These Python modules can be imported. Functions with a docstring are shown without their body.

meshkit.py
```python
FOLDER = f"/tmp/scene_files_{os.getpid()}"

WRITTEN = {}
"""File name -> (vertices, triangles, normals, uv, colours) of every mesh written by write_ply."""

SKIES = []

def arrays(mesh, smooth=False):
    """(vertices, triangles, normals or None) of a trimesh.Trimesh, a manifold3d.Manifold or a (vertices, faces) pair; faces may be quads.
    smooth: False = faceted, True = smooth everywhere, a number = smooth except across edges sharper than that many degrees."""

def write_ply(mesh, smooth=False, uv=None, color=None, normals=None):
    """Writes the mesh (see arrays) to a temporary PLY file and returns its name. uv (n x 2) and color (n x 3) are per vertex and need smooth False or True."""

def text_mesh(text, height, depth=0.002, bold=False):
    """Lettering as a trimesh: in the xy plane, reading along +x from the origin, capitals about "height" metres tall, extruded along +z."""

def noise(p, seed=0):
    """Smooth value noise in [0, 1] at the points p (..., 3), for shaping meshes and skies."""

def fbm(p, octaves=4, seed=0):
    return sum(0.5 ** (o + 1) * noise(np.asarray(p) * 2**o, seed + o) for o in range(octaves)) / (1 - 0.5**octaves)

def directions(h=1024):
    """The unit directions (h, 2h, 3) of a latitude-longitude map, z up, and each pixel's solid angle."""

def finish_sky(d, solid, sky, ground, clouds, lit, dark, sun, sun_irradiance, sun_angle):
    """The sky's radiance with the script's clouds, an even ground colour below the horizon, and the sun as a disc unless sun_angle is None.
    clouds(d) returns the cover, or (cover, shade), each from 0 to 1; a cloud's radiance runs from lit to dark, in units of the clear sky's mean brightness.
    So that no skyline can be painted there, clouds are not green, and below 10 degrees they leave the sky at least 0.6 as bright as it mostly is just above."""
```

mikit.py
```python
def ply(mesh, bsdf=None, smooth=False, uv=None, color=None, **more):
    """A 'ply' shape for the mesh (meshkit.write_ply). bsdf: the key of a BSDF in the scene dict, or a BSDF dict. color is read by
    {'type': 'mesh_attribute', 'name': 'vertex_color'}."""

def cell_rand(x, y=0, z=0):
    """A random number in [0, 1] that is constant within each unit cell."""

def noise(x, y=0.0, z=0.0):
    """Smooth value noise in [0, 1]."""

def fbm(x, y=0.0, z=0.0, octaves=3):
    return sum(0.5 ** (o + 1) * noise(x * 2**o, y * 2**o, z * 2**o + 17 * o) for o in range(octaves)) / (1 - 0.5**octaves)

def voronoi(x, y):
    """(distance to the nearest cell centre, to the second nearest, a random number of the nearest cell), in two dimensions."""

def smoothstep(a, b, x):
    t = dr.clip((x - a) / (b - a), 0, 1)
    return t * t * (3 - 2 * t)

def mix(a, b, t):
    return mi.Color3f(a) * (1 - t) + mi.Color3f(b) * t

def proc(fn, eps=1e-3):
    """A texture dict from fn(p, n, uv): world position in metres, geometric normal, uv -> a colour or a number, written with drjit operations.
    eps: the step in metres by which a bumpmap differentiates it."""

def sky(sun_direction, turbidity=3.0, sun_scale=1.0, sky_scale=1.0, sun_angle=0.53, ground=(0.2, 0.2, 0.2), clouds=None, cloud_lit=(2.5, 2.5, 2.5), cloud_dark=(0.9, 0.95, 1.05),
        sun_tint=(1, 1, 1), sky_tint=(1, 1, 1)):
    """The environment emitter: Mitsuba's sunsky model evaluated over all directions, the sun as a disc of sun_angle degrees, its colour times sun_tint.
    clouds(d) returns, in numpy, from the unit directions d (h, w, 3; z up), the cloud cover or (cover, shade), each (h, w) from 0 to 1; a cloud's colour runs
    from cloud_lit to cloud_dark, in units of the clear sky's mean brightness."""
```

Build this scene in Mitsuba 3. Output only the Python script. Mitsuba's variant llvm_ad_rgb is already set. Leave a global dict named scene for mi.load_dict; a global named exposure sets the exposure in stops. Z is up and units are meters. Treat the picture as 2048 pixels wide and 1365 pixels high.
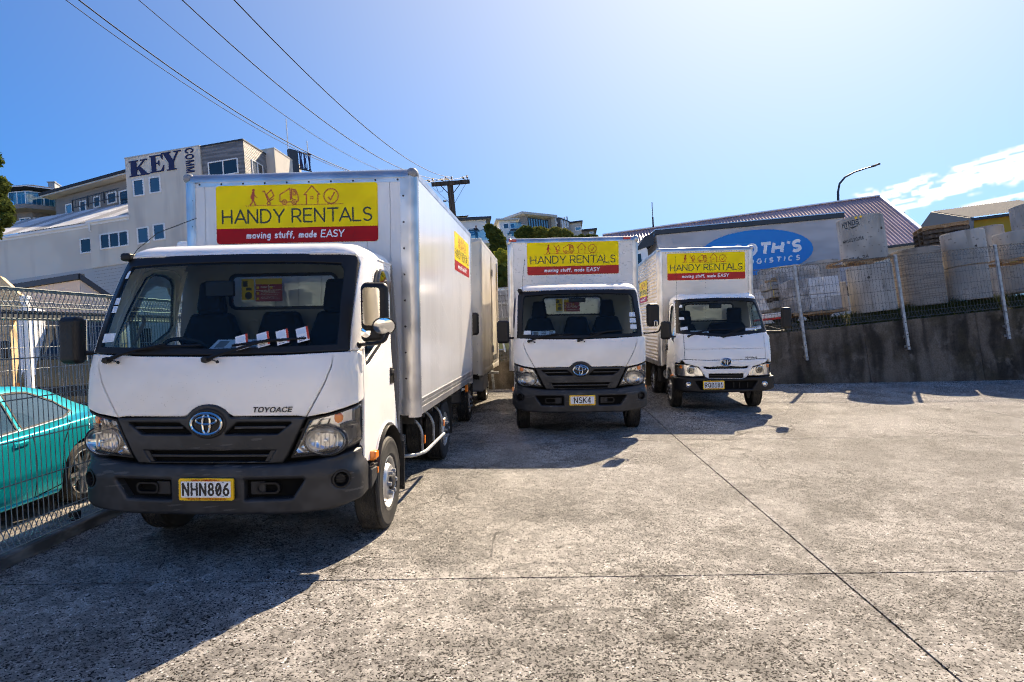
import math, random
import numpy as np, trimesh, shapely, manifold3d
import mapbox_earcut
import drjit as dr
import mitsuba as mi
import mikit, meshkit
from scipy.interpolate import PchipInterpolator
from shapely.geometry import Polygon, LineString, MultiPolygon, box as sbox, Point
from shapely.ops import unary_union

scene = {'type': 'scene'}
labels = {}
T4 = mi.ScalarTransform4f

# ---------------------------------------------------------------- camera, sky, exposure
# The world is plumb (z up).  The parking yard is a sloping plane: YARD takes yard coordinates
# (x right, y away, z along the yard's normal) to the world.
up = np.array([-.091, .085, .992]); up /= np.linalg.norm(up)
_v = np.cross(up, [0, 0, 1.0])
_K = np.array([[0, -_v[2], _v[1]], [_v[2], 0, -_v[0]], [-_v[1], _v[0], 0]])
Q3 = np.eye(3) + _K + _K @ _K / (1 + up[2])
YARD = np.eye(4); YARD[:3, :3] = Q3

def rot(ax, a):
    c, s = math.cos(a), math.sin(a)
    m = np.eye(4)
    i, j = {'x': (1, 2), 'y': (2, 0), 'z': (0, 1)}[ax]
    m[i, i] = c; m[j, j] = c; m[i, j] = -s; m[j, i] = s
    return m

def tr(x, y, z):
    m = np.eye(4); m[:3, 3] = (x, y, z); return m

FOC, PITCH, ROLL, EYE = 1292.0, -.0202, .0138, np.array([0, 0, 1.6057])
CAMR = Q3 @ rot('x', PITCH)[:3, :3] @ rot('y', ROLL)[:3, :3]
EYEW = Q3 @ EYE
_m = np.eye(4); _m[:3, 0] = -CAMR[:, 0]; _m[:3, 1] = CAMR[:, 2]; _m[:3, 2] = CAMR[:, 1]; _m[:3, 3] = EYEW
scene['camera'] = {'type': 'perspective', 'fov': math.degrees(2 * math.atan(1024 / FOC)), 'fov_axis': 'x',
                   'near_clip': .05, 'far_clip': 2000., 'to_world': T4(_m)}
SUN = Q3 @ np.array([1.60, 3.50, 3.10])

def sky_clouds(d):
    """a thin high haze that brightens towards the sun, and cirrus streaks low in the sky"""
    az = np.arctan2(d[..., 0], d[..., 1]); el = np.arcsin(np.clip(d[..., 2], -1, 1))
    u = az * 1.0; v = (el - .07 * az)                       # streaks that rise gently to the right
    w1 = meshkit.fbm(np.stack([u * 9, v * 40, 0 * u + 5.1], -1), 3, 7) - .5
    n = meshkit.fbm(np.stack([u * 15 + 3 * w1, v * 150 + 7 * w1, 0 * u + 3.1], -1), 5, 4) - .5
    fine = meshkit.fbm(np.stack([u * 90 + 3 * w1, v * 420, 0 * u + 1.7], -1), 3, 2) - .5
    da = np.mod(az - .66 + np.pi, 2 * np.pi) - np.pi
    band = np.exp(-np.abs((v - .148 - .014 * w1) / .021) ** 3)
    low = np.exp(-np.abs((v - .114 - .01 * w1) / .006) ** 2) * np.clip((da + .10) / .06, 0, 1) * .75
    far = np.abs(da) > 1.2
    win = np.where(far, .9, np.clip((da + .19) / .06, 0, 1) * np.clip((.50 - da) / .1, 0, 1))
    c = np.maximum(band * 1.02, low) * win + win * np.maximum(band, low) * (3.4 * n + 2.6 * fine) - .45
    c = np.clip(c * 2.6, 0, 1) * .95
    s = SUN / np.linalg.norm(SUN)
    ang = np.degrees(np.arccos(np.clip(d @ s, -1, 1)))
    veil = .68 * np.exp(-(ang / 31.0) ** 1.6)
    return 1 - (1 - c) * (1 - veil)

scene['sky'] = mikit.sky(SUN.tolist(), turbidity=2.0, clouds=sky_clouds, cloud_lit=(4.9, 4.5, 3.9), cloud_dark=(1.2, 1.25, 1.3),
                         sky_tint=(.26, .74, 1.22), sky_scale=.52, sun_tint=(1.0, .995, .985))
exposure = 3.1
# ---------------------------------------------------------------- geometry helpers
def TM(v, f):
    return trimesh.Trimesh(np.asarray(v, float), np.asarray(f, int), process=False)

def cat(*ms):
    ms = [m for m in ms if m is not None]
    return ms[0] if len(ms) == 1 else trimesh.util.concatenate(ms)

def xf(m, M):
    m = m.copy(); m.apply_transform(M); return m

def mv(m, x, y, z):
    m = m.copy(); m.apply_translation((x, y, z)); return m

_BOX_F = np.array([[0, 2, 1], [0, 3, 2], [4, 5, 6], [4, 6, 7], [0, 1, 5], [0, 5, 4], [1, 2, 6], [1, 6, 5], [2, 3, 7], [2, 7, 6], [3, 0, 4], [3, 4, 7]])

def bx(x0, x1, y0, y1, z0, z1, c=0):
    """an axis-aligned box between two corners, chamfered by c"""
    x0, x1 = sorted((x0, x1)); y0, y1 = sorted((y0, y1)); z0, z1 = sorted((z0, z1))
    if c <= 0:
        v = [(x0, y0, z0), (x1, y0, z0), (x1, y1, z0), (x0, y1, z0), (x0, y0, z1), (x1, y0, z1), (x1, y1, z1), (x0, y1, z1)]
        return TM(v, _BOX_F)
    c = min(c, (x1 - x0) * .45, (y1 - y0) * .45, (z1 - z0) * .45)
    p = []
    for z, i in ((z0, c), (z0 + c, 0), (z1 - c, 0), (z1, c)):
        for X, sx in ((x0, 1), (x1, -1)):
            for Y, sy in ((y0, 1), (y1, -1)):
                if i:
                    p.append((X + sx * c, Y + sy * c, z))
                else:
                    p += [(X + sx * c, Y, z), (X, Y + sy * c, z)]
    return trimesh.Trimesh(p).convex_hull

def hullm(pts):
    return trimesh.Trimesh(np.asarray(pts, float)).convex_hull

def rbox(x0, x1, y0, y1, z0, z1, r, n=2):
    """a rounded box: the hull of eight small balls"""
    s = trimesh.creation.icosphere(n, r).vertices
    r = min(r, abs(x1 - x0) / 2, abs(y1 - y0) / 2, abs(z1 - z0) / 2)
    s = s * (r / np.linalg.norm(s[0]))
    return hullm(np.vstack([s + (x, y, z) for x in (min(x0, x1) + r, max(x0, x1) - r) for y in (min(y0, y1) + r, max(y0, y1) - r) for z in (min(z0, z1) + r, max(z0, z1) - r)]))

def tube(pts, r, sides=8, closed=False, cap=True):
    p = np.asarray(pts, float)
    n = len(p)
    if closed:
        t = np.roll(p, -1, 0) - np.roll(p, 1, 0)
    else:
        t = np.gradient(p, axis=0)
    t /= np.linalg.norm(t, axis=1, keepdims=True) + 1e-12
    a = np.cross(t[0], [0, 0, 1.0] if abs(t[0][2]) < .9 else [1.0, 0, 0]); a /= np.linalg.norm(a)
    A = [a]
    for i in range(1, n):
        a = A[-1] - t[i] * (A[-1] @ t[i]); A.append(a / np.linalg.norm(a))
    A = np.array(A); B = np.cross(t, A)
    th = np.arange(sides) * 2 * np.pi / sides
    R = np.broadcast_to(r, (n,))[:, None, None]
    v = p[:, None] + R * (np.cos(th)[None, :, None] * A[:, None] + np.sin(th)[None, :, None] * B[:, None])
    v = v.reshape(-1, 3)
    m = n if closed else n - 1
    i, j = np.meshgrid(np.arange(m), np.arange(sides), indexing='ij')
    i2 = (i + 1) % n; j2 = (j + 1) % sides
    q = np.stack([i * sides + j, i * sides + j2, i2 * sides + j2, i2 * sides + j], -1).reshape(-1, 4)
    f = np.vstack([q[:, [0, 1, 2]], q[:, [0, 2, 3]]])
    if cap and not closed:
        v = np.vstack([v, p[:1], p[-1:]]); k = n * sides
        jj = np.arange(sides); j2 = (jj + 1) % sides
        f = np.vstack([f, np.stack([j2, jj, np.full(sides, k)], -1), np.stack([(n - 1) * sides + jj, (n - 1) * sides + j2, np.full(sides, k + 1)], -1)])
    return TM(v, f)

def bend(pts, r, n=5):
    """a polyline with rounded corners"""
    p = [np.asarray(q, float) for q in pts]; out = [p[0]]
    for a, b, c in zip(p, p[1:], p[2:]):
        u, w = a - b, c - b
        lu, lw = np.linalg.norm(u), np.linalg.norm(w)
        d = min(r, lu * .45, lw * .45)
        A, B = b + u / lu * d, b + w / lw * d
        for t in np.linspace(0, 1, n):
            out.append((1 - t) ** 2 * A + 2 * t * (1 - t) * b + t * t * B)
    out.append(p[-1]); return np.array(out)

def lathe(prof, n=32, axis='z'):
    """revolve (r, h) about an axis"""
    pr = np.asarray(prof, float); th = np.arange(n) * 2 * np.pi / n
    v = np.stack([pr[:, None, 0] * np.cos(th), pr[:, None, 0] * np.sin(th), np.repeat(pr[:, 1:2], n, 1)], -1).reshape(-1, 3)
    i, j = np.meshgrid(np.arange(len(pr) - 1), np.arange(n), indexing='ij'); j2 = (j + 1) % n
    q = np.stack([i * n + j, i * n + j2, (i + 1) * n + j2, (i + 1) * n + j], -1).reshape(-1, 4)
    if axis == 'x': v = v[:, [2, 0, 1]]
    if axis == 'y': v = v[:, [1, 2, 0]]
    return TM(v, np.vstack([q[:, [0, 1, 2]], q[:, [0, 2, 3]]]))

def polys(g):
    if g.is_empty: return []
    return [p for p in (g.geoms if hasattr(g, 'geoms') else [g]) if isinstance(p, Polygon) and p.area > 1e-9] if not isinstance(g, Polygon) else [g]

def tri2(p):
    rings = [np.array(p.exterior.coords)[:-1]] + [np.array(h.coords)[:-1] for h in p.interiors]
    v = np.vstack(rings)
    return v, mapbox_earcut.triangulate_float64(v, np.cumsum([len(r) for r in rings]).astype(np.uint32)).reshape(-1, 3)

def ext(g, h0, h1, plane='xz'):
    """extrude a shapely polygon.  plane 'xz': between y=h0 and h1; 'yz': x; 'xy': z"""
    ms = []
    for p in polys(g):
        p = shapely.geometry.polygon.orient(p)
        v, f = tri2(p)
        n = len(v)
        # orientation of earcut is ccw or cw: normalise
        a = v[f[0]]
        if (a[1][0] - a[0][0]) * (a[2][1] - a[0][1]) - (a[1][1] - a[0][1]) * (a[2][0] - a[0][0]) < 0: f = f[:, ::-1]
        V = np.vstack([np.c_[v, np.full(n, h0)], np.c_[v, np.full(n, h1)]])
        Fs = [f[:, ::-1], f + n]; o = 0
        for r in [p.exterior] + list(p.interiors):
            k = len(r.coords) - 1; i = np.arange(k); j = (i + 1) % k
            Fs += [np.stack([o + i, o + j, n + o + j], -1), np.stack([o + i, n + o + j, n + o + i], -1)]; o += k
        Fm = np.vstack(Fs)
        if h1 < h0: Fm = Fm[:, ::-1]
        if plane == 'xz': V = np.stack([V[:, 0], V[:, 2], V[:, 1]], -1); Fm = Fm[:, ::-1]
        if plane == 'yz': V = V[:, [2, 0, 1]]
        ms.append(TM(V, Fm))
    return cat(*ms)

def rrect(x0, x1, y0, y1, r, n=4):
    r = min(r, abs(x1 - x0) * .49, abs(y1 - y0) * .49)
    return sbox(min(x0, x1) + r, min(y0, y1) + r, max(x0, x1) - r, max(y0, y1) - r).buffer(r, quad_segs=n)

def ell(cx, cy, rx, ry, n=32):
    t = np.arange(n) * 2 * np.pi / n
    return Polygon(np.c_[cx + rx * np.cos(t), cy + ry * np.sin(t)])

def strip(pts, w, cap=2):
    return LineString(pts).buffer(w / 2, cap_style=cap, join_style=1, quad_segs=3)

# ---------------------------------------------------------------- lettering from strokes
def arc(cx, cy, rx, ry, a0, a1, n=9):
    t = np.radians(np.linspace(a0, a1, n))
    return [(cx + rx * math.cos(a), cy + ry * math.sin(a)) for a in t]

GLYPH = {  # name: (advance, strokes); capitals 1 high
    'H': (.86, [[(0, 0), (0, 1)], [(.72, 0), (.72, 1)], [(0, .5), (.72, .5)]]),
    'A': (.92, [[(0, 0), (.44, 1), (.88, 0)], [(.14, .31), (.74, .31)]]),
    'N': (.90, [[(0, 0), (0, 1), (.74, 0), (.74, 1)]]),
    'D': (.92, [[(0, 0), (0, 1), (.3, 1)] + arc(.3, .5, .48, .5, 90, -90) + [(0, 0)]]),
    'Y': (.80, [[(0, 1), (.4, .42), (.8, 1)], [(.4, .42), (.4, 0)]]),
    'R': (.80, [[(0, 0), (0, 1), (.34, 1)] + arc(.36, .71, .3, .29, 90, -90) + [(0, .42)], [(.36, .42), (.68, 0)]]),
    'E': (.74, [[(.6, 1), (0, 1), (0, 0), (.62, 0)], [(0, .51), (.54, .51)]]),
    'T': (.80, [[(0, 1), (.8, 1)], [(.4, 1), (.4, 0)]]),
    'L': (.68, [[(0, 1), (0, 0), (.58, 0)]]),
    'S': (.72, [arc(.33, .75, .28, .25, 35, 270) + arc(.33, .25, .31, .25, 90, -145)]),
    'K': (.78, [[(0, 0), (0, 1)], [(.66, 1), (0, .38)], [(.2, .56), (.68, 0)]]),
    'B': (.78, [[(0, 0), (0, 1), (.34, 1)] + arc(.36, .755, .26, .245, 90, -90) + [(0, .51)], [(.34, .51)] + arc(.36, .255, .32, .255, 90, -90) + [(0, 0)]]),
    'Q': (.86, [arc(.36, .5, .36, .5, 0, 360, 24), [(.42, .26), (.72, -.06)]]),
    '0': (.74, [arc(.31, .5, .31, .5, 0, 360, 24), [(.12, .2), (.5, .8)]]),
    '8': (.74, [arc(.31, .75, .26, .25, 0, 360, 18), arc(.31, .25, .31, .25, 0, 360, 18)]),
    '6': (.74, [arc(.31, .28, .31, .28, 0, 360, 18), [(.52, .98), (.2, .74)] + arc(.34, .3, .34, .34, 130, 190, 5)]),
    '4': (.76, [[(.5, 0), (.5, 1), (0, .3), (.68, .3)]]),
    '1': (.58, [[(.06, .78), (.27, 1), (.27, 0)], [(.04, 0), (.5, 0)]]),
    'm': (.80, [[(0, 0), (.02, .55)], [(.02, .35), (.14, .55), (.28, .52), (.32, 0)], [(.32, .36), (.44, .55), (.58, .5), (.62, 0)]]),
    'o': (.56, [arc(.22, .28, .22, .28, 0, 360, 16)]),
    'v': (.50, [[(0, .55), (.2, 0), (.4, .57)]]),
    'i': (.24, [[(.06, 0), (.06, .54)], [(.06, .80), (.065, .82)]]),
    'n': (.54, [[(0, 0), (.02, .55)], [(.02, .34), (.16, .55), (.34, .5), (.38, 0)]]),
    'g': (.56, [arc(.21, .29, .2, .26, 20, 340, 14), [(.42, .56), (.42, -.1)] + arc(.22, -.12, .2, .2, 0, -140, 7)]),
    's': (.46, [arc(.19, .42, .16, .14, 40, 270, 8) + arc(.19, .14, .18, .14, 90, -140, 8)]),
    't': (.42, [[(.18, .86), (.18, .06), (.32, 0)], [(0, .54), (.36, .56)]]),
    'u': (.54, [[(0, .55), (.02, .14), (.16, 0), (.34, .14)], [(.38, .56), (.38, 0)]]),
    'f': (.42, [[(.36, .88), (.24, .92), (.14, .74), (.14, -.04)], [(0, .5), (.34, .53)]]),
    ',': (.28, [[(.1, .06), (.02, -.16)]]),
    'a': (.56, [arc(.21, .27, .2, .26, 20, 340, 14), [(.42, .55), (.42, 0)]]),
    'd': (.56, [arc(.21, .27, .2, .26, 20, 340, 14), [(.42, .95), (.42, 0)]]),
    'e': (.54, [[(.04, .28), (.4, .32)] + arc(.22, .28, .19, .27, 10, 320, 12)]),
    ' ': (.40, []),
}

def stroke_text(s, x0, y0, width, height, weight, slant=0.0, gap=.12, words=False, square=False):
    """shapely outline of the text, fitted to a box"""
    x = 0; lines = []; wd = 0
    for ch in s:
        adv, st = GLYPH[ch]
        wd += ch == ' '
        for l in st:
            lines.append((wd, [(x + a + slant * b, b) for a, b in l]))
        x += adv + gap
    tot = x - gap - .1
    sx, sy = width / tot, height
    U = lambda k: unary_union([LineString([(x0 + a * sx, y0 + b * sy) for a, b in l]).buffer(weight / 2, quad_segs=3, cap_style=2 if square else 1, join_style=2 if square else 1) for q, l in lines if k is None or q == k])
    return [U(k) for k in range(wd + 1)] if words else U(None)

def font_text(s, x0, y0, width, height, bold=True, shear=0.0, depth=.002):
    """Inter lettering as a flat plate in x,z at y from 0 to -depth, fitted to a box"""
    m = meshkit.text_mesh(s, 1.0, 1.0, bold)
    v = m.vertices.copy(); lo, hi = v.min(0), v.max(0)
    z = (v[:, 1] - 0) / 1.0 * height
    x = (v[:, 0] - lo[0]) / (hi[0] - lo[0]) * width
    return TM(np.c_[x0 + x + shear * z, -v[:, 2] * depth, y0 + z], m.faces[:, ::1])

# ---------------------------------------------------------------- scene helpers
_taken = {}
def num(name):
    n = _taken.get(name, -1) + 1; _taken[name] = n
    return name if n == 0 else f'{name}_{n:03d}'

def P(mesh, mat, smooth=30, **kw):
    return mikit.ply(mesh, mat, smooth, **kw)

def put(key, shape, M=None):
    scene[key] = shape if M is None else {**shape, 'to_world': T4(M)}
    return key

def lab(key, label=None, cat=None, group=None, kind=None):
    d = labels.setdefault(key, {})
    for k, v in (('label', label), ('category', cat), ('group', group), ('kind', kind)):
        if v: d[k] = v

class Kit(list):
    """the parts of a thing: (name under the thing, shape, label, kind); repeats take numbers"""
    def __init__(self): super().__init__(); self.names = {}; self.off = None
    def add(self, name, mesh, mat, smooth=30, label=None, kind=None):
        n = self.names.get(name, -1) + 1; self.names[name] = n
        k = name if n == 0 else f'{name}_{n:03d}'
        s = P(mesh, mat, smooth)
        self.append((k, s if self.off is None else (s, self.off), label, kind)); return k
    def share(self, name, shape, M, label=None, kind=None):
        n = self.names.get(name, -1) + 1; self.names[name] = n
        k = name if n == 0 else f'{name}_{n:03d}'
        self.append((k, (shape, M), label, kind)); return k
    def build(self, name, M, label, cat, group=None):
        key = num(name); lab(key, label, cat, group)
        for k, s, l, kind in self:
            if isinstance(s, tuple): s, m = s; m = M @ m
            else: m = M
            put(f'{key}__{k}', s, m)
            if l or kind: lab(f'{key}__{k}', l, kind=kind)
        return key

def solo(name, mesh, mat, label, cat, M=None, smooth=30, group=None, kind=None):
    key = put(num(name), P(mesh, mat, smooth), M)
    lab(key, label, cat, group, kind); return key

def ground_pt(px, py, zy=0.0):
    """where the sight line of a pixel meets the yard plane z=zy (yard coordinates)"""
    d = rot('x', PITCH)[:3, :3] @ rot('y', ROLL)[:3, :3] @ np.array([(px - 1024) / FOC, 1, -(py - 682.5) / FOC])
    return EYE + d * ((zy - EYE[2]) / d[2])

def sight(px, py):
    return CAMR @ np.array([(px - 1024) / FOC, 1, -(py - 682.5) / FOC])

def at(px, py, Y):
    d = sight(px, py); return EYEW + d * ((Y - EYEW[1]) / d[1])

def at_z(px, py, z):
    d = sight(px, py); return EYEW + d * ((z - EYEW[2]) / d[2])

class Face:
    """a plumb facade: origin on the sight line of a pixel at distance Y, u along the wall, v up, w out of the wall towards the viewer"""
    def __init__(self, px, py, Y, deg, base=None):
        self.o = at(px, py, Y) if base is None else np.asarray(base, float)
        a = math.radians(deg)
        self.u = np.array([math.cos(a), math.sin(a), 0]); self.w = np.array([math.sin(a), -math.cos(a), 0])
        self.M = np.eye(4); self.M[:3, 0] = self.u; self.M[:3, 1] = -self.w; self.M[:3, 2] = (0, 0, 1); self.M[:3, 3] = self.o
    def uv(self, px, py, w=0.0):
        d = sight(px, py); t = ((self.o - EYEW) @ self.w + w) / (d @ self.w)
        q = EYEW + d * t - self.o
        return float(q @ self.u), float(q[2])
# ---------------------------------------------------------------- materials
def mat(name, d, two=True):
    scene[name] = {'type': 'twosided', 'bsdf': d} if two else d

def rgb(c): return {'type': 'rgb', 'value': [float(x) for x in (c if hasattr(c, '__len__') else (c, c, c))]}

def prin(name, c, rough=.5, metal=0., spec=.5, coat=0., coatg=.9, tex=None, roughtex=None, bump=None, bscale=.01, two=True, **kw):
    d = {'type': 'principled', 'base_color': mikit.proc(tex) if tex else rgb(c), 'roughness': mikit.proc(roughtex) if roughtex else rough, 'metallic': metal, 'specular': spec, **kw}
    if coat: d['clearcoat'] = coat; d['clearcoat_gloss'] = coatg
    if bump: d = {'type': 'bumpmap', 'bsdf': d, 'arbitrary': mikit.proc(bump, 2e-3), 'scale': bscale}
    mat(name, d, two)

N, FB, VO, SS, MIX = mikit.noise, mikit.fbm, mikit.voronoi, mikit.smoothstep, mikit.mix

def t_white(p, n, uv):
    a = FB(p.x * 2.3, p.y * 2.3, p.z * 2.3, 4)
    s = SS(.88, .93, N(p.x * 120, p.y * 120, p.z * 120)) * SS(.5, .75, N(p.x * 4 + 9, p.y * 4, p.z * 4))
    return MIX(MIX((.84, .805, .75), (.76, .725, .67), SS(.40, .68, a)), (.32, .29, .25), s * .55)
prin('white_paint', .8, .34, spec=.5, coat=.8, coatg=.93, tex=t_white)
prin('clean_white', (.80, .80, .79), .3, coat=.6)
prin('grey_plastic', (.038, .041, .046), .50, tex=lambda p, n, uv: MIX(MIX((.014, .015, .017), (.030, .031, .034), SS(.4, .7, FB(p.x * 6, p.y * 6, p.z * 6, 3))), (.075, .075, .072), SS(.72, .80, N(p.x * 9 + p.z * 4, p.y * 9, p.z * 60)) * SS(.55, .7, N(p.x * 3, p.y * 3, p.z * 3)) * .6))
prin('black_plastic', (.012, .012, .013), .45, spec=.3)
prin('dark_void', (.006, .006, .006), .9, spec=.1)
prin('rubber', (.022, .022, .022), .75, tex=lambda p, n, uv: MIX((.014, .014, .014), (.036, .034, .031), SS(.42, .75, FB(p.x * 9, p.y * 9, p.z * 9, 3))))
prin('chassis_black', (.018, .018, .019), .6)
prin('chrome', (.72, .73, .74), .07, 1.)
prin('mirror_glass', (.9, .92, .93), .02, 1.)
prin('silver_paint', (.55, .55, .54), .38, .7)
prin('bright_steel', (.62, .62, .60), .3, .9)
prin('seat_cloth', (.018, .019, .023), .9, spec=.2)
prin('cab_lining', (.22, .21, .195), .7, spec=.2)
prin('dash_plastic', (.02, .021, .024), .7)
prin('amber_lens', (.78, .20, .01), .15, coat=1.)
prin('red_lens', (.45, .01, .01), .15, coat=1.)
mat('window_sheet', {'type': 'thindielectric', 'int_ior': 1.2, 'specular_transmittance': rgb((.62, .71, .72))}, False)
mat('side_sheet', {'type': 'thindielectric', 'int_ior': 1.35, 'specular_transmittance': rgb((.66, .84, .80))}, False)
mat('clear_sheet', {'type': 'thindielectric', 'int_ior': 1.5}, False)
mat('smoke_sheet', {'type': 'thindielectric', 'int_ior': 1.52, 'specular_transmittance': rgb((.30, .26, .27))}, False)
mat('balcony_glass', {'type': 'thindielectric', 'int_ior': 1.5, 'specular_transmittance': rgb((.62, .80, .86))}, False)
# box bodies
def t_alu(p, n, uv):
    u = p.x * .7 + p.y
    g = N(u * 90, p.z * .7) * .5 + N(u * 330, p.z * 1.5) * .5
    st = SS(.45, .75, FB(u * 3, p.z * .8, 3.3, 4))
    sc = SS(.80, .84, N(u * 2 + p.z * 5, p.z * 90 + u * 30)) * SS(.55, .7, N(u * 2, p.z * 2, 4.))
    return MIX(MIX((.82, .825, .83), (.66, .66, .66), st * .5 + g * .3), (.85, .85, .85), sc * .6)
prin('brushed_alloy', .6, .20, .42, tex=t_alu, bump=lambda p, n, uv: N((p.x * .7 + p.y) * 28, 1.5, 2.) * .6 + N((p.x * .7 + p.y) * 2.2, p.z * 1.2, 2.) * 1.5, bscale=.0016)
prin('front_alloy', .7, .38, .08, tex=lambda p, n, uv: MIX((.76, .755, .745), (.62, .615, .60), SS(.38, .72, FB(p.x * 2.1, p.y * 2.1, p.z * 1.1, 4)) * .7 + .3 * N(p.x * 60, p.y * 60, p.z * 1.5)))
def t_grp(p, n, uv):
    sp = SS(.64, .73, FB(p.x * 36, p.y * 36, p.z * 36, 3)); sw = SS(.6, .72, FB(p.x * 14 + 5, p.y * 14, p.z * 14, 4))
    big = FB(p.x * 1.7, p.y * 1.7, p.z * 1.7, 3)
    return MIX(MIX(MIX((.84, .80, .745), (.72, .69, .635), SS(.35, .65, big)), (.82, .81, .79), sw * .45), (.36, .345, .32), sp * .5)
prin('weathered_panel', .5, .45, .05, tex=t_grp)
def t_cream(p, n, uv):
    return MIX((.60, .57, .50), (.48, .45, .38), SS(.4, .7, FB(p.x * 2, p.y * 2, p.z * 1.2, 4)))
prin('pale_panel', .6, .35, .1, coat=.3, tex=t_cream)
prin('bare_alloy', .5, .35, .12, tex=lambda p, n, uv: MIX((.78, .72, .63), (.62, .57, .49), SS(.35, .7, FB(p.x * 1.5, p.y * 1.5, p.z * 2.5, 4)) * .8 + .2 * N(p.x * 9, p.y * 9, p.z * 60)))
prin('rail_alloy', (.60, .60, .61), .26, .72, tex=lambda p, n, uv: MIX((.62, .62, .63), (.46, .46, .47), SS(.35, .7, FB(p.x * 5, p.y * 5, p.z * 5, 3))))
prin('grey_cap', (.22, .23, .25), .45)
# print
def t_yel(p, n, uv): return MIX((.96, .72, .0), (.88, .65, .0), SS(.4, .7, FB(p.x * 6, p.y * 6, p.z * 6, 3)))
prin('yellow_print', .6, .4, spec=.15, tex=t_yel)
prin('red_print', (.40, .004, .010), .4, spec=.15)
prin('brick_print', (.44, .030, .026), .4, spec=.15)
prin('black_print', (.012, .012, .012), .35)
prin('icon_print', (.42, .05, .01), .35)
prin('white_print', (.80, .80, .80), .4)
prin('paper', (.62, .68, .74), .8)
prin('receipt_paper', (.78, .78, .78), .8)
prin('receipt_band', (.55, .06, .03), .8)
prin('poster_maroon', (.26, .03, .06), .5)
prin('poster_yellow', (.55, .42, .01), .5)
prin('plate_yellow', (.85, .50, .004), .3, coat=.5)
prin('navy_paint', (.012, .016, .075), .6)
prin('blue_print', (.012, .20, .58), .5)
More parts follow.
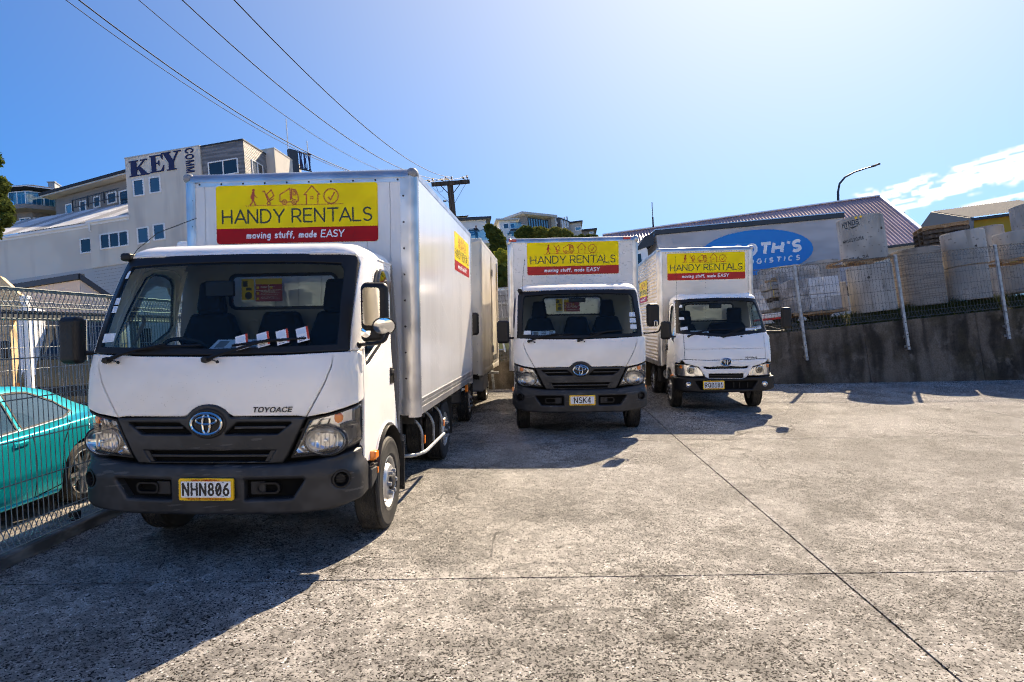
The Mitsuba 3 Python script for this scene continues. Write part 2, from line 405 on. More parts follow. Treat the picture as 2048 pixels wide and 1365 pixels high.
# ground and masonry
def t_agg(p, n, uv):
    a, b, c = VO(p.x * 95, p.y * 95)
    a2, b2, c2 = VO(p.x * 52 + 3, p.y * 52)
    big = FB(p.x * .5, p.y * .5, 1.3, 5)
    mid = FB(p.x * 2.2 + 3, p.y * 2.2, 8.1, 4)
    stone = MIX(MIX((.145, .139, .131), (.265, .254, .240), c), (.46, .455, .445), SS(.86, .93, c2) * SS(.40, .22, a2))
    thr = .575 - .05 * SS(.40, .66, mid) - .03 * SS(.45, .65, big)
    pit = SS(thr, thr + .07, N(p.x * 88 + 9, p.y * 88, 4.4) * .58 + N(p.x * 170, p.y * 170, 2.) * .42)
    grain = N(p.x * 27, p.y * 27, 6.) * .5 + N(p.x * 12 + 5, p.y * 12, 7.) * .5
    col = MIX(stone, (.010, .009, .008), pit)
    k = (.86 + .30 * SS(.3, .7, big)) * (.90 + .22 * SS(.35, .65, 1 - mid))
    stain = SS(.60, .78, FB(p.x * .7 + 17, p.y * .7, 2.2, 5))
    wob = FB(p.x * 1.6 + 2, p.y * 1.6, 3.3, 4)
    line = dr.abs(FB(p.x * .33 + 5.2, p.y * .33 + 1.7, .5, 5) - .5)
    crack = SS(.0022, .0008, line) * SS(.45, .60, FB(p.x * .25, p.y * .25 + 8, 1.5, 2)) * .75
    shade_oil = 0.  # blots under the trucks paint in shade there; the small open ones are drips
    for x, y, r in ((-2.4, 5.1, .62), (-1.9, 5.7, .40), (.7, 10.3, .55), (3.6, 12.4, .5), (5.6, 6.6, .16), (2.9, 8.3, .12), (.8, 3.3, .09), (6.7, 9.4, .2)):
        shade_oil = dr.maximum(shade_oil, SS(r, r * .35, dr.sqrt(dr.square(p.x - x) + dr.square(p.y - y)) + (wob - .5) * r * 1.6))
    return col * k * (.74 + .52 * SS(.25, .75, grain)) * (1 - .22 * stain) * (1 - .62 * shade_oil) * (1 - crack)
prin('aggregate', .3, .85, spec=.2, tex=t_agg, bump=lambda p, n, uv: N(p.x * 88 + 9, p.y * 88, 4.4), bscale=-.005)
prin('joint_dirt', (.045, .04, .033), .95, spec=.1)
def t_lot(p, n, uv):
    return MIX((.16, .15, .14), (.34, .31, .27), SS(.35, .65, FB(p.x * 7, p.y * 7, 1., 4))) * (.7 + .6 * N(p.x * 60, p.y * 60))
prin('lot_gravel', .2, .9, spec=.2, tex=t_lot)
def t_kerb(p, n, uv): return MIX((.20, .195, .185), (.085, .083, .08), SS(.38, .62, FB(p.x * 4, p.y * 4, p.z * 9, 4)))
prin('kerb_concrete', .2, .85, spec=.25, tex=t_kerb)
def t_wall(p, n, uv):
    q = p.x + .03 * p.y
    wob = FB(q * 1.2, p.z * 1.5, 7., 2)
    run = FB(q * 4.2 + wob, p.z * .35, 2., 4); blot = FB(q * 1.1 + 4, p.z * 1.3, 5., 5)
    fine = FB(q * 9, p.z * 9, 3., 4)
    base = MIX((.150, .126, .100), (.030, .026, .021), SS(.30, .62, run * .5 + blot * .38 + fine * .12))
    drip = SS(.62, .74, FB(q * 7 + wob * .8, p.z * .28 + 9, 1., 3)) * SS(.9, 2.1, p.z)
    chalk = SS(.50, .80, FB(q * 2.3 + 11, p.z * 2.3, 8., 5)) * SS(.35, .75, fine)
    moss = SS(.52, .68, FB(q * 2.1, p.z * 2 + 5, 4., 3))
    return MIX(MIX(MIX(base, (.030, .026, .022), drip * .75), (.25, .22, .185), chalk * .5), (.060, .050, .026), moss * .4) * (.8 + .4 * N(q * 50, p.z * 50, 1.))
prin('stained_concrete', .2, .9, spec=.2, tex=t_wall, bump=lambda p, n, uv: FB(p.x * 9, p.y * 9, p.z * 9, 4), bscale=.02)
def t_ring(p, n, uv):
    b = FB(p.x * 2.1, p.y * 2.1, p.z * 1.1, 4); pit = SS(.80, .87, N(p.x * 17, p.y * 17, p.z * 17))
    run = SS(.55, .75, FB(p.x * 6, p.y * 6, p.z * .8 + 3, 4))
    return MIX(MIX(MIX((.42, .40, .365), (.29, .275, .25), SS(.35, .65, b)), (.19, .172, .145), run * .6), (.13, .12, .11), pit * .6)
prin('precast_pale', .45, .85, spec=.25, tex=t_ring)
def t_ring2(p, n, uv):
    lay = N(p.x * 2, p.y * 2, p.z * 34); run = SS(.5, .68, FB(p.x * 3.3, p.y * 3.3, p.z * .6 + 3, 4))
    return MIX(MIX((.28, .25, .215), (.18, .16, .14), SS(.45, .75, lay)), (.52, .505, .48), SS(.72, .80, N(p.x * 2.3 + 3, p.y * 2.3, p.z * .5)) * .7) * (1 - .35 * run)
prin('precast_brown', .35, .9, spec=.2, tex=t_ring2)
def t_blk(p, n, uv):
    return MIX((.60, .595, .59), (.34, .335, .33), SS(.42, .66, FB(p.x * 3.2, p.y * 3.2, p.z * 3.2, 4))) * (.9 + .2 * N(p.x * 30, p.y * 30, p.z * 30))
prin('block_grey', .3, .9, spec=.2, tex=lambda p, n, uv: t_blk(p, n, uv) * .62)
prin('block_concrete', .5, .9, spec=.2, tex=t_blk)
prin('raw_timber', .3, .85, spec=.2, tex=lambda p, n, uv: MIX((.34, .235, .14), (.17, .115, .07), SS(.35, .7, N(p.x * 5, p.y * 5, p.z * 70) * .6 + .4 * N(p.x * 40, p.y * 4, p.z * 9))))
prin('grey_timber', .1, .9, spec=.15, tex=lambda p, n, uv: MIX((.11, .095, .08), (.055, .047, .04), SS(.35, .7, N(p.x * 30, p.y * 30, p.z * 3))))
prin('galvanised', (.36, .38, .39), .5, .35, tex=lambda p, n, uv: MIX((.40, .42, .43), (.27, .285, .29), SS(.35, .7, FB(p.x * 14, p.y * 14, p.z * 14, 2))))
prin('dark_wire', (.17, .20, .20), .5, .3)
prin('fence_rail', (.055, .065, .075), .55, .2)
# buildings
def t_render(p, n, uv):
    run = SS(.50, .74, FB(p.x * 1.6, p.y * 1.6, p.z * .16, 4)); b = FB(p.x * .5, p.y * .5, p.z * .5, 3)
    return MIX(MIX((.68, .64, .56), (.61, .57, .50), SS(.35, .65, b)), (.38, .36, .335), run * .45)
prin('grey_render', .5, .85, spec=.2, tex=t_render)
prin('pale_render', (.60, .56, .49), .85, spec=.2, tex=lambda p, n, uv: MIX((.62, .58, .51), (.50, .46, .40), SS(.4, .7, FB(p.x * .9, p.y * .9, p.z * .3, 4))))
prin('painted_block', (.42, .44, .45), .8, spec=.2)
prin('tan_block', (.62, .46, .26), .8, spec=.2, tex=lambda p, n, uv: MIX((.66, .49, .28), (.54, .40, .23), SS(.35, .7, FB(p.x * 2, p.y * 2, p.z * 2, 3))))
prin('pale_sheet', (.50, .49, .45), .6)
prin('grey_boards', (.20, .20, .205), .6, tex=lambda p, n, uv: MIX((.235, .235, .24), (.15, .15, .155), SS(.3, .7, N(p.x * 1.4, p.y * 1.4, p.z * 9))))
prin('taupe_boards', (.235, .22, .205), .7)
prin('white_boards', (.72, .72, .71), .6)
prin('white_trim', (.78, .79, .80), .5)
prin('dark_trim', (.028, .034, .042), .5)
prin('roof_dark', (.026, .027, .03), .7)
prin('roof_zinc', .4, .45, .3, tex=lambda p, n, uv: MIX((.66, .66, .65), (.50, .50, .49), SS(.35, .65, FB(p.x * .9, p.y * .9, 2., 3))))
prin('roof_pink', .4, .5, .0, tex=lambda p, n, uv: MIX((.40, .265, .27), (.31, .20, .205), SS(.35, .65, FB(p.x * .5, p.y * .5, 2., 3))))
prin('roof_grey', (.19, .185, .17), .85, 0, spec=.1)
prin('house_pane', (.035, .075, .12), .04, spec=.9)
prin('dark_pane', (.012, .014, .016), .05, spec=.8)
prin('bright_pane', (.10, .26, .38), .05, spec=.9)
prin('mustard', (.42, .27, .02), .7)
prin('curtain_grey', (.42, .42, .43), .55, tex=lambda p, n, uv: MIX((.44, .44, .45), (.36, .36, .37), SS(.4, .7, FB(p.x * .8, p.y * .8, p.z * 2.5, 3))))
# vehicles behind the fence
prin('teal_paint', (.0, .50, .58), .18, .65, coat=1., coatg=.97)
prin('olive_paint', (.15, .105, .035), .45, coat=.4)
prin('pole_timber', .1, .9, spec=.1, tex=lambda p, n, uv: MIX((.10, .085, .07), (.045, .037, .03), SS(.3, .7, N(p.x * 20, p.y * 20, p.z * 1.5))))
prin('cable_black', (.012, .012, .013), .7)
prin('skin', (.42, .24, .17), .6)
prin('dark_cloth', (.015, .016, .02), .9)
# leaves and soil
def leaf(name, a, b, tr_=.5):
    mat(name, {'type': 'principledthin', 'base_color': mikit.proc(lambda p, n, uv, a=a, b=b: MIX(a, b, N(p.x * 2.6, p.y * 2.6, p.z * 2.6) * .7 + .3 * N(p.x * 23, p.y * 23, p.z * 23))), 'roughness': .5, 'diff_trans': tr_, 'spec_trans': 0.}, False)
leaf('leaf_dark', (.045, .070, .018), (.13, .15, .04))
leaf('leaf_olive', (.10, .115, .025), (.26, .25, .06))
leaf('leaf_bright', (.16, .20, .03), (.34, .34, .05))
leaf('grass_blade', (.022, .034, .010), (.07, .075, .022))
prin('soil', .05, .95, spec=.1, tex=lambda p, n, uv: MIX((.055, .045, .03), (.10, .085, .06), SS(.35, .65, FB(p.x * 6, p.y * 6, p.z * 6, 4))))
prin('hillside', .05, .95, spec=.1, tex=lambda p, n, uv: MIX((.030, .042, .014), (.07, .08, .03), SS(.35, .65, FB(p.x * .4, p.y * .4, p.z * .4, 4))))
prin('far_ground', .15, .95, spec=.1, tex=lambda p, n, uv: MIX((.12, .115, .105), (.19, .18, .165), SS(.35, .65, FB(p.x * .2, p.y * .2, 3., 4))))

prin('lamp_silver', (.72, .72, .72), .16, .85)
prin('roof_zinc_unlit', (.30, .30, .295), .55, .2)  # dimmer copy of the zinc, for reflection streaks painted into the roof
prin('fence_wire', (.09, .095, .10), .5, .3)
prin('kerb_top', (.2, .2, .2), .8)
# ---------------------------------------------------------------- surfaces that wrap round a cab
class Wrap:
    """the skin of a cab or car end: s runs round the plan (0 = middle of the front, right positive), z is height"""
    def __init__(self, w, f0, k, rc):
        self.w, self.f0, self.k, self.rc = w, f0, k, rc
        self.ph0 = math.atan(2 * k / .95 * .8)
    def _c(self, z):
        w = self.w(z); a = w - self.rc * (1 - math.sin(self.ph0)); f = self.f0(z)
        return w, a, f, f + self.k * (a / .95) ** 2
    def s_x(self, x, z):
        w, a, f, yb = self._c(z); ax = abs(x)
        if ax <= a: return x
        t = min((ax - a) / self.rc + math.sin(self.ph0), 1)
        return math.copysign(a + self.rc * (math.asin(t) - self.ph0), x)
    def s_y(self, y, z, side=1):
        w, a, f, yb = self._c(z)
        yc = yb + self.rc * math.cos(self.ph0)
        return side * (a + self.rc * (math.pi / 2 - self.ph0) + (y - yc))
    def pt(self, s, z):
        w, a, f, yb = self._c(z); q = np.abs(s); R, p0 = self.rc, self.ph0
        ph = p0 + (q - a) / R
        sc = a + R * (math.pi / 2 - p0)
        x = np.where(q <= a, q, np.where(q <= sc, a + R * (np.sin(np.clip(ph, 0, 1.5708)) - math.sin(p0)), w))
        y = np.where(q <= a, f + self.k * (q / .95) ** 2, np.where(q <= sc, yb + R * (math.cos(p0) - np.cos(np.clip(ph, 0, 1.5708))), yb + R * math.cos(p0) + q - sc))
        return np.stack([np.sign(s + 1e-12) * x, y, z], -1)
    def map(self, s, z, o):
        s, z = np.asarray(s, float), np.asarray(z, float)
        h = 2e-3
        ds = self.pt(s + h, z) - self.pt(s - h, z); dz = self.pt(s, z + h) - self.pt(s, z - h)
        n = np.cross(ds, dz); n /= np.linalg.norm(n, axis=-1, keepdims=True)
        return self.pt(s, z) + n * np.asarray(o)[..., None]
    def front(self, pts):
        """a front-view outline (x, z) in (s, z)"""
        return Polygon([(self.s_x(x, z), z) for x, z in pts]).buffer(0)
    def side(self, pts, sd=1):
        """a side-view outline (y, z) in (s, z)"""
        return Polygon([(self.s_y(y, z, sd), z) for y, z in pts]).buffer(0)
    def patch(self, g, o, th, bevel=0.0, ds=.06, dz=.06, both=False, fn=None):
        """a plate that follows the skin: outline g in (s, z), its face o outside the skin, its rim th deep, its edges rounded by bevel"""
        V, Fc, key = [], [], {}
        rims = []
        for p in polys(g):
            p = shapely.geometry.polygon.orient(p)
            p = shapely.segmentize(p, ds)
            bands = [p]
            if bevel:
                cuts = [0, .25, .6, 1.0]
                rr = [p] + [p.buffer(-bevel * c, join_style=2) for c in cuts[1:]]
                bands = [a.difference(b) for a, b in zip(rr, rr[1:])] + [rr[-1]]
            for b in bands:
                for q in polys(b):
                    x0, y0, x1, y1 = q.bounds
                    xs = np.arange(math.floor(x0 / ds), math.ceil(x1 / ds)) * ds; zs = np.arange(math.floor(y0 / dz), math.ceil(y1 / dz)) * dz
                    X, Z = np.meshgrid(xs, zs); X, Z = X.ravel(), Z.ravel()
                    cells = shapely.box(X, Z, X + ds, Z + dz)
                    shapely.prepare(q)
                    full = shapely.contains(q, cells)
                    for c in np.flatnonzero(full):
                        ring = [(X[c], Z[c]), (X[c] + ds, Z[c]), (X[c] + ds, Z[c] + dz), (X[c], Z[c] + dz)]
                        i = [key.setdefault((round(a, 5), round(b_, 5)), len(key)) for a, b_ in ring]
                        Fc += [(i[0], i[1], i[2]), (i[0], i[2], i[3])]
                    part = np.flatnonzero(~full & shapely.intersects(q, cells))
                    for piece in shapely.intersection(cells[part], q):
                        for w in polys(piece):
                            v, f = tri2(shapely.geometry.polygon.orient(w))
                            i = [key.setdefault((round(a, 5), round(b_, 5)), len(key)) for a, b_ in v]
                            for t in f:
                                a, b_, c_ = v[t]
                                ar = (b_[0] - a[0]) * (c_[1] - a[1]) - (b_[1] - a[1]) * (c_[0] - a[0])
                                if abs(ar) < 1e-10: continue
                                t = t if ar > 0 else t[::-1]
                                Fc.append(tuple(i[k] for k in t))
            rims.append(p)
        pts = np.array(list(key))
        off = np.full(len(pts), float(o))
        if fn is not None: off = off + fn(pts[:, 0], pts[:, 1])
        if bevel:
            bd = shapely.union_all([r.boundary for r in rims])
            d = np.clip(shapely.distance(shapely.points(pts), bd) / bevel, 0, 1)
            off -= bevel * .9 * (1 - np.sqrt(np.clip(1 - (1 - d) ** 2, 0, 1)))
        v = self.map(pts[:, 0], pts[:, 1], off)
        m = TM(v, Fc)
        out = [m]
        if th:
            for p in rims:
                for r in [p.exterior] + list(p.interiors):
                    c = np.array(r.coords); n = len(c)
                    oo = o - (bevel * .9 if bevel else 0)
                    f_ = fn(c[:, 0], c[:, 1]) if fn is not None else 0
                    A = self.map(c[:, 0], c[:, 1], np.full(n, oo) + f_); B = self.map(c[:, 0], c[:, 1], np.full(n, o - th) + f_)
                    i = np.arange(n - 1)
                    out.append(TM(np.vstack([A, B]), np.vstack([np.stack([i, n + i, i + 1], -1), np.stack([i + 1, n + i, n + i + 1], -1)])))
        if both:
            b = m.copy(); b.vertices = self.map(pts[:, 0], pts[:, 1], off - both); b.faces = b.faces[:, ::-1]; out.append(b)
        return cat(*out)
    def line(self, pts, o, r=.004, sides=5, side=None):
        q = []
        for a, b in zip(pts, pts[1:]):
            n = max(2, int(math.hypot(a[0] - b[0], a[1] - b[1]) / .05))
            q += [(a[0] + (b[0] - a[0]) * t, a[1] + (b[1] - a[1]) * t) for t in np.linspace(0, 1, n, endpoint=False)]
        q.append(pts[-1])
        s = [self.s_x(*p) if side is None else self.s_y(p[0], p[1], side) for p in q]
        return self.map(np.array(s), np.array([p[1] for p in q]), np.full(len(q), o))

def pch(xs, ys):
    f = PchipInterpolator(xs, ys); lo, hi = xs[0], xs[-1]
    return lambda z: f(np.clip(z, lo, hi))

def roof_cap(W, z0, z1, y1, inset=.17, lip=.0):
    """the roof: loops of the plan at z0 shrinking as they rise"""
    S = np.concatenate([np.linspace(-2.0, -1.15, 4), np.linspace(-1.1, -.6, 16)[:-1], np.linspace(-.6, .6, 13), np.linspace(.6, 1.1, 16)[1:], np.linspace(1.15, 2.0, 4)])
    b = W.pt(S, np.full(len(S), z0)); b = b[b[:, 1] <= y1]
    w = b[-1, 0]
    b = np.vstack([[-w, y1, z0], b, [w, y1, z0]])
    loops = []
    yc = (b[:, 1].min() + y1) / 2 + .1
    for t in np.linspace(0, 1, 8):
        e = inset * (1 - math.cos(t * math.pi / 2)); h = (z1 - z0) * math.sin(t * math.pi / 2) ** 1.15
        L = b.copy()
        L[:, 0] *= 1 - e / w
        fr = b[:, 1] < yc
        L[fr, 1] = yc + (b[fr, 1] - yc) * (1 - 1.6 * e / (yc - b[:, 1].min()))
        L[:, 2] = z0 + h; loops.append(L)
    n = len(b); V = np.vstack(loops); F = []
    for i in range(len(loops) - 1):
        for j in range(n):
            a, c = i * n + j, i * n + (j + 1) % n
            F += [(a, c, c + n), (a, c + n, a + n)]
    top = loops[-1]; cen = np.array([[0, yc, z1 + .012]])
    k = len(V); V = np.vstack([V, cen]); base = (len(loops) - 1) * n
    F += [(base + j, base + (j + 1) % n, k) for j in range(n)]
    return TM(V, F)

def emblem(W, x, z, rx, rz, o):
    """three chrome ovals"""
    def ov(cx, cz, a, b, r):
        t = np.linspace(0, 2 * np.pi, 40)[:-1]
        X = cx + a * np.cos(t); Z = cz + b * np.sin(t)
        return tube(W.map(np.array([W.s_x(q, h) for q, h in zip(X, Z)]), Z, np.full(len(t), o)), r, 6, True)
    return cat(ov(x, z, rx, rz, rz * .13), ov(x, z + rz * .30, rx * .66, rz * .34, rz * .10), ov(x, z, rx * .25, rz * .92, rz * .10))

def flat_on(W, g, o, th=.003):
    return W.patch(g, o, th, ds=.08, dz=.08)

def wheel_meshes(R, wd, rim, dual=False):
    """tyre, rim, hub, nuts; axle along x, the outer face towards +x"""
    w = wd / 2
    t = [(rim * .98, -w * .82), (rim + .012, -w * .94), (R - .05, -w), (R - .018, -w * .93), (R - .004, -w * .74)]
    for a in (-.5, -.16, .16, .5):
        t += [(R, a * w - .028), (R, a * w + .012), (R - .011, a * w + .016), (R - .011, a * w + .026), (R, a * w + .030)]
    t += [(R - .004, w * .74), (R - .018, w * .93), (R - .035, w * .97), (R - .038, w * 1.0), (R - .06, w), (R - .063, w * .985), (rim + .03, w * .985), (rim + .026, w), (rim + .012, w * .94), (rim * .98, w * .82)]
    tyre = lathe(t, 56, 'x')
    d = w * .55
    rimm = lathe([(rim * 1.0, -w * .85), (rim * .95, -w * .6), (rim * .92, w * .3), (rim * .99, w * .80), (rim * 1.015, w * .90), (rim * .985, w * .93), (rim * .95, w * .86), (rim * .91, w * .40), (rim * .86, w * .28), (rim * .72, w * .78), (rim * .66, w * .96), (rim * .60, w * 1.02), (rim * .30, w * 1.02), (rim * .28, w * .90)], 48, 'x')
    hub = lathe([(rim * .29, w * .8), (rim * .29, w * 1.20), (rim * .25, w * 1.28), (rim * .15, w * 1.32), (0, w * 1.32)], 24, 'x')
    nuts, holes = [], []
    for i in range(6):
        a = i * math.pi / 3
        nuts.append(mv(lathe([(0, w * 1.34), (.014, w * 1.34), (.018, w * 1.30), (.018, w * 1.0)], 6, 'x'), 0, rim * .44 * math.cos(a), rim * .44 * math.sin(a)))
        a += math.pi / 6
        n = np.array([[.20 * math.cos(u), .115 * math.sin(u)] for u in np.linspace(0, 2 * np.pi, 14)[:-1]])
        # oval hand hole lying on the dish
        c = np.array([rim * .79 * math.cos(a), rim * .79 * math.sin(a)]); er = np.array([math.cos(a), math.sin(a)]); et = np.array([-er[1], er[0]])
        pp = np.array([[w * (.53 - 3.57 * q * .42), *(c + er * rim * q * .42 + et * rim * r_ * .85)] for r_, q in n])
        pp[:, 0] += .006
        holes.append(TM(np.vstack([pp, pp.mean(0)]), [(k, (k + 1) % 13, 13) for k in range(13)]))
    return tyre, rimm, hub, nuts, holes

def mirror_head(w, h, d):
    return rbox(-w / 2, w / 2, -d / 2, d / 2, -h / 2, h / 2, min(w, d) * .42)

# ---------------------------------------------------------------- the wide cab of the two near trucks
WW = Wrap(pch([.2, 1.1, 1.3, 1.46, 2.16, 2.3], [.967, .967, .965, .955, .915, .90]),
          pch([.2, .38, .8, 1.02, 1.25, 1.40, 1.47, 1.8, 2.16, 2.3], [.10, .09, .08, .082, .092, .118, .142, .285, .50, .61]), .062, .18)

def lr(pts): return [(-x, z) for x, z in pts]

def wide_cab(K, plate, odd=False, dim=1.0):
    W = WW; A = lambda *a, **k: K.add(*a, **k)
    # steel skin
    low = [(-.655, 1.022), (-.60, 1.03), (-.17, 1.03)] + [(.13 * math.cos(t) * 1.15, 1.005 + .105 * math.sin(t)) for t in np.radians(np.linspace(155, 25, 9))] + [(.17, 1.03), (.60, 1.03), (.655, 1.022)]
    top = [(.835, 1.452), (.5, 1.438), (0, 1.430), (-.5, 1.438), (-.835, 1.452)]
    fp = W.front(low + [(.70, 1.10), (.78, 1.25), (.82, 1.36)] + top + [(-.82, 1.36), (-.78, 1.25), (-.70, 1.10)])
    A('front_panel', W.patch(fp, .012, .03, bevel=.010), 'white_paint', 35)
    A('bulkhead', W.patch(W.front([(-.96, .66), (.96, .66), (.955, 1.45), (-.955, 1.45)]), -.075, 0, ds=.12, dz=.12), 'dark_void')
    arch = [(1.0 + .415 * math.cos(t), .40 + .44 * math.sin(t)) for t in np.radians(np.linspace(148, 28, 13))]
    win = [(.46, 1.345), (.56, 1.36), (.90, 1.47), (1.18, 1.60), (1.235, 1.66), (1.235, 2.00), (1.20, 2.055), (1.12, 2.08), (.95, 2.08), (.86, 2.04), (.46, 1.47)]
    for sd, nm in ((1, 'left'), (-1, 'right')):
        f = (lambda q: q) if sd == 1 else lr
        fen = W.front(f([(.665, 1.022), (.80, 1.045), (.99 * .992, 1.10)])).union(Polygon())
        # corner panel between the seam and the door
        c = Polygon([(W.s_x(x, z), z) for x, z in f([(.828, 1.452), (.826, 1.36), (.787, 1.25), (.708, 1.10), (.664, 1.022), (.80, 1.045), (.93, 1.085)])] + [(W.s_y(y, z, sd), z) for y, z in [(.375, 1.115), (.375, 1.36), (.40, 1.455)]]).buffer(0)
        A('corner_panel', W.patch(c, .012, .03, bevel=.008), 'white_paint', 35)
        b = W.side([(.365, .66), (.55, .64), (.62, .62)] + arch + [(1.41, .62), (1.415, 2.16), (.98, 2.165), (.82, 2.12), (.62, 1.80), (.44, 1.47), (.385, 1.36), (.385, 1.10)], sd)
        hole = W.side(win, sd)
        A('door', W.patch(b.difference(hole), .012, .035, bevel=.008), 'white_paint', 35)
        dk = list(K)[-1][0]
        K.add(f'{dk}__window', W.patch(hole.buffer(.012), -.012, 0, ds=.1, dz=.1), 'side_sheet', True)
        rim = hole.buffer(.004).difference(hole.buffer(-.016))
        K.add(f'{dk}__seal', W.patch(rim, .008, .02), 'black_plastic')
        h = W.side([(1.13, 1.165), (1.24, 1.165), (1.245, 1.265), (1.14, 1.275)], sd).buffer(.004)
        K.add(f'{dk}__handle', cat(W.patch(h.buffer(.008).difference(h), .018, .01), W.patch(W.side([(1.14, 1.235), (1.235, 1.235), (1.24, 1.265), (1.14, 1.27)], sd), .024, .02, bevel=.005)), 'black_plastic')
        K.add(f'{dk}__handle_recess', W.patch(h, .0135, 0), 'dark_void')
        # crease over the wheel and the arch lip
        K.add(f'{dk}__arch_lip', tube(W.line([(y - .0, z) for y, z in [(1.0 + .43 * math.cos(t), .40 + .455 * math.sin(t)) for t in np.radians(np.linspace(150, 20, 15))]], .014, side=sd), .011, 6), 'white_paint')
        K.add(f'{dk}__seam', tube(W.line([(1.385, .66), (1.39, 1.6), (1.36, 2.09), (1.25, 2.135), (.99, 2.13), (.84, 2.08), (.63, 1.75)], .0115, side=sd), .0025, 4), 'grey_cap')
        v = W.side([(.60, 1.60), (.88, 2.045), (.95, 2.09), (1.16, 2.09), (1.25, 2.03), (1.25, 1.90), (1.20, 1.98), (1.02, 1.985), (.90, 1.93), (.74, 1.70)], sd)
        K.add(f'{dk}__rain_visor', W.patch(v, .05, .03, bevel=.02), 'smoke_sheet', True)
    for sd in (1, -1):
        f = (lambda q: q) if sd == 1 else lr
        ap = Polygon([(W.s_x(x, z), z) for x, z in f([(.918, 1.462), (.911, 1.62), (.898, 2.10), (.873, 2.158)])] + [(W.s_y(y, z, sd), z) for y, z in [(.98, 2.163), (.82, 2.118), (.62, 1.80), (.44, 1.465)]]).buffer(0)
        A('windscreen_pillar', W.patch(ap, .012, .03, bevel=.006), 'white_paint', 35)
    # windscreen
    wo = W.front([(-.915, 1.462), (-.5, 1.449), (0, 1.444), (.5, 1.449), (.915, 1.462), (.908, 1.62), (.895, 2.10), (.87, 2.155), (.5, 2.168), (0, 2.172), (-.5, 2.168), (-.87, 2.155), (-.895, 2.10), (-.908, 1.62)])
    wi = W.front([(-.845, 1.505), (0, 1.485), (.845, 1.505), (.84, 1.66), (.82, 2.04), (.79, 2.09), (.5, 2.105), (0, 2.11), (-.5, 2.105), (-.79, 2.09), (-.82, 2.04), (-.84, 1.66)])
    A('windscreen_frame', W.patch(wo.difference(wi), .010, .03, bevel=.006), 'black_plastic')
    A('windscreen', W.patch(wi.buffer(.01), .002, 0, ds=.12, dz=.1), 'window_sheet', True)
    # roof, gutter and back wall
    A('roof', roof_cap(W, 2.158, 2.275, 1.43), 'white_paint', 40)
    rk = list(K)[-1][0]
    for sd in (1, -1):
        K.add(f'{rk}__gutter', tube(W.map(np.array([W.s_x(sd * .55, 2.165), W.s_x(sd * .75, 2.165), W.s_x(sd * .86, 2.162)] + [W.s_y(y, 2.16, sd) for y in (1.0, 1.2, 1.42)]), np.full(6, 2.166), np.full(6, .008)), .012, 6), 'white_paint')
    # raised shoulder ridges of the roof
    K.add(f'{rk}__ridge', cat(*[rbox(sd * .62, sd * .78, .92, 1.42, 2.24, 2.285, .02) for sd in (1, -1)]), 'white_paint')
    hole = rrect(-.50, .44, 1.815, 2.09, .05)
    back = Polygon([(-.985, .70), (.985, .70), (.985, 1.4), (.935, 2.16), (.80, 2.24), (-.80, 2.24), (-.935, 2.16), (-.985, 1.4)])
    A('back_wall', ext(back.difference(hole), 1.405, 1.43), 'cab_lining')
    bk = list(K)[-1][0]
    K.add(f'{bk}__rear_window', ext(hole.buffer(.01), 1.417, 1.4171), 'clear_sheet', False)
    K.add(f'{bk}__window_seal', ext(hole.buffer(.022).difference(hole.buffer(-.005)), 1.395, 1.43), 'black_plastic')
    K.add(f'{bk}__pressing', cat(*[tube(bend([(x - .05, 1.402, 1.50), (x - .05, 1.402, 1.70), (x + .05, 1.402, 1.70), (x + .05, 1.402, 1.50)], .03), .008, 5) for x in (-.30, -.14, .30)]), 'cab_lining')
    A('floor', bx(-.95, .95, .2, 1.42, .93, .95), 'dash_plastic')
    # grille
    gr = W.front([(-.655, 1.018), (-.17, 1.026)] + [(.155 * math.cos(t), .995 + .118 * math.sin(t)) for t in np.radians(np.linspace(165, 15, 11))] + [(.17, 1.026), (.655, 1.018), (.535, .765), (.50, .715), (-.50, .715), (-.535, .765)])
    up_ = W.front([(-.56, .985), (-.20, .985), (-.135, .93), (-.12, .915), (-.47, .915)]).buffer(.004)
    up2 = W.front(lr([(-.56, .985), (-.20, .985), (-.135, .93), (-.12, .915), (-.47, .915)])).buffer(.004)
    lo_ = W.front([(-.455, .80), (.455, .80), (.41, .725), (-.41, .725)])
    A('grille', W.patch(gr.difference(up_).difference(up2).difference(lo_), .028, .06, bevel=.012, ds=.05, dz=.05), 'grey_plastic', 35)
    gk = list(K)[-1][0]
    for q in (up_, up2, lo_): K.add(f'{gk}__back_plate', W.patch(q.buffer(.01), -.02, 0), 'dark_void')
    for pts in ([(-.525, .955), (-.18, .955)], [(.18, .955), (.525, .955)], [(-.44, .765), (.44, .765)]):
        K.add(f'{gk}__bar', W.patch(W.front([(pts[0][0], pts[0][1] - .009), (pts[1][0], pts[0][1] - .009), (pts[1][0], pts[0][1] + .009), (pts[0][0], pts[0][1] + .009)]), .018, .03, bevel=.004), 'grey_plastic')
    for sd in (-1, 1):
        K.add(f'{gk}__end_block', W.patch(W.front([(sd * .455, .80), (sd * .425, .80), (sd * .385, .728), (sd * .41, .728)]), .022, .03), 'grey_plastic')
    K.add(f'{gk}__emblem_disc', W.patch(Polygon([(.132 * math.cos(t), .985 + .103 * math.sin(t)) for t in np.linspace(0, 2 * np.pi, 33)[:-1]]), .036, .02, bevel=.01), 'black_plastic')
    K.add(f'{gk}__emblem', emblem(W, 0, .985, .105, .072, .045), 'chrome')
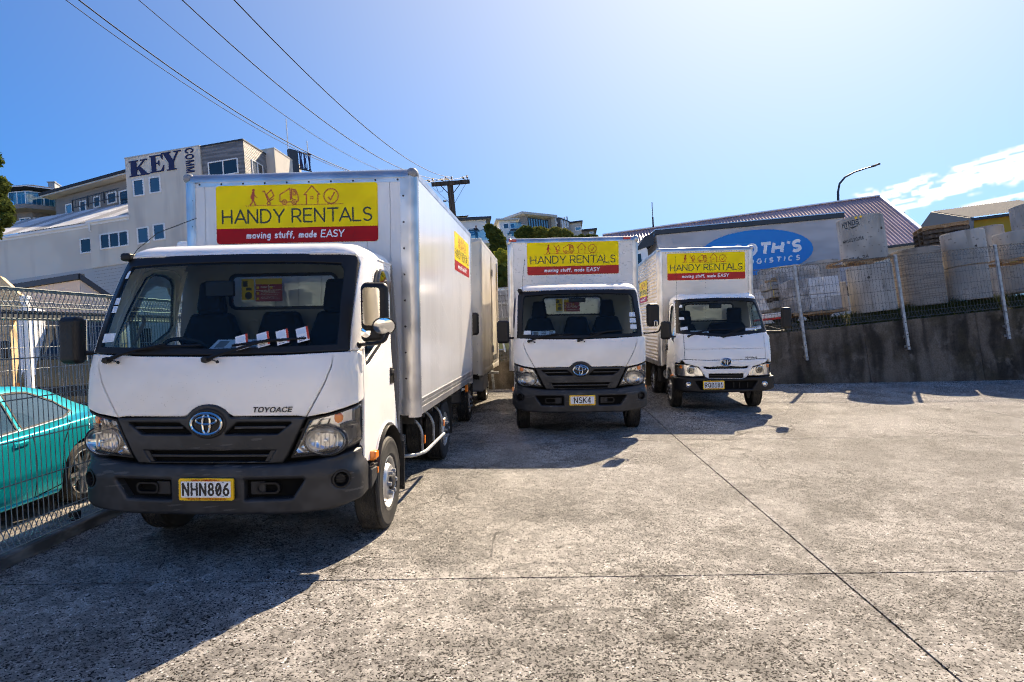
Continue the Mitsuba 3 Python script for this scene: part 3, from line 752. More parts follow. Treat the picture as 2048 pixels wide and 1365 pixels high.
    # headlights
    for sd in (-1, 1):
        f = lr if sd < 0 else (lambda q: q)
        o = Polygon([(W.s_x(x, z), z) for x, z in f([(.552, .745), (.672, 1.005), (.80, 1.032), (.925, 1.07)])] + [(W.s_y(y, z, sd), z) for y, z in [(.345, 1.10), (.355, .95), (.345, .835)]] + [(W.s_x(x, z), z) for x, z in f([(.93, .80), (.75, .762)])]).buffer(0)
        A('headlight', W.patch(o, -.045, 0, ds=.05, dz=.05), 'lamp_silver')
        hk = list(K)[-1][0]
        K.add(f'{hk}__housing', W.patch(o.difference(o.buffer(-.012)), .004, .06), 'black_plastic')
        c = np.array(W.map(np.array([W.s_x(sd * .785, .856)]), np.array([.856]), np.array([0.]))[0])
        nrm = np.array(W.map(np.array([W.s_x(sd * .785, .856)]), np.array([.856]), np.array([1.]))[0]) - c
        ang = math.atan2(nrm[0], -nrm[1])
        Rm = tr(*c) @ rot('z', ang)
        bowl = lathe([(.012, .055)] + [(.012 + .105 * math.sin(t), .055 - .075 * (1 - math.cos(t))) for t in np.linspace(.1, 1.35, 9)], 28, 'y')
        bowl.apply_transform(np.diag([1.06, 1, .74, 1])); K.add(f'{hk}__reflector', xf(bowl, Rm), 'chrome')
        ribs = cat(*[bx(x - .002, x + .002, .022, .035, -.05, .05) for x in np.linspace(-.075, .075, 6)])
        K.add(f'{hk}__fluting', xf(ribs, Rm), 'bright_steel')
        K.add(f'{hk}__bulb', xf(cat(lathe([(0, -.02), (.014, -.018), (.017, .0), (.015, .05)], 14, 'y'), lathe([(.118, .0), (.124, -.008), (.130, .0)], 28, 'y')), Rm @ np.diag([1.06, 1, .74, 1])), 'bright_steel')
        K.add(f'{hk}__bowl_surround', xf(lathe([(.130, .004), (.134, -.006), (.144, .0), (.145, .02)], 28, 'y'), Rm @ np.diag([1.06, 1, .74, 1])), 'grey_plastic')
        c2 = W.map(np.array([W.s_x(sd * .632, .812)]), np.array([.812]), np.array([-.004]))[0]
        K.add(f'{hk}__small_lamp', mv(lathe([(0, .0), (.012, .004), (.016, .012), (.02, .03), (.045, .006), (.05, 0)], 22, 'y'), *c2), 'chrome')
        st = cat(*[W.patch(W.front(f([(x, .95), (x + .055, .958), (x + .07, 1.005), (x + .015, .998)])), -.035, .02, bevel=.006) for x in (.67, .735)])
        K.add(f'{hk}__reflector_strip', st, 'bright_steel')
        K.add(f'{hk}__turn_bulb', W.patch(W.front(f([(.875 + .034 * math.cos(t), 1.005 + .036 * math.sin(t)) for t in np.linspace(0, 2 * math.pi, 17)[:-1]])), -.022, .02, bevel=.016), 'amber_lens')
        for pts in ([(.60, .925), (.70, .955), (.80, .962), (.88, .935), (.915, .86), (.90, .79)], [(.572, .765), (.75, .785), (.925, .822)]):
            K.add(f'{hk}__divider', W.patch(LineString([(W.s_x(x, z), z) for x, z in f(pts)]).buffer(.006), -.004, .03), 'black_plastic')
        for x in (.675, .735, .795): K.add(f'{hk}__divider', W.patch(LineString([(W.s_x(q[0], q[1]), q[1]) for q in f([(x, .962), (x + .018, 1.0)])]).buffer(.003), -.01, .02), 'black_plastic')
        K.add(f'{hk}__dark_trim', W.patch(Polygon([(W.s_x(x, z), z) for x, z in f([(.885, .96), (.94, .975)])] + [(W.s_y(y, z, sd), z) for y, z in [(.33, .97), (.33, .85)]] + [(W.s_x(x, z), z) for x, z in f([(.915, .83)])]).buffer(0), -.03, .02), 'grey_plastic')
        K.add(f'{hk}__lens', W.patch(o.buffer(-.006), .010, .0, bevel=.02, ds=.05, dz=.05), 'clear_sheet', True)
    # bumper
    bo = [(-.99, .60)]
    half = [(0, .372), (.55, .374), (.80, .392), (.93, .425)]
    bs = [(W.s_x(x, z), z) for x, z in half] + [(W.s_y(y, z, 1), z) for y, z in [(.42, .452), (.42, .785)]] + [(W.s_x(x, z), z) for x, z in [(.93, .772), (.75, .735), (.56, .712), (0, .705)]]
    bp = Polygon(bs + [(-s, z) for s, z in bs[::-1]]).buffer(0)
    op = []
    for sd in (-1, 1):
        f = lr if sd < 0 else (lambda q: q)
        op.append(W.front(f([(.26, .60), (.64, .605), (.565, .492), (.26, .485)])).buffer(.008))
    fog = [Point(W.s_x(sd * .875, .595), .595).buffer(.052) for sd in (-1, 1)]
    def bfn(s, z): return .018 * np.clip((.44 - z) / .06, -1, 1) * (np.abs(s) < .9) * 0 - .028 * np.clip((z - .64) / .08, 0, 1) - .034 * np.clip((np.abs(s) - .62) / .3, 0, 1)
    A('bumper', W.patch(bp.difference(unary_union(op + fog)), .062, .10, bevel=.022, ds=.05, dz=.04, fn=bfn), 'grey_plastic', 35)
    bk = list(K)[-1][0]
    for q in op: K.add(f'{bk}__opening', W.patch(q.buffer(.012), -.01, 0), 'dark_void')
    for sd in (-1, 1):
        K.add(f'{bk}__tow_slot', W.patch(rrect(sd * .42 - .10, sd * .42 + .06, .508, .585, .03).difference(rrect(sd * .42 - .088, sd * .42 + .048, .520, .573, .024)), .03, .04), 'black_plastic')
        K.add(f'{bk}__infill_plate', W.patch(rrect(sd * .33 - .05, sd * .33 + .05, .50, .59, .01), .018, .02, bevel=.006), 'chassis_black')
        c = W.map(np.array([W.s_x(sd * .875, .595)]), np.array([.595]), np.array([-.008]))[0]
        n_ = W.map(np.array([W.s_x(sd * .875, .595)]), np.array([.595]), np.array([1.02]))[0] - c
        Rm = tr(*c) @ rot('z', math.atan2(n_[0], -n_[1]))
        K.add(f'{bk}__fog_lamp', xf(cat(lathe([(.062, -.038), (.050, -.040), (.046, -.02), (.044, .01)], 24, 'y'), lathe([(0, -.012), (.03, -.01), (.044, .004)], 20, 'y'), *[bx(-.035, .035, -.02, -.008, z - .002, z + .002) for z in (-.02, 0, .02)]), Rm), 'black_plastic')
    # corner steps behind the bumper, their reflectors, and the markers on the doors
    for sd in (-1, 1):
        st = W.side([(.425, .455), (.56, .50), (.605, .53), (.61, .585), (.425, .60)], sd)
        A('step', W.patch(st, .045, .07, bevel=.012), 'grey_plastic', 35)
        sk = list(K)[-1][0]
        K.add(f'{sk}__tread', cat(*[W.patch(W.side([(y, .602), (y + .012, .603), (y + .012, .612), (y, .612)], sd), .046, .06) for y in np.arange(.435, .60, .024)]), 'grey_plastic')
        K.add(f'{sk}__reflector', W.patch(W.side([(.575, .535), (.595, .54), (.595, .58), (.575, .578)], sd), .05, .02), 'amber_lens')
        A('side_marker', W.patch(W.side([(.50, .645), (.60, .65), (.60, .705), (.505, .71)], sd), .055, .05, bevel=.014), 'amber_lens', 35)
    # wipers
    for x0, x1, z1 in ((-.74, -.10, 1.505), (-.02, .62, 1.545)):
        base = W.map(np.array([x0]), np.array([1.405]), np.array([.04]))[0]
        mid = W.map(np.array([x0 + .22]), np.array([1.47]), np.array([.05]))[0]
        el = W.map(np.array([x0 + .42]), np.array([1.505 + (z1 - 1.505) * .6]), np.array([.05]))[0]
        arm = tube([base, (base + mid) / 2 + (0, -.012, .004), mid, el], [.016, .013, .010, .007], 6)
        bl0 = W.map(np.array([x0 + .16]), np.array([z1 - .045 if z1 > 1.52 else 1.475]), np.array([.022]))[0]; bl1 = W.map(np.array([x1 + .02]), np.array([z1]), np.array([.022]))[0]
        blade = tube([bl0, (bl0 + bl1) / 2 + (0, -.01, .008), bl1], [.008, .011, .007], 5)
        A('wiper', cat(arm, blade, mv(lathe([(0, -.03), (.02, -.026), (.024, .0), (.02, .03)], 12, 'y'), *base), tube([base + (.03, -.01, -.01), base + (.055, -.015, .0), base + (.08, -.005, -.012)], .004, 5), mv(trimesh.creation.icosphere(1, .011), *(base + (.085, -.005, -.015)))), 'black_plastic')
    # mirrors: a plain one by the driver, a tall one with a round dome mirror on the other side
    a = W.map(np.array([W.s_x(-.965, 1.46)]), np.array([1.46]), np.array([.0]))[0]
    m1 = np.array([-1.125, .30, 1.555])
    A('mirror_arm', tube(bend([a, a + (-.06, -.02, .0), (-1.06, .30, 1.465), (-1.07, .31, 1.52)], .02), .016, 8), 'black_plastic')
    A('door_mirror', xf(mirror_head(.185, .34, .10), tr(*m1) @ rot('z', -.25)), 'black_plastic', 40)
    K.add(list(K)[-1][0] + '__glass', xf(rbox(-.078, .078, .044, .056, -.15, .15, .005, 1), tr(*m1) @ rot('z', -.25)), 'mirror_glass')
    a = W.map(np.array([W.s_x(.955, 1.50)]), np.array([1.50]), np.array([.0]))[0]
    arm2 = bend([a + (-.10, -.0, .0), a + (.02, -.03, .0), (1.06, .245, 1.505), (1.17, .245, 1.52), (1.20, .24, 1.60)], .05)
    A('mirror_arm', tube(arm2, .013, 8), 'black_plastic')
    K.add(list(K)[-1][0] + '__foot', rbox(a[0] - .16, a[0] + .02, a[1] - .06, a[1] + .0, a[2] - .03, a[2] + .02, .02), 'black_plastic')
    Mm = tr(1.09, .30, 1.765) @ rot('z', .30)
    A('door_mirror', xf(mirror_head(.19, .34, .11), Mm), 'black_plastic', 40)
    mk = list(K)[-1][0]
    if odd:
        K.add(f'{mk}__glass', xf(ext(rrect(-.085, .03, -.13, .13, .025), -.062, -.055), Mm), 'mirror_glass')
        K.add(f'{mk}__small_housing', rbox(.99, 1.15, .27, .36, 1.52, 1.64, .035), 'black_plastic', 40)
        K.add(f'{mk}__small_glass', mv(lathe([(0, -.004), (.035, 0), (.036, .006)], 20, 'y'), 1.03, .268, 1.585), 'mirror_glass')
        Md = tr(1.172, .225, 1.63) @ rot('z', .25) @ rot('x', .35) @ np.diag([.80, .80, .80, 1])
        A('dome_mirror', xf(lathe([(0, .05), (.06, .045), (.095, .01), (.10, -.01), (.088, -.012)], 28, 'y'), Md @ np.diag([1, 1, .82, 1])), 'black_plastic', 40)
        K.add(list(K)[-1][0] + '__glass', xf(lathe([(0, -.034), (.03, -.032), (.06, -.026), (.09, -.012)], 28, 'y'), Md @ np.diag([1, 1, .82, 1])), 'mirror_glass')
    else:
        Mm2 = Mm
        K.add(f'{mk}__bracket', mv(tube(bend([(-.02, 0, -.05), (-.02, 0, .02), (.02, 0, .02), (.02, 0, -.05)], .02), .007, 6), 1.12, .22, 1.66), 'chrome')
    # bulges under the mirror arms
    for sd in (-1, 1):
        A('mirror_base', xf(rbox(-.055, .055, -.06, .06, -.10, .09, .05), tr(sd * .925, .345, 1.375) @ rot('z', sd * .6)), 'white_paint', 40)
    # inside
    def seat(x, w, hz, head):
        m = [hullm(np.vstack([rbox(x - w / 2, x + w / 2, 1.14, 1.30, 1.15, hz - .16, .06).vertices, rbox(x - w * .38, x + w * .38, 1.17, 1.29, hz - .12, hz, .05).vertices])), rbox(x - w / 2, x + w / 2, .72, 1.26, 1.0, 1.18, .06)]
        A('seat', cat(*m), 'seat_cloth', 40)
        if head: K.add(list(K)[-1][0] + '__headrest', hullm(np.vstack([rbox(x - .125, x + .125, 1.17, 1.28, hz - .02, hz + .10, .05).vertices, rbox(x - .10, x + .10, 1.18, 1.26, hz + .14, hz + .27, .04).vertices])), 'seat_cloth', 40)
    seat(-.58, .50, 1.76, True); seat(.03, .42, 1.77, False); seat(.52, .48, 1.77, True)
    A('dashboard', hullm(np.vstack([W.map(np.array([W.s_x(x, z) for x in (-.93, -.5, 0, .5, .93)]), np.full(5, z), np.full(5, -.05)) for z in (1.0, 1.44)] + [[[x, .66, z] for x in (-.93, .93) for z in (1.0, 1.38)], [[x, .58, 1.43] for x in (-.9, .9)]])), 'dash_plastic', 40)
    K.add(list(K)[-1][0] + '__binnacle', rbox(-.74, -.36, .48, .70, 1.36, 1.49, .05), 'dash_plastic', 40)
    t = np.linspace(0, 2 * np.pi, 40)[:-1]
    Ms = tr(-.53, .80, 1.45) @ rot('x', -.55)
    A('steering_wheel', xf(cat(tube(np.c_[.195 * np.cos(t), .195 * np.sin(t), 0 * t], .015, 8, True), tube([(-.19, 0, 0), (0, 0, -.03), (.19, 0, 0)], .014, 6), tube([(0, 0, -.03), (0, -.19, 0)], .014, 6), lathe([(0, .01), (.06, 0), (.055, -.05)], 16, 'z')), Ms), 'dash_plastic')
    K.add(list(K)[-1][0] + '__column', tube([(-.53, .80, 1.44), (-.53, .55, 1.28)], .035, 8), 'dash_plastic')
    if odd:
        A('mirror_box', rbox(-.30, -.08, .60, .64, 1.87, 1.99, .01), 'black_plastic')
    else:
        A('inside_mirror', cat(rbox(-.13, .13, .60, .63, 1.985, 2.05, .015), tube([(0, .61, 2.04), (0, .66, 2.12)], .008, 6)), 'black_plastic')
    for sd in (-1, 1):
        g = [W.map(np.array([W.s_y(y, z, sd)]), np.array([z]), np.array([-.06]))[0] for y, z in ((.62, 1.52), (.66, 1.55), (.76, 1.70), (.74, 1.72))]
        A('grab_handle', tube(bend(g, .03), .014, 6), 'cab_lining')
    # number plate with a yellow dealer surround
    px = .015
    A('number_plate', ext(rrect(px - .187, px + .187, .482, .628, .012), -.012, .004), 'plate_yellow')
    pk = list(K)[-1][0]
    K.add(f'{pk}__blank', ext(rrect(px - .170, px + .170, .502, .609, .004), -.0145, -.010), 'white_print')
    tw = .075 + .0395 * len(plate)
    K.add(f'{pk}__characters', ext(stroke_text(plate, px - tw / 2, .519, tw, .076, .0130, gap=.28), -.0165, -.0145), 'black_print', False)
    K.add(f'{pk}__small_print', cat(mv(font_text('HANDY COMMERCIALS', px - .095, .6125, .19, .0095, True), 0, -.0125, 0), mv(font_text('TRUCK AND VAN SPECIALISTS', px - .135, .4875, .27, .0095, True), 0, -.0125, 0)), 'red_print', False)
    K.add(f'{pk}__bolt', cat(*[mv(lathe([(0, -.006), (.003, -.005), (.004, 0)], 8, 'y'), px + x, -.0145, z) for x in (-.12, .12) for z in (.512, .602)]), 'black_print')

def badge(K, W, x0, x1, z, h, o):
    m = font_text('TOYOACE', 0, 0, 1, 1, True)
    v = m.vertices.copy()
    X = x0 + v[:, 0] * (x1 - x0) + .25 * h * v[:, 2]; Z = z + v[:, 2] * h
    q = W.map(np.array([W.s_x(a, b) for a, b in zip(X, Z)]), Z, o - v[:, 1] * 2)
    K.add('name_badge', TM(q, m.faces), 'chassis_black', False)
# ---------------------------------------------------------------- the narrow cab
WN = Wrap(pch([.2, 1.0, 1.25, 1.43, 2.05, 2.2], [.845, .845, .838, .815, .752, .735]),
          pch([.2, .40, .62, .95, 1.20, 1.36, 1.45, 1.75, 2.05, 2.2], [.07, .05, .045, .055, .09, .155, .215, .40, .61, .71]), .10, .20)

def narrow_cab(K, plate):
    W = WN; A = lambda *a, **k: K.add(*a, **k)
    # face: upper lid, lower cap with two slots, corner panels
    A('bulkhead', W.patch(W.front([(-.83, .5), (.83, .5), (.81, 1.40), (-.81, 1.40)]), -.075, 0, ds=.12, dz=.12), 'dark_void')
    lid = W.front([(-.702, .962), (-.30, .945), (.30, .945), (.702, .962), (.702, 1.138), (-.702, 1.138)])
    lid2 = W.front([(-.702, 1.142), (.702, 1.142), (.70, 1.415), (0, 1.345), (-.70, 1.415)])
    A('front_lid', W.patch(lid, .010, .03, bevel=.008), 'clean_white', 35)
    A('front_panel', W.patch(lid2, .010, .03, bevel=.008), 'clean_white', 35)
    cap = W.front([(-.75, .95), (-.702, .953), (-.30, .937), (.30, .937), (.702, .953), (.75, .95), (.70, .885), (.47, .82), (.36, .64), (.30, .61), (-.30, .61), (-.36, .64), (-.47, .82), (-.70, .885)])
    s1 = W.front([(-.39, .832), (-.28, .818), (-.10, .832), (.10, .832), (.28, .818), (.39, .832), (.385, .80), (.34, .785), (-.34, .785), (-.385, .80)])
    s2 = W.front([(-.305, .70), (.305, .70), (.30, .615), (-.30, .615)])
    A('grille', W.patch(cap.difference(s1).difference(s2), .020, .05, bevel=.012, ds=.05, dz=.05), 'clean_white', 35)
    gk = list(K)[-1][0]
    K.add(f'{gk}__slot', W.patch(s1.buffer(.008), -.015, 0), 'dark_void'); K.add(f'{gk}__slot', W.patch(s2.buffer(.008), -.015, 0), 'dark_void')
    for z in (.81, .668, .635):
        K.add(f'{gk}__bar', W.patch(W.front([(-.30, z - .008), (.30, z - .008), (.30, z + .008), (-.30, z + .008)]), .006, .02), 'black_plastic')
    K.add(f'{gk}__emblem_disc', W.patch(Polygon([(.105 * math.cos(t), .905 + .082 * math.sin(t)) for t in np.linspace(0, 2 * np.pi, 29)[:-1]]), .028, .02, bevel=.008), 'clean_white')
    K.add(f'{gk}__emblem_back', W.patch(Polygon([(.088 * math.cos(t), .905 + .066 * math.sin(t)) for t in np.linspace(0, 2 * np.pi, 29)[:-1]]), .030, .0), 'black_plastic')
    K.add(f'{gk}__emblem', emblem(W, 0, .905, .09, .068, .036), 'chrome')
    arch = [(.90 + .40 * math.cos(t), .34 + .43 * math.sin(t)) for t in np.radians(np.linspace(150, 26, 13))]
    win = [(.43, 1.26), (.52, 1.27), (.80, 1.36), (1.08, 1.47), (1.13, 1.53), (1.13, 1.88), (1.08, 1.95), (.88, 1.955), (.80, 1.92), (.43, 1.40)]
    for sd in (1, -1):
        f = (lambda q: q) if sd == 1 else lr
        c = Polygon([(W.s_x(x, z), z) for x, z in f([(.71, 1.415), (.71, .962), (.76, .95), (.80, .895)])] + [(W.s_y(y, z, sd), z) for y, z in [(.345, .905), (.345, 1.30), (.36, 1.43)]]).buffer(0)
        A('corner_panel', W.patch(c, .010, .03, bevel=.008), 'clean_white', 35)
        b = W.side([(.345, .57), (.48, .54), (.535, .52)] + arch + [(1.33, .52), (1.335, 2.06), (.92, 2.065), (.76, 2.0), (.52, 1.66), (.38, 1.43), (.355, 1.28), (.355, .90)], sd)
        hole = W.side(win, sd)
        A('door', W.patch(b.difference(hole), .010, .035, bevel=.008), 'clean_white', 35)
        dk = list(K)[-1][0]
        K.add(f'{dk}__window', W.patch(hole.buffer(.012), -.012, 0, ds=.1, dz=.1), 'side_sheet', True)
        K.add(f'{dk}__seal', W.patch(hole.buffer(.006).difference(hole.buffer(-.018)), .008, .02), 'black_plastic')
        K.add(f'{dk}__handle', W.patch(W.side([(1.05, 1.10), (1.20, 1.10), (1.20, 1.20), (1.05, 1.20)], sd).buffer(.004), .03, .03, bevel=.012), 'black_plastic')
        K.add(f'{dk}__seam', tube(W.line([(1.30, .56), (1.30, 1.5), (1.27, 1.96), (1.15, 2.0), (.88, 2.0), (.75, 1.93), (.55, 1.62)], .0105, side=sd), .0035, 4), 'dark_void')
        A('side_marker', W.patch(W.side([(.42, .60), (.53, .60), (.53, .66), (.425, .665)], sd), .05, .05, bevel=.014), 'amber_lens', 35)
    wo = W.front([(-.812, 1.435), (-.72, 1.415), (0, 1.352), (.72, 1.415), (.812, 1.435), (.81, 1.55), (.765, 1.95), (.72, 2.04), (.5, 2.068), (0, 2.075), (-.5, 2.068), (-.72, 2.04), (-.765, 1.95), (-.81, 1.55)])
    wi = W.front([(-.755, 1.475), (0, 1.40), (.755, 1.475), (.75, 1.58), (.70, 1.93), (.65, 1.99), (.45, 2.012), (0, 2.02), (-.45, 2.012), (-.65, 1.99), (-.70, 1.93), (-.75, 1.58)])
    A('windscreen_frame', W.patch(wo.difference(wi), .008, .03, bevel=.006), 'black_plastic')
    A('windscreen', W.patch(wi.buffer(.01), .002, 0, ds=.12, dz=.1), 'window_sheet', True)
    A('roof', roof_cap(W, 2.055, 2.16, 1.35, inset=.14), 'clean_white', 40)
    rk = list(K)[-1][0]
    K.add(f'{rk}__ridge', cat(*[rbox(sd * .54, sd * .66, .86, 1.33, 2.12, 2.17, .02) for sd in (1, -1)]), 'clean_white')
    hole = rrect(-.46, .46, 1.66, 1.98, .05)
    back = Polygon([(-.835, .6), (.835, .6), (.82, 1.35), (.745, 2.05), (.66, 2.12), (-.66, 2.12), (-.745, 2.05), (-.82, 1.35)])
    A('back_wall', ext(back.difference(hole), 1.315, 1.34), 'cab_lining')
    bk = list(K)[-1][0]
    K.add(f'{bk}__rear_window', ext(hole.buffer(.01), 1.327, 1.3271), 'clear_sheet', False)
    K.add(f'{bk}__window_seal', ext(hole.buffer(.02).difference(hole.buffer(-.005)), 1.305, 1.34), 'black_plastic')
    A('floor', bx(-.82, .82, .2, 1.33, .83, .85), 'dash_plastic')
    # headlights
    for sd in (-1, 1):
        f = lr if sd < 0 else (lambda q: q)
        o = Polygon([(W.s_x(x, z), z) for x, z in f([(.378, .650), (.40, .73), (.47, .815), (.60, .855), (.70, .872), (.80, .88)])] + [(W.s_y(y, z, sd), z) for y, z in [(.325, .885), (.33, .68)]] + [(W.s_x(x, z), z) for x, z in f([(.78, .655), (.60, .645)])]).buffer(0)
        A('headlight', W.patch(o, -.04, 0, ds=.05, dz=.05), 'lamp_silver')
        hk = list(K)[-1][0]
        K.add(f'{hk}__housing', W.patch(o.difference(o.buffer(-.010)), .006, .06), 'black_plastic')
        c = np.array(W.map(np.array([W.s_x(sd * .60, .765)]), np.array([.765]), np.array([-.01]))[0])
        n_ = W.map(np.array([W.s_x(sd * .60, .765)]), np.array([.765]), np.array([1.]))[0] - c
        Rm = tr(*c) @ rot('z', math.atan2(n_[0], -n_[1]))
        K.add(f'{hk}__projector', xf(lathe([(0, -.020), (.03, -.016), (.046, .004)], 22, 'y'), Rm), 'dark_pane')
        K.add(f'{hk}__bezel', xf(lathe([(.046, .008), (.052, -.022), (.060, -.020), (.072, .006), (.076, .03)], 26, 'y'), Rm), 'bright_steel')
        K.add(f'{hk}__blade', cat(W.patch(W.front(f([(.47, .66), (.53, .66), (.60, .83), (.56, .84), (.50, .80)])), -.02, .03, bevel=.01), W.patch(W.front(f([(.69, .67), (.72, .67), (.70, .85), (.66, .86)])), -.015, .03, bevel=.008)), 'bright_steel')
        K.add(f'{hk}__turn_bulb', W.patch(W.front(f([(.775, .80), (.805, .80), (.80, .85), (.77, .85)])).buffer(.005), -.02, .02, bevel=.008), 'amber_lens')
        K.add(f'{hk}__lens', W.patch(o.buffer(-.005), .010, 0, bevel=.02, ds=.05, dz=.05), 'clear_sheet', True)
    # bumper
    half = [(0, .372), (.45, .374), (.70, .392), (.80, .415)]
    bs = [(W.s_x(x, z), z) for x, z in half] + [(W.s_y(y, z, 1), z) for y, z in [(.44, .44), (.44, .645)]] + [(W.s_x(x, z), z) for x, z in [(.78, .640), (.55, .632), (.34, .628), (.30, .604), (0, .604)]]
    bp = Polygon(bs + [(-s, z) for s, z in bs[::-1]]).buffer(0)
    op = W.front([(-.52, .555), (.52, .555), (.44, .435), (-.44, .435)]).buffer(.01)
    fog = [Point(W.s_x(sd * .66, .512), .512).buffer(.045) for sd in (-1, 1)]
    A('bumper', W.patch(bp.difference(unary_union([op] + fog)), .055, .10, bevel=.02, ds=.05, dz=.04), 'black_plastic', 35)
    bk = list(K)[-1][0]
    K.add(f'{bk}__opening', W.patch(op.buffer(.012), .012, 0), 'dark_void')
    K.add(f'{bk}__duct_rib', cat(*[W.patch(W.front([(x, .44), (x + .012, .44), (x + .012, .55), (x, .55)]), .03, .02) for x in (.12, .22, .36)]), 'black_plastic')
    for sd in (-1, 1):
        c = W.map(np.array([W.s_x(sd * .66, .512)]), np.array([.512]), np.array([.035]))[0]
        K.add(f'{bk}__fog_lamp', mv(cat(lathe([(.05, -.03), (.044, -.034), (.038, -.02)], 20, 'y'), lathe([(0, -.01), (.025, -.014), (.037, -.004)], 18, 'y')), *c), 'chrome')
    for x0, x1, z1 in ((-.62, .12, 1.475), (-.02, .66, 1.51)):
        base = W.map(np.array([x0]), np.array([1.345 if x0 > -.3 else 1.36]), np.array([.035]))[0]
        mid = W.map(np.array([x0 + .2]), np.array([1.42]), np.array([.045]))[0]
        el = W.map(np.array([x0 + .40]), np.array([z1 - .02]), np.array([.045]))[0]
        bl = [W.map(np.array([x]), np.array([z]), np.array([.022]))[0] for x, z in ((x0 + .12, 1.43), ((x0 + x1) / 2, z1 - .005), (x1, z1))]
        A('wiper', cat(tube([base, mid, el], [.015, .010, .007], 6), tube(bl, [.008, .010, .007], 5), mv(trimesh.creation.icosphere(1, .024), *base)), 'black_plastic')
    A('washer_jet', cat(*[mv(trimesh.creation.icosphere(1, .016), *W.map(np.array([x]), np.array([1.345]), np.array([.02]))[0]) for x in (-.27, .30)]), 'black_plastic')
    a = W.map(np.array([W.s_x(-.81, 1.37)]), np.array([1.37]), np.array([.0]))[0]
    A('mirror_arm', tube(bend([a, a + (-.05, -.03, 0), (-.98, .27, 1.40), (-.99, .28, 1.45)], .02), .015, 8), 'black_plastic')
    A('door_mirror', xf(mirror_head(.185, .33, .11), tr(-1.01, .28, 1.49) @ rot('z', -.3)), 'black_plastic', 40)
    a = W.map(np.array([W.s_x(.815, 1.44)]), np.array([1.44]), np.array([.0]))[0]
    A('mirror_arm', tube(bend([a, a + (.05, -.03, -.01), (1.12, .26, 1.445), (1.13, .26, 1.50)], .03), .014, 8), 'black_plastic')
    K.add(list(K)[-1][0] + '__stay', tube([a + (.0, .0, .10), (1.06, .26, 1.455)], .008, 6), 'black_plastic')
    A('door_mirror', xf(mirror_head(.18, .38, .11), tr(1.13, .28, 1.675) @ rot('z', .3)), 'black_plastic', 40)
    for sd in (-1, 1):
        A('mirror_base', xf(rbox(-.05, .05, -.05, .05, -.08, .08, .045), tr(sd * .79, .315, 1.30) @ rot('z', sd * .6)), 'clean_white', 40)
    def seat(x, w, hz, head):
        A('seat', cat(hullm(np.vstack([rbox(x - w / 2, x + w / 2, 1.06, 1.22, 1.02, hz - .14, .06).vertices, rbox(x - w * .40, x + w * .40, 1.09, 1.21, hz - .12, hz, .05).vertices])), rbox(x - w / 2, x + w / 2, .66, 1.16, .88, 1.06, .06)), 'seat_cloth', 40)
        if head: K.add(list(K)[-1][0] + '__headrest', hullm(np.vstack([rbox(x - .125, x + .125, 1.09, 1.20, hz - .02, hz + .10, .05).vertices, rbox(x - .10, x + .10, 1.10, 1.18, hz + .14, hz + .26, .04).vertices])), 'seat_cloth', 40)
    seat(-.50, .46, 1.60, True); seat(.30, .80, 1.62, False)
    K.add(list(K)[-1][0] + '__headrest', rbox(.30, .58, 1.09, 1.19, 1.58, 1.90, .055), 'seat_cloth', 40)
    A('dashboard', hullm(np.vstack([W.map(np.array([W.s_x(x, z) for x in (-.79, -.4, 0, .4, .79)]), np.full(5, z), np.full(5, -.05)) for z in (.9, 1.36)] + [[[x, .60, z] for x in (-.79, .79) for z in (.9, 1.30)]])), 'dash_plastic', 40)
    t = np.linspace(0, 2 * np.pi, 40)[:-1]
    A('steering_wheel', xf(cat(tube(np.c_[.185 * np.cos(t), .185 * np.sin(t), 0 * t], .015, 8, True), tube([(-.18, 0, 0), (0, 0, -.03), (.18, 0, 0)], .014, 6)), tr(-.44, .72, 1.36) @ rot('x', -.55)), 'dash_plastic')
    A('dash_camera', cat(rbox(-.16, .06, .54, .60, 1.88, 1.96, .015), rbox(-.02, .16, .56, .60, 1.95, 2.01, .012)), 'black_plastic')
    px = -.232
    A('number_plate', ext(rrect(px - .187, px + .187, .428, .578, .012), -.02, -.004), 'plate_yellow')
    pk = list(K)[-1][0]
    K.add(f'{pk}__blank', ext(rrect(px - .170, px + .170, .448, .558, .004), -.0225, -.018), 'white_print')
    K.add(f'{pk}__characters', ext(stroke_text(plate, px - .152, .466, .304, .074, .0128, gap=.28), -.0245, -.0225), 'black_print', False)
    K.add(f'{pk}__small_print', cat(mv(font_text('HANDY COMMERCIALS', px - .095, .5615, .19, .0095, True), 0, -.0205, 0), mv(font_text('TRUCK AND VAN SPECIALISTS', px - .135, .4335, .27, .0095, True), 0, -.0205, 0)), 'red_print', False)

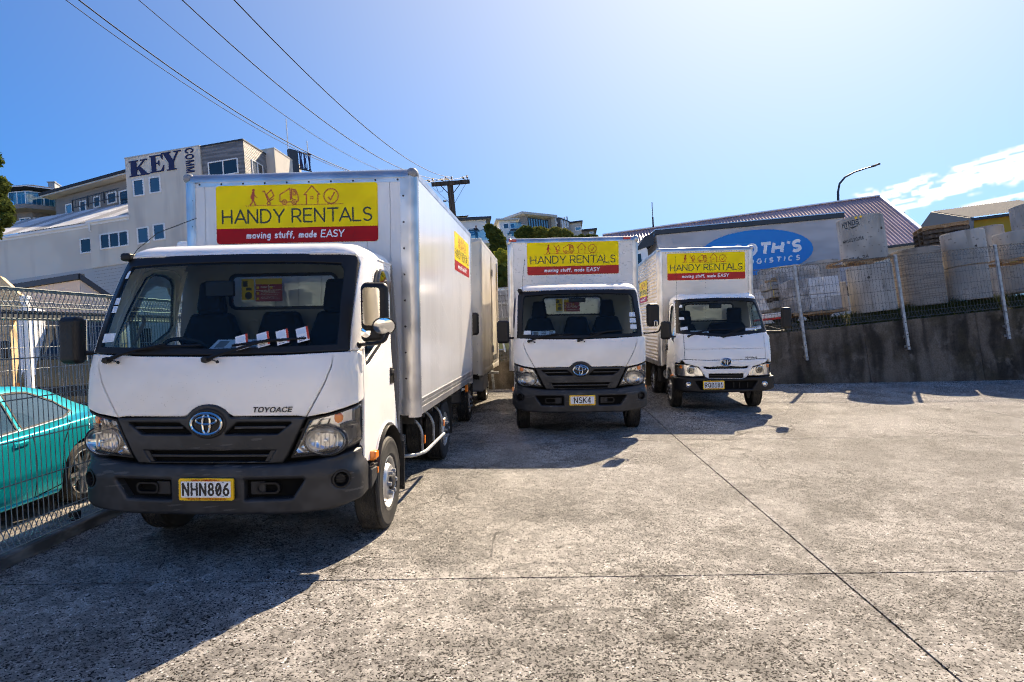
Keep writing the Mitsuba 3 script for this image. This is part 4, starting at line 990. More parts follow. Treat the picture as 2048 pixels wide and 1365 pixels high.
# ---------------------------------------------------------------- the rental sign
def icon_shapes():
    L = []
    w = .0064
    def S(*pts, ww=w): L.append(LineString(pts).buffer(ww / 2, quad_segs=2))
    def C(x, y, r, ww=w): L.append(Point(x, y).buffer(r + ww / 2).difference(Point(x, y).buffer(r - ww / 2)))
    b = .228
    S((.185, b), (.79, b), ww=.0034)
    # walker
    L.append(Point(.236, b + .094).buffer(.0085))
    S((.234, b + .078), (.231, b + .042), ww=.017); S((.231, b + .042), (.240, b + .022), (.248, b + .004), ww=.0075); S((.230, b + .042), (.226, b + .020), (.214, b + .004), ww=.0075)
    S((.236, b + .074), (.246, b + .058), (.256, b + .050), ww=.0055); S((.231, b + .074), (.221, b + .060), (.220, b + .046), ww=.0055)
    # hand trolley
    S((.292, b + .088), (.304, b + .086), (.328, b + .022), ww=w); C(.330, b + .013, .0095); S((.330, b + .026), (.362, b + .040))
    S((.316, b + .066), (.346, b + .094), (.362, b + .058), (.333, b + .035), (.316, b + .066))
    # truck
    S((.410, b + .020), (.400, b + .022), (.400, b + .064), (.462, b + .100), (.466, b + .030)); S((.472, b + .096), (.472, b + .040), (.478, b + .040)); S((.472, b + .096), (.498, b + .090), (.512, b + .056), (.514, b + .024), (.505, b + .020)); S((.482, b + .084), (.482, b + .060), (.500, b + .060), (.494, b + .082), (.482, b + .084)); S((.443, b + .018), (.470, b + .018)); C(.427, b + .018, .0135); C(.427, b + .018, .005, .004); C(.488, b + .018, .0135); C(.488, b + .018, .005, .004)
    # house
    S((.550, b + .060), (.598, b + .112), (.646, b + .060), (.634, b + .060), (.634, b)); S((.550, b + .060), (.564, b + .060), (.564, b))
    for x in (.592, .603):
        for z in (.036, .048): L.append(sbox(x - .004, b + z - .004, x + .004, b + z + .004))
    # tick in a ring
    C(.716, b + .048, .0440); S((.698, b + .044), (.712, b + .026), (.738, b + .070), ww=.007)
    return unary_union(L)
ICONS = icon_shapes()

def sign(K, x0, z0, w, y, red, flip=None, name='advert_sign'):
    """the rental sign on a plane facing -y; flip: a matrix that turns it to another face"""
    h = w * .353
    F = (lambda m: m) if flip is None else (lambda m: xf(m, flip))
    sc = lambda g: shapely.affinity.affine_transform(g, [w, 0, 0, w, x0, z0])
    full = rrect(0, 1, 0, .353, .018)
    K.add(name, F(ext(sc(full), y - .002, y)), 'yellow_print', False)
    k = list(K)[-1][0]
    K.add(f'{k}__lower_band', F(ext(sc(full.intersection(sbox(0, 0, 1, .092))), y - .0032, y - .002)), red, False)
    K.add(f'{k}__name', F(ext(sc(stroke_text('HANDY RENTALS', .040, .125, .920, .078, .0098)), y - .0032, y - .002)), 'black_print', False)
    for g in stroke_text('moving stuff, made EASY', .19, .032, .595, .040, .0072, slant=.1, gap=.14, words=True): K.add(f'{k}__slogan_word', F(ext(sc(g), y - .0044, y - .0032)), 'white_print', False)
    K.add(f'{k}__icons', F(ext(sc(ICONS), y - .0032, y - .002)), 'icon_print' if red == 'red_print' else 'brick_print', False)

# ---------------------------------------------------------------- box bodies
def corrug(y0, y1, z0, z1, x, d, pitch, sd):
    """a horizontally ribbed side sheet"""
    n = int((z1 - z0) / pitch) * 6
    z = np.linspace(z0, z1, n + 1); ph = ((z - z0) / pitch) % 1
    o = d * np.clip(np.abs(((ph + .25) % 1) - .5) * 4 - .5, 0, 1)
    g = Polygon(np.vstack([np.c_[x + sd * o, z], [[x - sd * .03, z1], [x - sd * .03, z0]]])).buffer(0)
    v = ext(g, y0, y1, 'xz')
    return v

def rivets(pts, ax, r=.008, h=.004):
    b = lathe([(0, -h), (r * .6, -h * .8), (r, 0)], 8, 'y')
    if ax == 'x': b = xf(b, rot('z', math.pi / 2))
    return cat(*[mv(b, *p) for p in pts])

def box_body(K, W, z0, z1, y0, L, style):
    h = W / 2; y1 = y0 + L
    skin = {'panel': 'brushed_alloy', 'worn': 'weathered_panel', 'ribbed': 'bare_alloy', 'pale': 'pale_panel'}[style]
    rail = {'pale': 'pale_panel'}.get(style, 'rail_alloy')
    fm = {'panel': 'front_alloy', 'worn': 'weathered_panel', 'ribbed': 'bare_alloy', 'pale': 'pale_panel'}[style]
    t = .075
    A = lambda *a, **k: K.add(*a, **k)
    # front wall in strips or sheets, each with its own joint
    if style == 'panel':
        xs = [-h + t + .0] + [-h + t + .13 + i * .215 for i in range(9)] + [h - t]
        for a, b in zip(xs, xs[1:]): A('front_sheet', bx(a + .002, b - .002, y0 + .012, y0 + .03, z0, z1 - .09), fm)
        A('front_strip', bx(-h + .06, -h + .115, y0 + .004, y0 + .02, z0, z1 - .05), rail); A('front_strip', bx(h - .15, h - .095, y0 + .004, y0 + .02, z0, z1 - .05), rail); A('front_strip', bx(h - .15, -h + .15, y0 + .006, y0 + .02, z1 - .125, z1 - .08), rail)
        pts = [(x, y0 + .004, z) for x in (-h + .088, h - .122) for z in np.arange(z0 + .1, z1 - .1, .235)] + [(x, y0 + .006, z1 - .103) for x in np.linspace(-h + .16, h - .17, 10)]
        A('rivets', rivets(pts, 'y', .010, .005), 'chassis_black', kind='stuff')
    elif style in ('worn', 'ribbed'):
        A('front_sheet', bx(-h + t, -.003, y0 + .012, y0 + .03, z0, z1 - .06), fm); A('front_sheet', bx(.003, h - t, y0 + .012, y0 + .03, z0, z1 - .06), fm)
        A('joint_strip', bx(-.012, .012, y0 + .008, y0 + .02, z0, z1 - .06), fm)
        if style == 'ribbed':
            pts = [(x, y0 + .012, z) for x in (-h + t + .025, h - t - .025) for z in np.arange(z0 + .05, z1 - .12, .055)] + [(x, y0 + .010, z1 - .10) for x in np.arange(-h + .13, h - .12, .05)] + [(0, y0 + .008, z) for z in np.arange(z0 + .05, z1 - .12, .055)]
            A('rivets', rivets(pts, 'y', .006, .003), 'chassis_black', kind='stuff')
    else:
        A('front_sheet', bx(-h + t, h - t, y0 + .012, y0 + .03, z0, z1 - .06), fm)
        A('rivets', rivets([(x, y0 + .012, z) for x in (-h + t + .03, h - t - .03) for z in np.arange(z0 + .08, z1 - .2, .16)], 'y', .008, .004), 'grey_cap', kind='stuff')
    # rounded posts and rails
    for sd in (-1, 1):
        q = [(sd * h, y0 + t * 1.3)] + [(sd * (h - t + t * math.cos(a)), y0 + t - t * math.sin(a)) for a in np.linspace(0, math.pi / 2, 8)] + [(sd * (h - t * 1.35), y0), (sd * (h - t * 1.35), y0 + .03), (sd * (h - t), y0 + t * 1.3)]
        A('corner_post', ext(Polygon(q).buffer(0), z0 - .02, z1 - .07, 'xy'), rail, 35)
        e = [(y0 - .004 + t - t * math.cos(a), z1 - t + t * math.sin(a)) for a in np.linspace(0, math.pi / 2, 6)]
    e = [(y0 - .006 + t - t * math.cos(a), z1 - t + t * math.sin(a)) for a in np.linspace(0, math.pi / 2, 7)]
    g = Polygon([(y0 - .006, z1 - .085)] + e + [(y0 + t + .02, z1), (y0 + t + .02, z1 - .085)]).buffer(0)
    A('front_rail', ext(g, -h + t, h - t, 'yz'), rail if style != 'panel' else 'rail_alloy', 35)
    cm = {'panel': 'grey_cap', 'pale': 'pale_panel'}.get(style, 'rail_alloy')
    for sd in (-1, 1):
        g = rbox(sd * (h + .006), sd * (h - t - .02), y0 - .010, y0 + t + .05, z1 - (.085 if style in ('panel', 'ribbed') else .12), z1 + .005, t * .8, 2)
        A('corner_cap', g, cm, 40)
        g = Polygon([(sd * h, z1 - .085), (sd * h, z1 - .03), (sd * (h - .03), z1), (sd * (h - .09), z1), (sd * (h - .09), z1 - .085)]).buffer(0)
        A('roof_rail', ext(g, y0 + t + .03, y1), rail, 30)
        A('rear_post', bx(sd * (h + .003), sd * (h - .06), y1 - .07, y1 + .01, z0 - .05, z1 - .085, .01), rail)
        if style == 'ribbed':
            A('side_sheet', corrug(y0 + t * 1.3, y1 - .07, z0 + .08, z1 - .085, sd * (h - .022), .020, .075, sd), skin, False)
        elif style == 'panel':
            n = 4; e = np.linspace(y0 + t * 1.3, y1 - .07, n + 1)
            for a, b in zip(e, e[1:]): A('side_sheet', bx(sd * (h - .004), sd * (h - .04), a + .0012, b - .0012, z0 + .15, z1 - .085), skin)
            A('rivets', rivets([(sd * h, y, z1 - .055) for y in np.arange(y0 + .2, y1 - .1, .16)] + [(sd * (h - .004), y0 + .16, z) for z in np.arange(z0 + .25, z1 - .15, .38)], 'x', .007, .004 if sd < 0 else -.004), 'chassis_black', kind='stuff')
        else:
            A('side_sheet', bx(sd * (h - .004), sd * (h - .04), y0 + t * 1.3, y1 - .07, z0 + .08, z1 - .085), skin)
        lz = z0 + (.15 if style == 'panel' else .08)
        if style == 'panel':
            for a, b, o in ((z0 - .0, z0 + .07, .006), (z0 + .074, z0 + .112, .002), (z0 + .116, z0 + .15, .005)): A('side_rail', bx(sd * (h + o), sd * (h - .06), y0 + t * 1.3, y1 - .07, a, b, .004), rail)
        else:
            A('side_rail', bx(sd * (h + .004), sd * (h - .06), y0 + t * 1.3, y1 - .07, z0 - .02, lz, .006), rail)
    A('roof_sheet', bx(-h + .085, h - .085, y0 + t, y1, z1 - .02, z1 - .004), skin)
    A('rear_wall', bx(-h + .06, h - .06, y1 - .03, y1, z0, z1 - .02), skin)
    A('deck', bx(-h + .04, h - .04, y0 + .05, y1 - .02, z0 - .02, z0 + .02), 'chassis_black')
    A('crossmembers', cat(*[bx(-h + .10, h - .10, y - .03, y + .03, z0 - .11, z0 - .021) for y in np.arange(y0 + .25, y1, .45)]), 'chassis_black', kind='stuff')
    A('foot_bracket', bx(h - .16, h - .075, y0 - .004, y0 + .01, z0 + .01, z0 + .15, .002), rail)

_wheel = {}
def add_wheels(K, R, wd, rim, spots, matn='silver_paint'):
    if (R, wd) not in _wheel:
        ty, ri, hu, nu, ho = wheel_meshes(R, wd, rim)
        _wheel[(R, wd)] = [P(ty, 'rubber', 35), P(ri, matn, 35), P(hu, 'chassis_black', 35), [P(q, 'grey_cap', False) for q in nu], [P(q, 'dark_void', False) for q in ho]]
    for x, y, sd in spots:
        M = tr(x, y, R) @ (np.eye(4) if sd > 0 else rot('z', math.pi))
        K.share('wheel', _wheel[(R, wd)][0], M); k = list(K)[-1][0]
        for nm, s in zip(('rim', 'hub'), _wheel[(R, wd)][1:3]): K.share(f'{k}__{nm}', s, M)
        if y > 2 and abs(x) < .7: continue
        for nm, ss in zip(('wheel_nut', 'hand_hole'), _wheel[(R, wd)][3:]):
            for s in ss: K.share(f'{k}__{nm}', s, M)

def chassis(K, y1, z, half, ra, R, tank=True):
    for sd in (-1, 1): K.add('frame_rail', bx(sd * .36, sd * .43, .35, y1 - .1, z - .27, z - .11), 'chassis_black')
    K.add('axle', cat(tube([(-half + .1, 1.0, R), (half - .1, 1.0, R)], .05, 8), tube([(-half + .1, ra, R), (half - .1, ra, R)], .07, 8), mv(trimesh.creation.icosphere(2, .17), 0, ra, R)), 'chassis_black')
    K.add('engine_block', bx(-.34, .34, .45, 1.5, .42, .80, .03), 'chassis_black')
    K.add('gearbox', bx(-.2, .2, 1.5, 2.3, .38, .66, .05), 'chassis_black')
    K.add('propshaft', tube([(0, 2.3, .5), (0, ra - .15, R + .03)], .045, 8), 'chassis_black')
    if tank: K.add('fuel_tank', rbox(-.90 if half > .9 else -.74, -.47, 1.9, 2.6, .42, .72, .05), 'chassis_black', 40)
    for sd in (-1, 1):
        K.add('inner_wing', lathe_wing(sd, R, half), 'chassis_black', 40)
        K.add('mudflap', bx(sd * (half - .23), sd * (half - .01), 1.435, 1.447, .20, .62), 'rubber')
        K.add('rear_mudflap', bx(sd * (half - .48), sd * (half - .02), ra + .46, ra + .472, .24, z - .12), 'rubber')

def lathe_wing(sd, R, half):
    a = np.radians(np.linspace(160, 12, 14)); x0, x1 = sd * (half - .30), sd * (half - .012)
    o = [(1.0 + .41 * math.cos(t), .40 + .43 * math.sin(t)) for t in a]
    V = [(x, y, z) for y, z in o for x in (x0, x1)]
    F = []
    for i in range(len(o) - 1): F += [(2 * i, 2 * i + 1, 2 * i + 3), (2 * i, 2 * i + 3, 2 * i + 2)]
    return TM(V, F)

def pose(x, y, z, yaw, ro, pi): return YARD @ tr(x, y, z) @ rot('z', -yaw) @ rot('x', pi) @ rot('y', ro)

def placeable(M, x, y, z): return M @ tr(x, y, z)

def dash_paper(M, x0, x1, y0, y1, z, label, tilt=0.0):
    K = Kit()
    m = bx(0, x1 - x0, 0, y1 - y0, 0, .0015)
    K.add('sheet', m, 'paper', False)
    inkl = [bx(.02 + (x1 - x0) * a, (x1 - x0) * b, (y1 - y0) * c, (y1 - y0) * d, .0017, .0022) for a, b, c, d in ((.02, .28, .15, .85), (.36, .62, .12, .30), (.36, .62, .40, .60), (.36, .62, .70, .88), (.68, .92, .12, .30), (.68, .92, .40, .62), (.68, .92, .72, .9))]
    K.add('print', cat(*inkl), 'grey_cap', False)
    K.build('condition_sheet', M @ tr(x0, y0, z) @ rot('x', tilt), label, 'paper')

# ---- the near truck
M1 = pose(-2.024, 4.2853, .0043, .0615, .0015, -.0003)
K = Kit(); K.off = tr(-.04, 0, 0)
wide_cab(K, 'NHN806', odd=True)
badge(K, WW, .30, .565, 1.057, .034, .014)
a = WW.map(np.array([WW.s_x(-.86, 2.15)]), np.array([2.15]), np.array([.01]))[0]
K.add('aerial', tube([a, a + (.06, .0, .08), a + (.22, .0, .20), a + (.52, .02, .31)], .003, 5), 'black_plastic')
K.add(list(K)[-1][0] + '__foot', rbox(a[0] - .05, a[0] + .03, a[1] - .05, a[1] + .12, a[2] - .01, a[2] + .05, .02), 'black_plastic')
for z, h_ in ((2.03, .06), (1.83, .05), (1.77, .05)):
    K.add('windscreen_sticker', WW.patch(WW.front([(-.868 + (2.05 - z) * -.0, z - h_ / 2), (-.79, z - h_ / 2), (-.79, z + h_ / 2), (-.86, z + h_ / 2)]), .006, 0), 'paper', False)
K.add('windscreen_sticker', WW.patch(WW.front([(-.865, 1.53), (-.75, 1.54), (-.745, 1.60), (-.86, 1.595)]), .006, 0), 'paper', False)
K.off = None
box_body(K, 2.17, .825, 3.055, 1.605, 3.93, 'panel')
sign(K, -.772, 2.405, 1.50, 1.605 + .006, 'red_print')
sign(K, 0, 0, 1.38, 0, 'red_print', flip=tr(1.085 - .004, 3.88, 2.345) @ rot('z', math.pi / 2))
chassis(K, 5.5, .825, .985, 3.75, .37)
add_wheels(K, .37, .20, .205, [(.86, 1.0, 1), (-.86, 1.0, -1), (.86, 3.75, 1), (.63, 3.75, 1), (-.86, 3.75, -1), (-.63, 3.75, -1)])
for sd in (1, -1):
    K.add('side_guard', cat(tube(bend([(sd * .50, 1.86, .40), (sd * .95, 1.90, .40), (sd * 1.02, 2.15, .39), (sd * 1.02, 3.26, .39)], .10), .018, 8), *[tube(bend([(sd * 1.0, y, .40), (sd * 1.0, y, .66), (sd * .78, y, .80)], .12), .014, 7) for y in (2.12, 2.72, 3.24)]), 'galvanised')
    gk = list(K)[-1][0]
    for y in (2.12, 3.24): K.add(f'{gk}__reflector', bx(sd * 1.018, sd * 1.03, y - .02, y + .02, .48, .56, .004), 'amber_lens')
K.add('rear_marker', bx(1.0, 1.04, 5.25, 5.33, .67, .78, .008), 'amber_lens')
K.add('body_mount', cat(bx(.82, .90, 1.62, 1.70, .55, .80), bx(.70, .90, 1.60, 1.72, .40, .55)), 'chassis_black')
K.build('box_truck', M1, 'large white box truck nearest the camera beside the mesh fence, plate NHN806', 'truck', 'white rental box trucks parked in the yard')
dash_paper(M1, -.14, .22, .27, .42, 1.478, 'printed paper sheet lying on the dashboard of the nearest truck', .45)
for i, (x, nm) in enumerate(((.20, 'leftmost'), (.345, 'second from left'), (.475, 'third from left'), (.61, 'rightmost'))):
    K = Kit(); q = WW.map(np.array([x]), np.array([1.525 + .016 * i]), np.array([.014]))[0]
    Mr = M1 @ tr(q[0] - .04, q[1], q[2]) @ rot('x', -.55) @ rot('y', -.32)
    K.add('slip', bx(-.042, .042, 0, .0008, -.058, .058), 'receipt_paper', False)
    K.add('red_edge', bx(.028, .042, -.001, .0, -.05, .058), 'receipt_band', False)
    K.add('blue_print', bx(-.036, .02, -.001, .0, .005, .045), 'paper', False)
    K.add('line_print', cat(*[bx(-.03, .01, -.001, 0, z - .003, z + .003) for z in (-.02, -.034, -.046)]), 'grey_cap', False)
    K.build('ticket', Mr, f'white and red ticket under the wiper of the nearest truck, {nm}', 'ticket')
def poster(M, x0, x1, z0, z1, y, kind, label):
    K = Kit(); w, h = x1 - x0, z1 - z0
    K.add('sheet', bx(x0, x1, y, y + .002, z0, z1), 'poster_yellow' if kind == 0 else 'poster_maroon', False)
    if kind == 0:
        K.add('black_print', cat(bx(x0 + .01, x0 + w * .5, y - .001, y, z1 - .07, z1 - .02), bx(x0 + w * .35, x1 - .02, y - .001, y, z0 + h * .5, z0 + h * .62), mv(lathe([(0, 0), (w * .3, 0.0005)], 20, 'y'), x0 + w * .55, y - .0005, z0 + h * .28)), 'black_print', False)
        K.add('white_print', bx(x0, x1, y - .001, y, z0, z0 + h * .10), 'paper', False)
    else:
        K.add('yellow_print', cat(bx(x0, x1, y - .001, y, z1 - h * .25, z1), *[bx(x0 + w * a, x0 + w * a + .022, y - .001, y, z0 + h * b, z0 + h * b + .022) for a, b in ((.04, .55), (.55, .55), (.04, .30), (.04, .06))]), 'poster_yellow', False)
        K.add('white_print', cat(bx(x0, x1, y - .0015, y - .001, z0 + h * .48, z0 + h * .50), bx(x0 + w * .5, x0 + w * .515, y - .0015, y - .001, z0 + h * .5, z0 + h * .75), *[bx(x0 + w * .2, x0 + w * b, y - .0015, y - .0005, z0 + h * c, z0 + h * c + .003) for b, c in ((.75, .42), (.9, .36), (.85, .30), (.8, .18), (.9, .13), (.7, .65), (.42, .60))]), 'paper', False)
    K.build('poster', M, label, 'poster')
poster(M1, -.44, -.33, 1.86, 2.065, 1.39, 0, 'narrow yellow and black leaflet on the rear cab window of the nearest truck')
poster(M1, -.315, -.075, 1.865, 2.065, 1.39, 1, 'maroon and yellow notice on the rear cab window of the nearest truck')

# ---- the middle truck
M2 = pose(.9914, 9.3054, -.0051, .0376, -.0045, .0077)
K = Kit()
wide_cab(K, 'NSK4')
a = WW.map(np.array([WW.s_x(-.86, 2.15)]), np.array([2.15]), np.array([.01]))[0]
K.add('aerial', tube([a, a + (.03, .02, .05), a + (.05, -.04, .30), a + (.08, -.08, .50)], .003, 5), 'black_plastic')
K.add(list(K)[-1][0] + '__foot', rbox(a[0] - .04, a[0] + .03, a[1] - .05, a[1] + .10, a[2] - .01, a[2] + .05, .02), 'black_plastic')
for z in (1.78, 1.69, 1.60):
    K.add('windscreen_sticker', WW.patch(WW.front([(.745, z - .033), (.845, z - .033), (.845, z + .033), (.75, z + .033)]), .006, 0), 'paper', False)
K.add('windscreen_sticker', WW.patch(WW.front([(-.82, 1.51), (-.71, 1.51), (-.71, 1.565), (-.81, 1.565)]), .006, 0), 'paper', False)
box_body(K, 2.206, .895, 3.115, 1.606, 3.92, 'worn')
for sd in (-1, 1): K.add('top_marker', bx(sd * .96 - .11, sd * .96 + .02 if sd < 0 else sd * .96 + .01, 1.585, 1.61, 3.055, 3.095, .006), 'red_lens')
sign(K, -.765, 2.487, 1.535, 1.606 + .006, 'brick_print')
sign(K, 0, 0, 1.38, 0, 'brick_print', flip=tr(-1.103 + .004, 5.26, 2.40) @ rot('z', -math.pi / 2))
chassis(K, 5.5, .895, .985, 3.75, .37)
add_wheels(K, .37, .20, .205, [(.86, 1.0, 1), (-.86, 1.0, -1), (.86, 3.75, 1), (.63, 3.75, 1), (-.86, 3.75, -1), (-.63, 3.75, -1)])
K.build('box_truck', M2, 'white box truck in the middle of the row, weathered plain body, plate NSK4', 'truck', 'white rental box trucks parked in the yard')
dash_paper(M2, -.70, -.35, .27, .42, 1.485, 'printed paper sheet lying on the dashboard of the middle truck', .5)
poster(M2, -.30, -.19, 1.85, 2.07, 1.39, 0, 'narrow yellow and black leaflet on the rear cab window of the middle truck')
poster(M2, -.165, .09, 1.86, 2.06, 1.39, 1, 'maroon notice on the rear cab window of the middle truck')

# ---- the right-hand truck, a narrower and newer cab
M3 = pose(3.81, 11.462, .04, .074, -.006, 0)
K = Kit()
narrow_cab(K, 'RQB181')
badge(K, WN, .33, .545, .965, .028, .012)
a = WN.map(np.array([WN.s_x(-.72, 2.05)]), np.array([2.05]), np.array([.01]))[0]
K.add('aerial', tube([a, a + (.0, .0, .3), a + (-.01, .0, .85)], .0028, 5), 'black_plastic')
for z in (1.93, 1.70): K.add('windscreen_sticker', WN.patch(WN.front([(-.735, z - .025), (-.65, z - .025), (-.65, z + .025), (-.73, z + .025)]), .006, 0), 'paper', False)
K.add('windscreen_sticker', WN.patch(WN.front([(-.735, 1.48), (-.61, 1.49), (-.615, 1.55), (-.735, 1.53)]), .006, 0), 'paper', False)
K.add('windscreen_sticker', WN.patch(WN.front([(.40, 1.452), (.70, 1.485), (.70, 1.54), (.41, 1.52)]), .006, 0), 'paper', False)
box_body(K, 1.914, .783, 3.145, 1.57, 3.4, 'ribbed')
sign(K, -.752, 2.485, 1.535, 1.57 + .006, 'brick_print')
sign(K, 0, 0, 1.38, 0, 'brick_print', flip=tr(-.957 + .0, 4.50, 2.13) @ rot('z', -math.pi / 2))
chassis(K, 4.9, .783, .845, 3.3, .335, False)
add_wheels(K, .335, .19, .19, [(.735, 1.0, 1), (-.735, 1.0, -1), (.735, 3.3, 1), (-.735, 3.3, -1), (.53, 3.3, 1), (-.53, 3.3, -1)])
K.add('exhaust_canister', cat(tube([(-.62, 1.75, .55), (-.62, 2.25, .55)], .14, 16), tube([(-.62, 1.9, .40), (-.62, 2.3, .40)], .06, 10)), 'galvanised', 40)
K.add('battery_case', cat(rbox(-.80, -.52, 2.35, 2.75, .36, .68, .02), *[bx(-.806, -.80, 2.38, 2.72, z, z + .02) for z in (.44, .52, .60)]), 'chassis_black')
K.build('box_truck', M3, 'white box truck on the right with a narrower cab and ribbed alloy body, plate RQB181', 'truck', 'white rental box trucks parked in the yard')
dash_paper(M3, -.54, -.22, .30, .44, 1.395, 'printed paper sheet lying on the dashboard of the right-hand truck', .55)

# ---- the pale truck behind the near one: its cab stands behind the near truck's body
M4 = pose(-1.69, 10.15, .02, .0615, .0, 0)
K = Kit()
W4 = WN
for sd in (1, -1):
    K.add('door', W4.patch(W4.side([(.345, .57), (1.33, .55), (1.335, 2.06), (.92, 2.065), (.76, 2.0), (.38, 1.43), (.355, .90)], sd), .01, .035, bevel=.008, ds=.1, dz=.1), 'clean_white', 35)
    K.add('door_mirror', mv(mirror_head(.17, .36, .10), sd * 1.06, .30, 1.66), 'black_plastic', 40)
    K.add(list(K)[-1][0] + '__arm', tube([(sd * .80, .33, 1.45), (sd * 1.02, .28, 1.45), (sd * 1.06, .28, 1.52)], .013, 6), 'black_plastic')
K.add('front_panel', W4.patch(W4.front([(-.82, .62), (.82, .62), (.80, 1.40), (-.80, 1.40)]), .01, .03, ds=.1, dz=.1), 'clean_white', 35)
K.add('windscreen', W4.patch(W4.front([(-.80, 1.41), (.80, 1.41), (.73, 2.05), (-.73, 2.05)]), .008, .0, ds=.1, dz=.1), 'dark_pane', True)
K.add('bumper', W4.patch(W4.front([(-.82, .40), (.82, .40), (.82, .62), (-.82, .62)]), .05, .1, bevel=.02, ds=.1, dz=.1), 'grey_plastic', 35)
K.add('roof', roof_cap(W4, 2.055, 2.16, 1.35, inset=.14), 'clean_white', 40)
K.add('back_wall', bx(-.83, .83, 1.315, 1.34, .6, 2.05), 'clean_white')
box_body(K, 2.10, .74, 3.24, 1.75, 3.5, 'pale')
for sd in (1,):
    h = 1.05
    K.add('side_door', bx(h - .002, h + .012, 3.55, 4.75, .86, 3.10, .004), 'pale_panel')
    dk = list(K)[-1][0]
    for y in (3.56, 4.72):
        for z in (1.15, 2.75): K.add(f'{dk}__hinge', bx(h + .012, h + .035, y - .05, y + .09, z - .07, z + .07, .006), 'grey_cap')
    K.add(f'{dk}__lock_bar', tube([(h + .03, 4.60, .9), (h + .03, 4.60, 3.05)], .014, 6), 'rail_alloy')
    K.add(f'{dk}__lower_hatch', bx(h + .012, h + .018, 3.7, 4.5, .90, 1.02), 'chassis_black')
K.add('skirt', bx(.70, 1.02, 2.0, 2.9, .40, .70, .02), 'grey_cap')
K.add('tail_step', bx(.6, 1.04, 5.25, 5.35, .50, .56), 'galvanised')
chassis(K, 5.2, .74, .9, 3.9, .335, False)
add_wheels(K, .335, .19, .19, [(.80, 1.0, 1), (-.80, 1.0, -1), (.80, 3.9, 1), (-.80, 3.9, -1)])
K.build('box_truck', M4, 'cream box truck with side door, parked behind the nearest truck', 'truck')
# ---------------------------------------------------------------- the yard: slabs, kerb, fences, retaining wall
def gz(x, y):
    return .012 * np.clip(y - 9, 0, 4) + .025 * np.clip(y - 13, 0, 8)

def sheet(x0, x1, y0, y1, st, z=0.0, skew=0.0, edge=0.0, f=gz, skew0=None):
    nx, ny = max(2, int(round((x1 - x0) / st)) + 1), max(2, int(round((y1 - y0) / st)) + 1)
    X, Y = np.meshgrid(np.linspace(x0, x1, nx), np.linspace(y0, y1, ny))
    X = X + (skew if skew0 is None else skew0 + (skew - skew0) * (X - x0) / (x1 - x0)) * Y
    V = np.stack([X, Y, f(X, Y) + z], -1).reshape(-1, 3)
    i, j = np.meshgrid(np.arange(ny - 1), np.arange(nx - 1), indexing='ij'); a = (i * nx + j).ravel()
    F = np.vstack([np.stack([a, a + 1, a + nx + 1], -1), np.stack([a, a + nx + 1, a + nx], -1)])
    ms = [TM(V, F)]
    if edge:
        G = V.reshape(ny, nx, 3)
        for L in (G[0], G[:, -1], G[-1][::-1], G[:, 0][::-1]):
            k = len(L); B = L - (0, 0, edge); q = np.arange(k - 1)
            ms.append(TM(np.vstack([L, B]), np.vstack([np.stack([q, k + q, q + 1], -1), np.stack([q + 1, k + q, k + q + 1], -1)])))
    return cat(*ms)

put('yard_paving', P(sheet(-3.6, 20.5, -6, 17.4, .6, -.014), 'joint_dirt', True), YARD)
lab('yard_paving', 'worn concrete yard of large slabs sloping in front of the trucks', kind='structure')
SK = .0538; g = .007
xs = [-3.72, -4.07 + 1.83 - .0, 1.83, 7.73, 13.6, 19.9]; ys = [-6, -1.6, 4.12, 9.05, 17.35]
xs = [-3.50, 1.83, 7.73, 13.6, 19.9]
n = 0
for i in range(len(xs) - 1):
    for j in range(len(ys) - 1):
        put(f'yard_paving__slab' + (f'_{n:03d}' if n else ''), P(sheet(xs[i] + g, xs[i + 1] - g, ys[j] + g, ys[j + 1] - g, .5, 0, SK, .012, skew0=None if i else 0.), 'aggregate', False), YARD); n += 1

# kerb along the mesh fence
K = Kit()
for a, b in zip(np.arange(-1.2, 17, 2.4), np.arange(1.2, 19.4, 2.4)):
    K.add('kerb_length', bx(-3.80, -3.50, a + .004, b - .004, -.5, .085, .012), 'kerb_concrete')
key = K.build('kerb', YARD, None, None); labels[key] = {'label': 'low concrete kerb under the mesh fence on the left', 'kind': 'structure'}
put('neighbour_lot', P(sheet(-40, -3.79, -6, 30, 1., .0, f=lambda x, y: 0 * x - .20), 'lot_gravel', True), YARD)
lab('neighbour_lot', 'sunlit gravel lot behind the mesh fence', kind='structure')

# ---- rolled-top mesh fences
def rolled_panel(L, h, sp, r, sag=None):
    """vertical wires ending in a triangular roll at the top and bottom; x along, z up, rolls bulge both ways in y"""
    t = .055
    ms = []
    for x in np.arange(sp / 2, L, sp):
        ms.append(tube([(x, t, h), (x, -t, h), (x, 0, h - .13), (x, t, h), (x, .0, h - .13)][1:4] + [(x, .001, h - .131)], r, 4, cap=False))
        ms.append(tube([(x, 0, h - .13), (x, 0, .13)], r, 4, cap=False))
        ms.append(tube([(x, 0, .13), (x, -t, 0), (x, t, 0), (x, .001, .131)], r, 4, cap=False))
        ms.append(tube([(x, -t, h), (x, t, h)], r, 4, cap=False))
    for y, z in [(0, h - .13), (t, h), (-t, h), (0, .13), (t, 0), (-t, 0)] + [(.006, z) for z in np.arange(.42, h - .2, .30)]:
        ms.append(tube([(0, y, z), (L, y, z)], r * 1.1, 4, cap=False))
    return cat(*ms)

def frame_along(p0, p1):
    """x along p0->p1 (world), z plumb"""
    u = p1 - p0; L = np.linalg.norm(u)
    M = np.eye(4); ux = u / L; M[:3, 0] = ux
    zz = np.array([0, 0, 1.0]); yy = np.cross(zz, ux); yy /= np.linalg.norm(yy)
    M[:3, 1] = yy; M[:3, 2] = zz; M[:3, 3] = p0
    return M, L

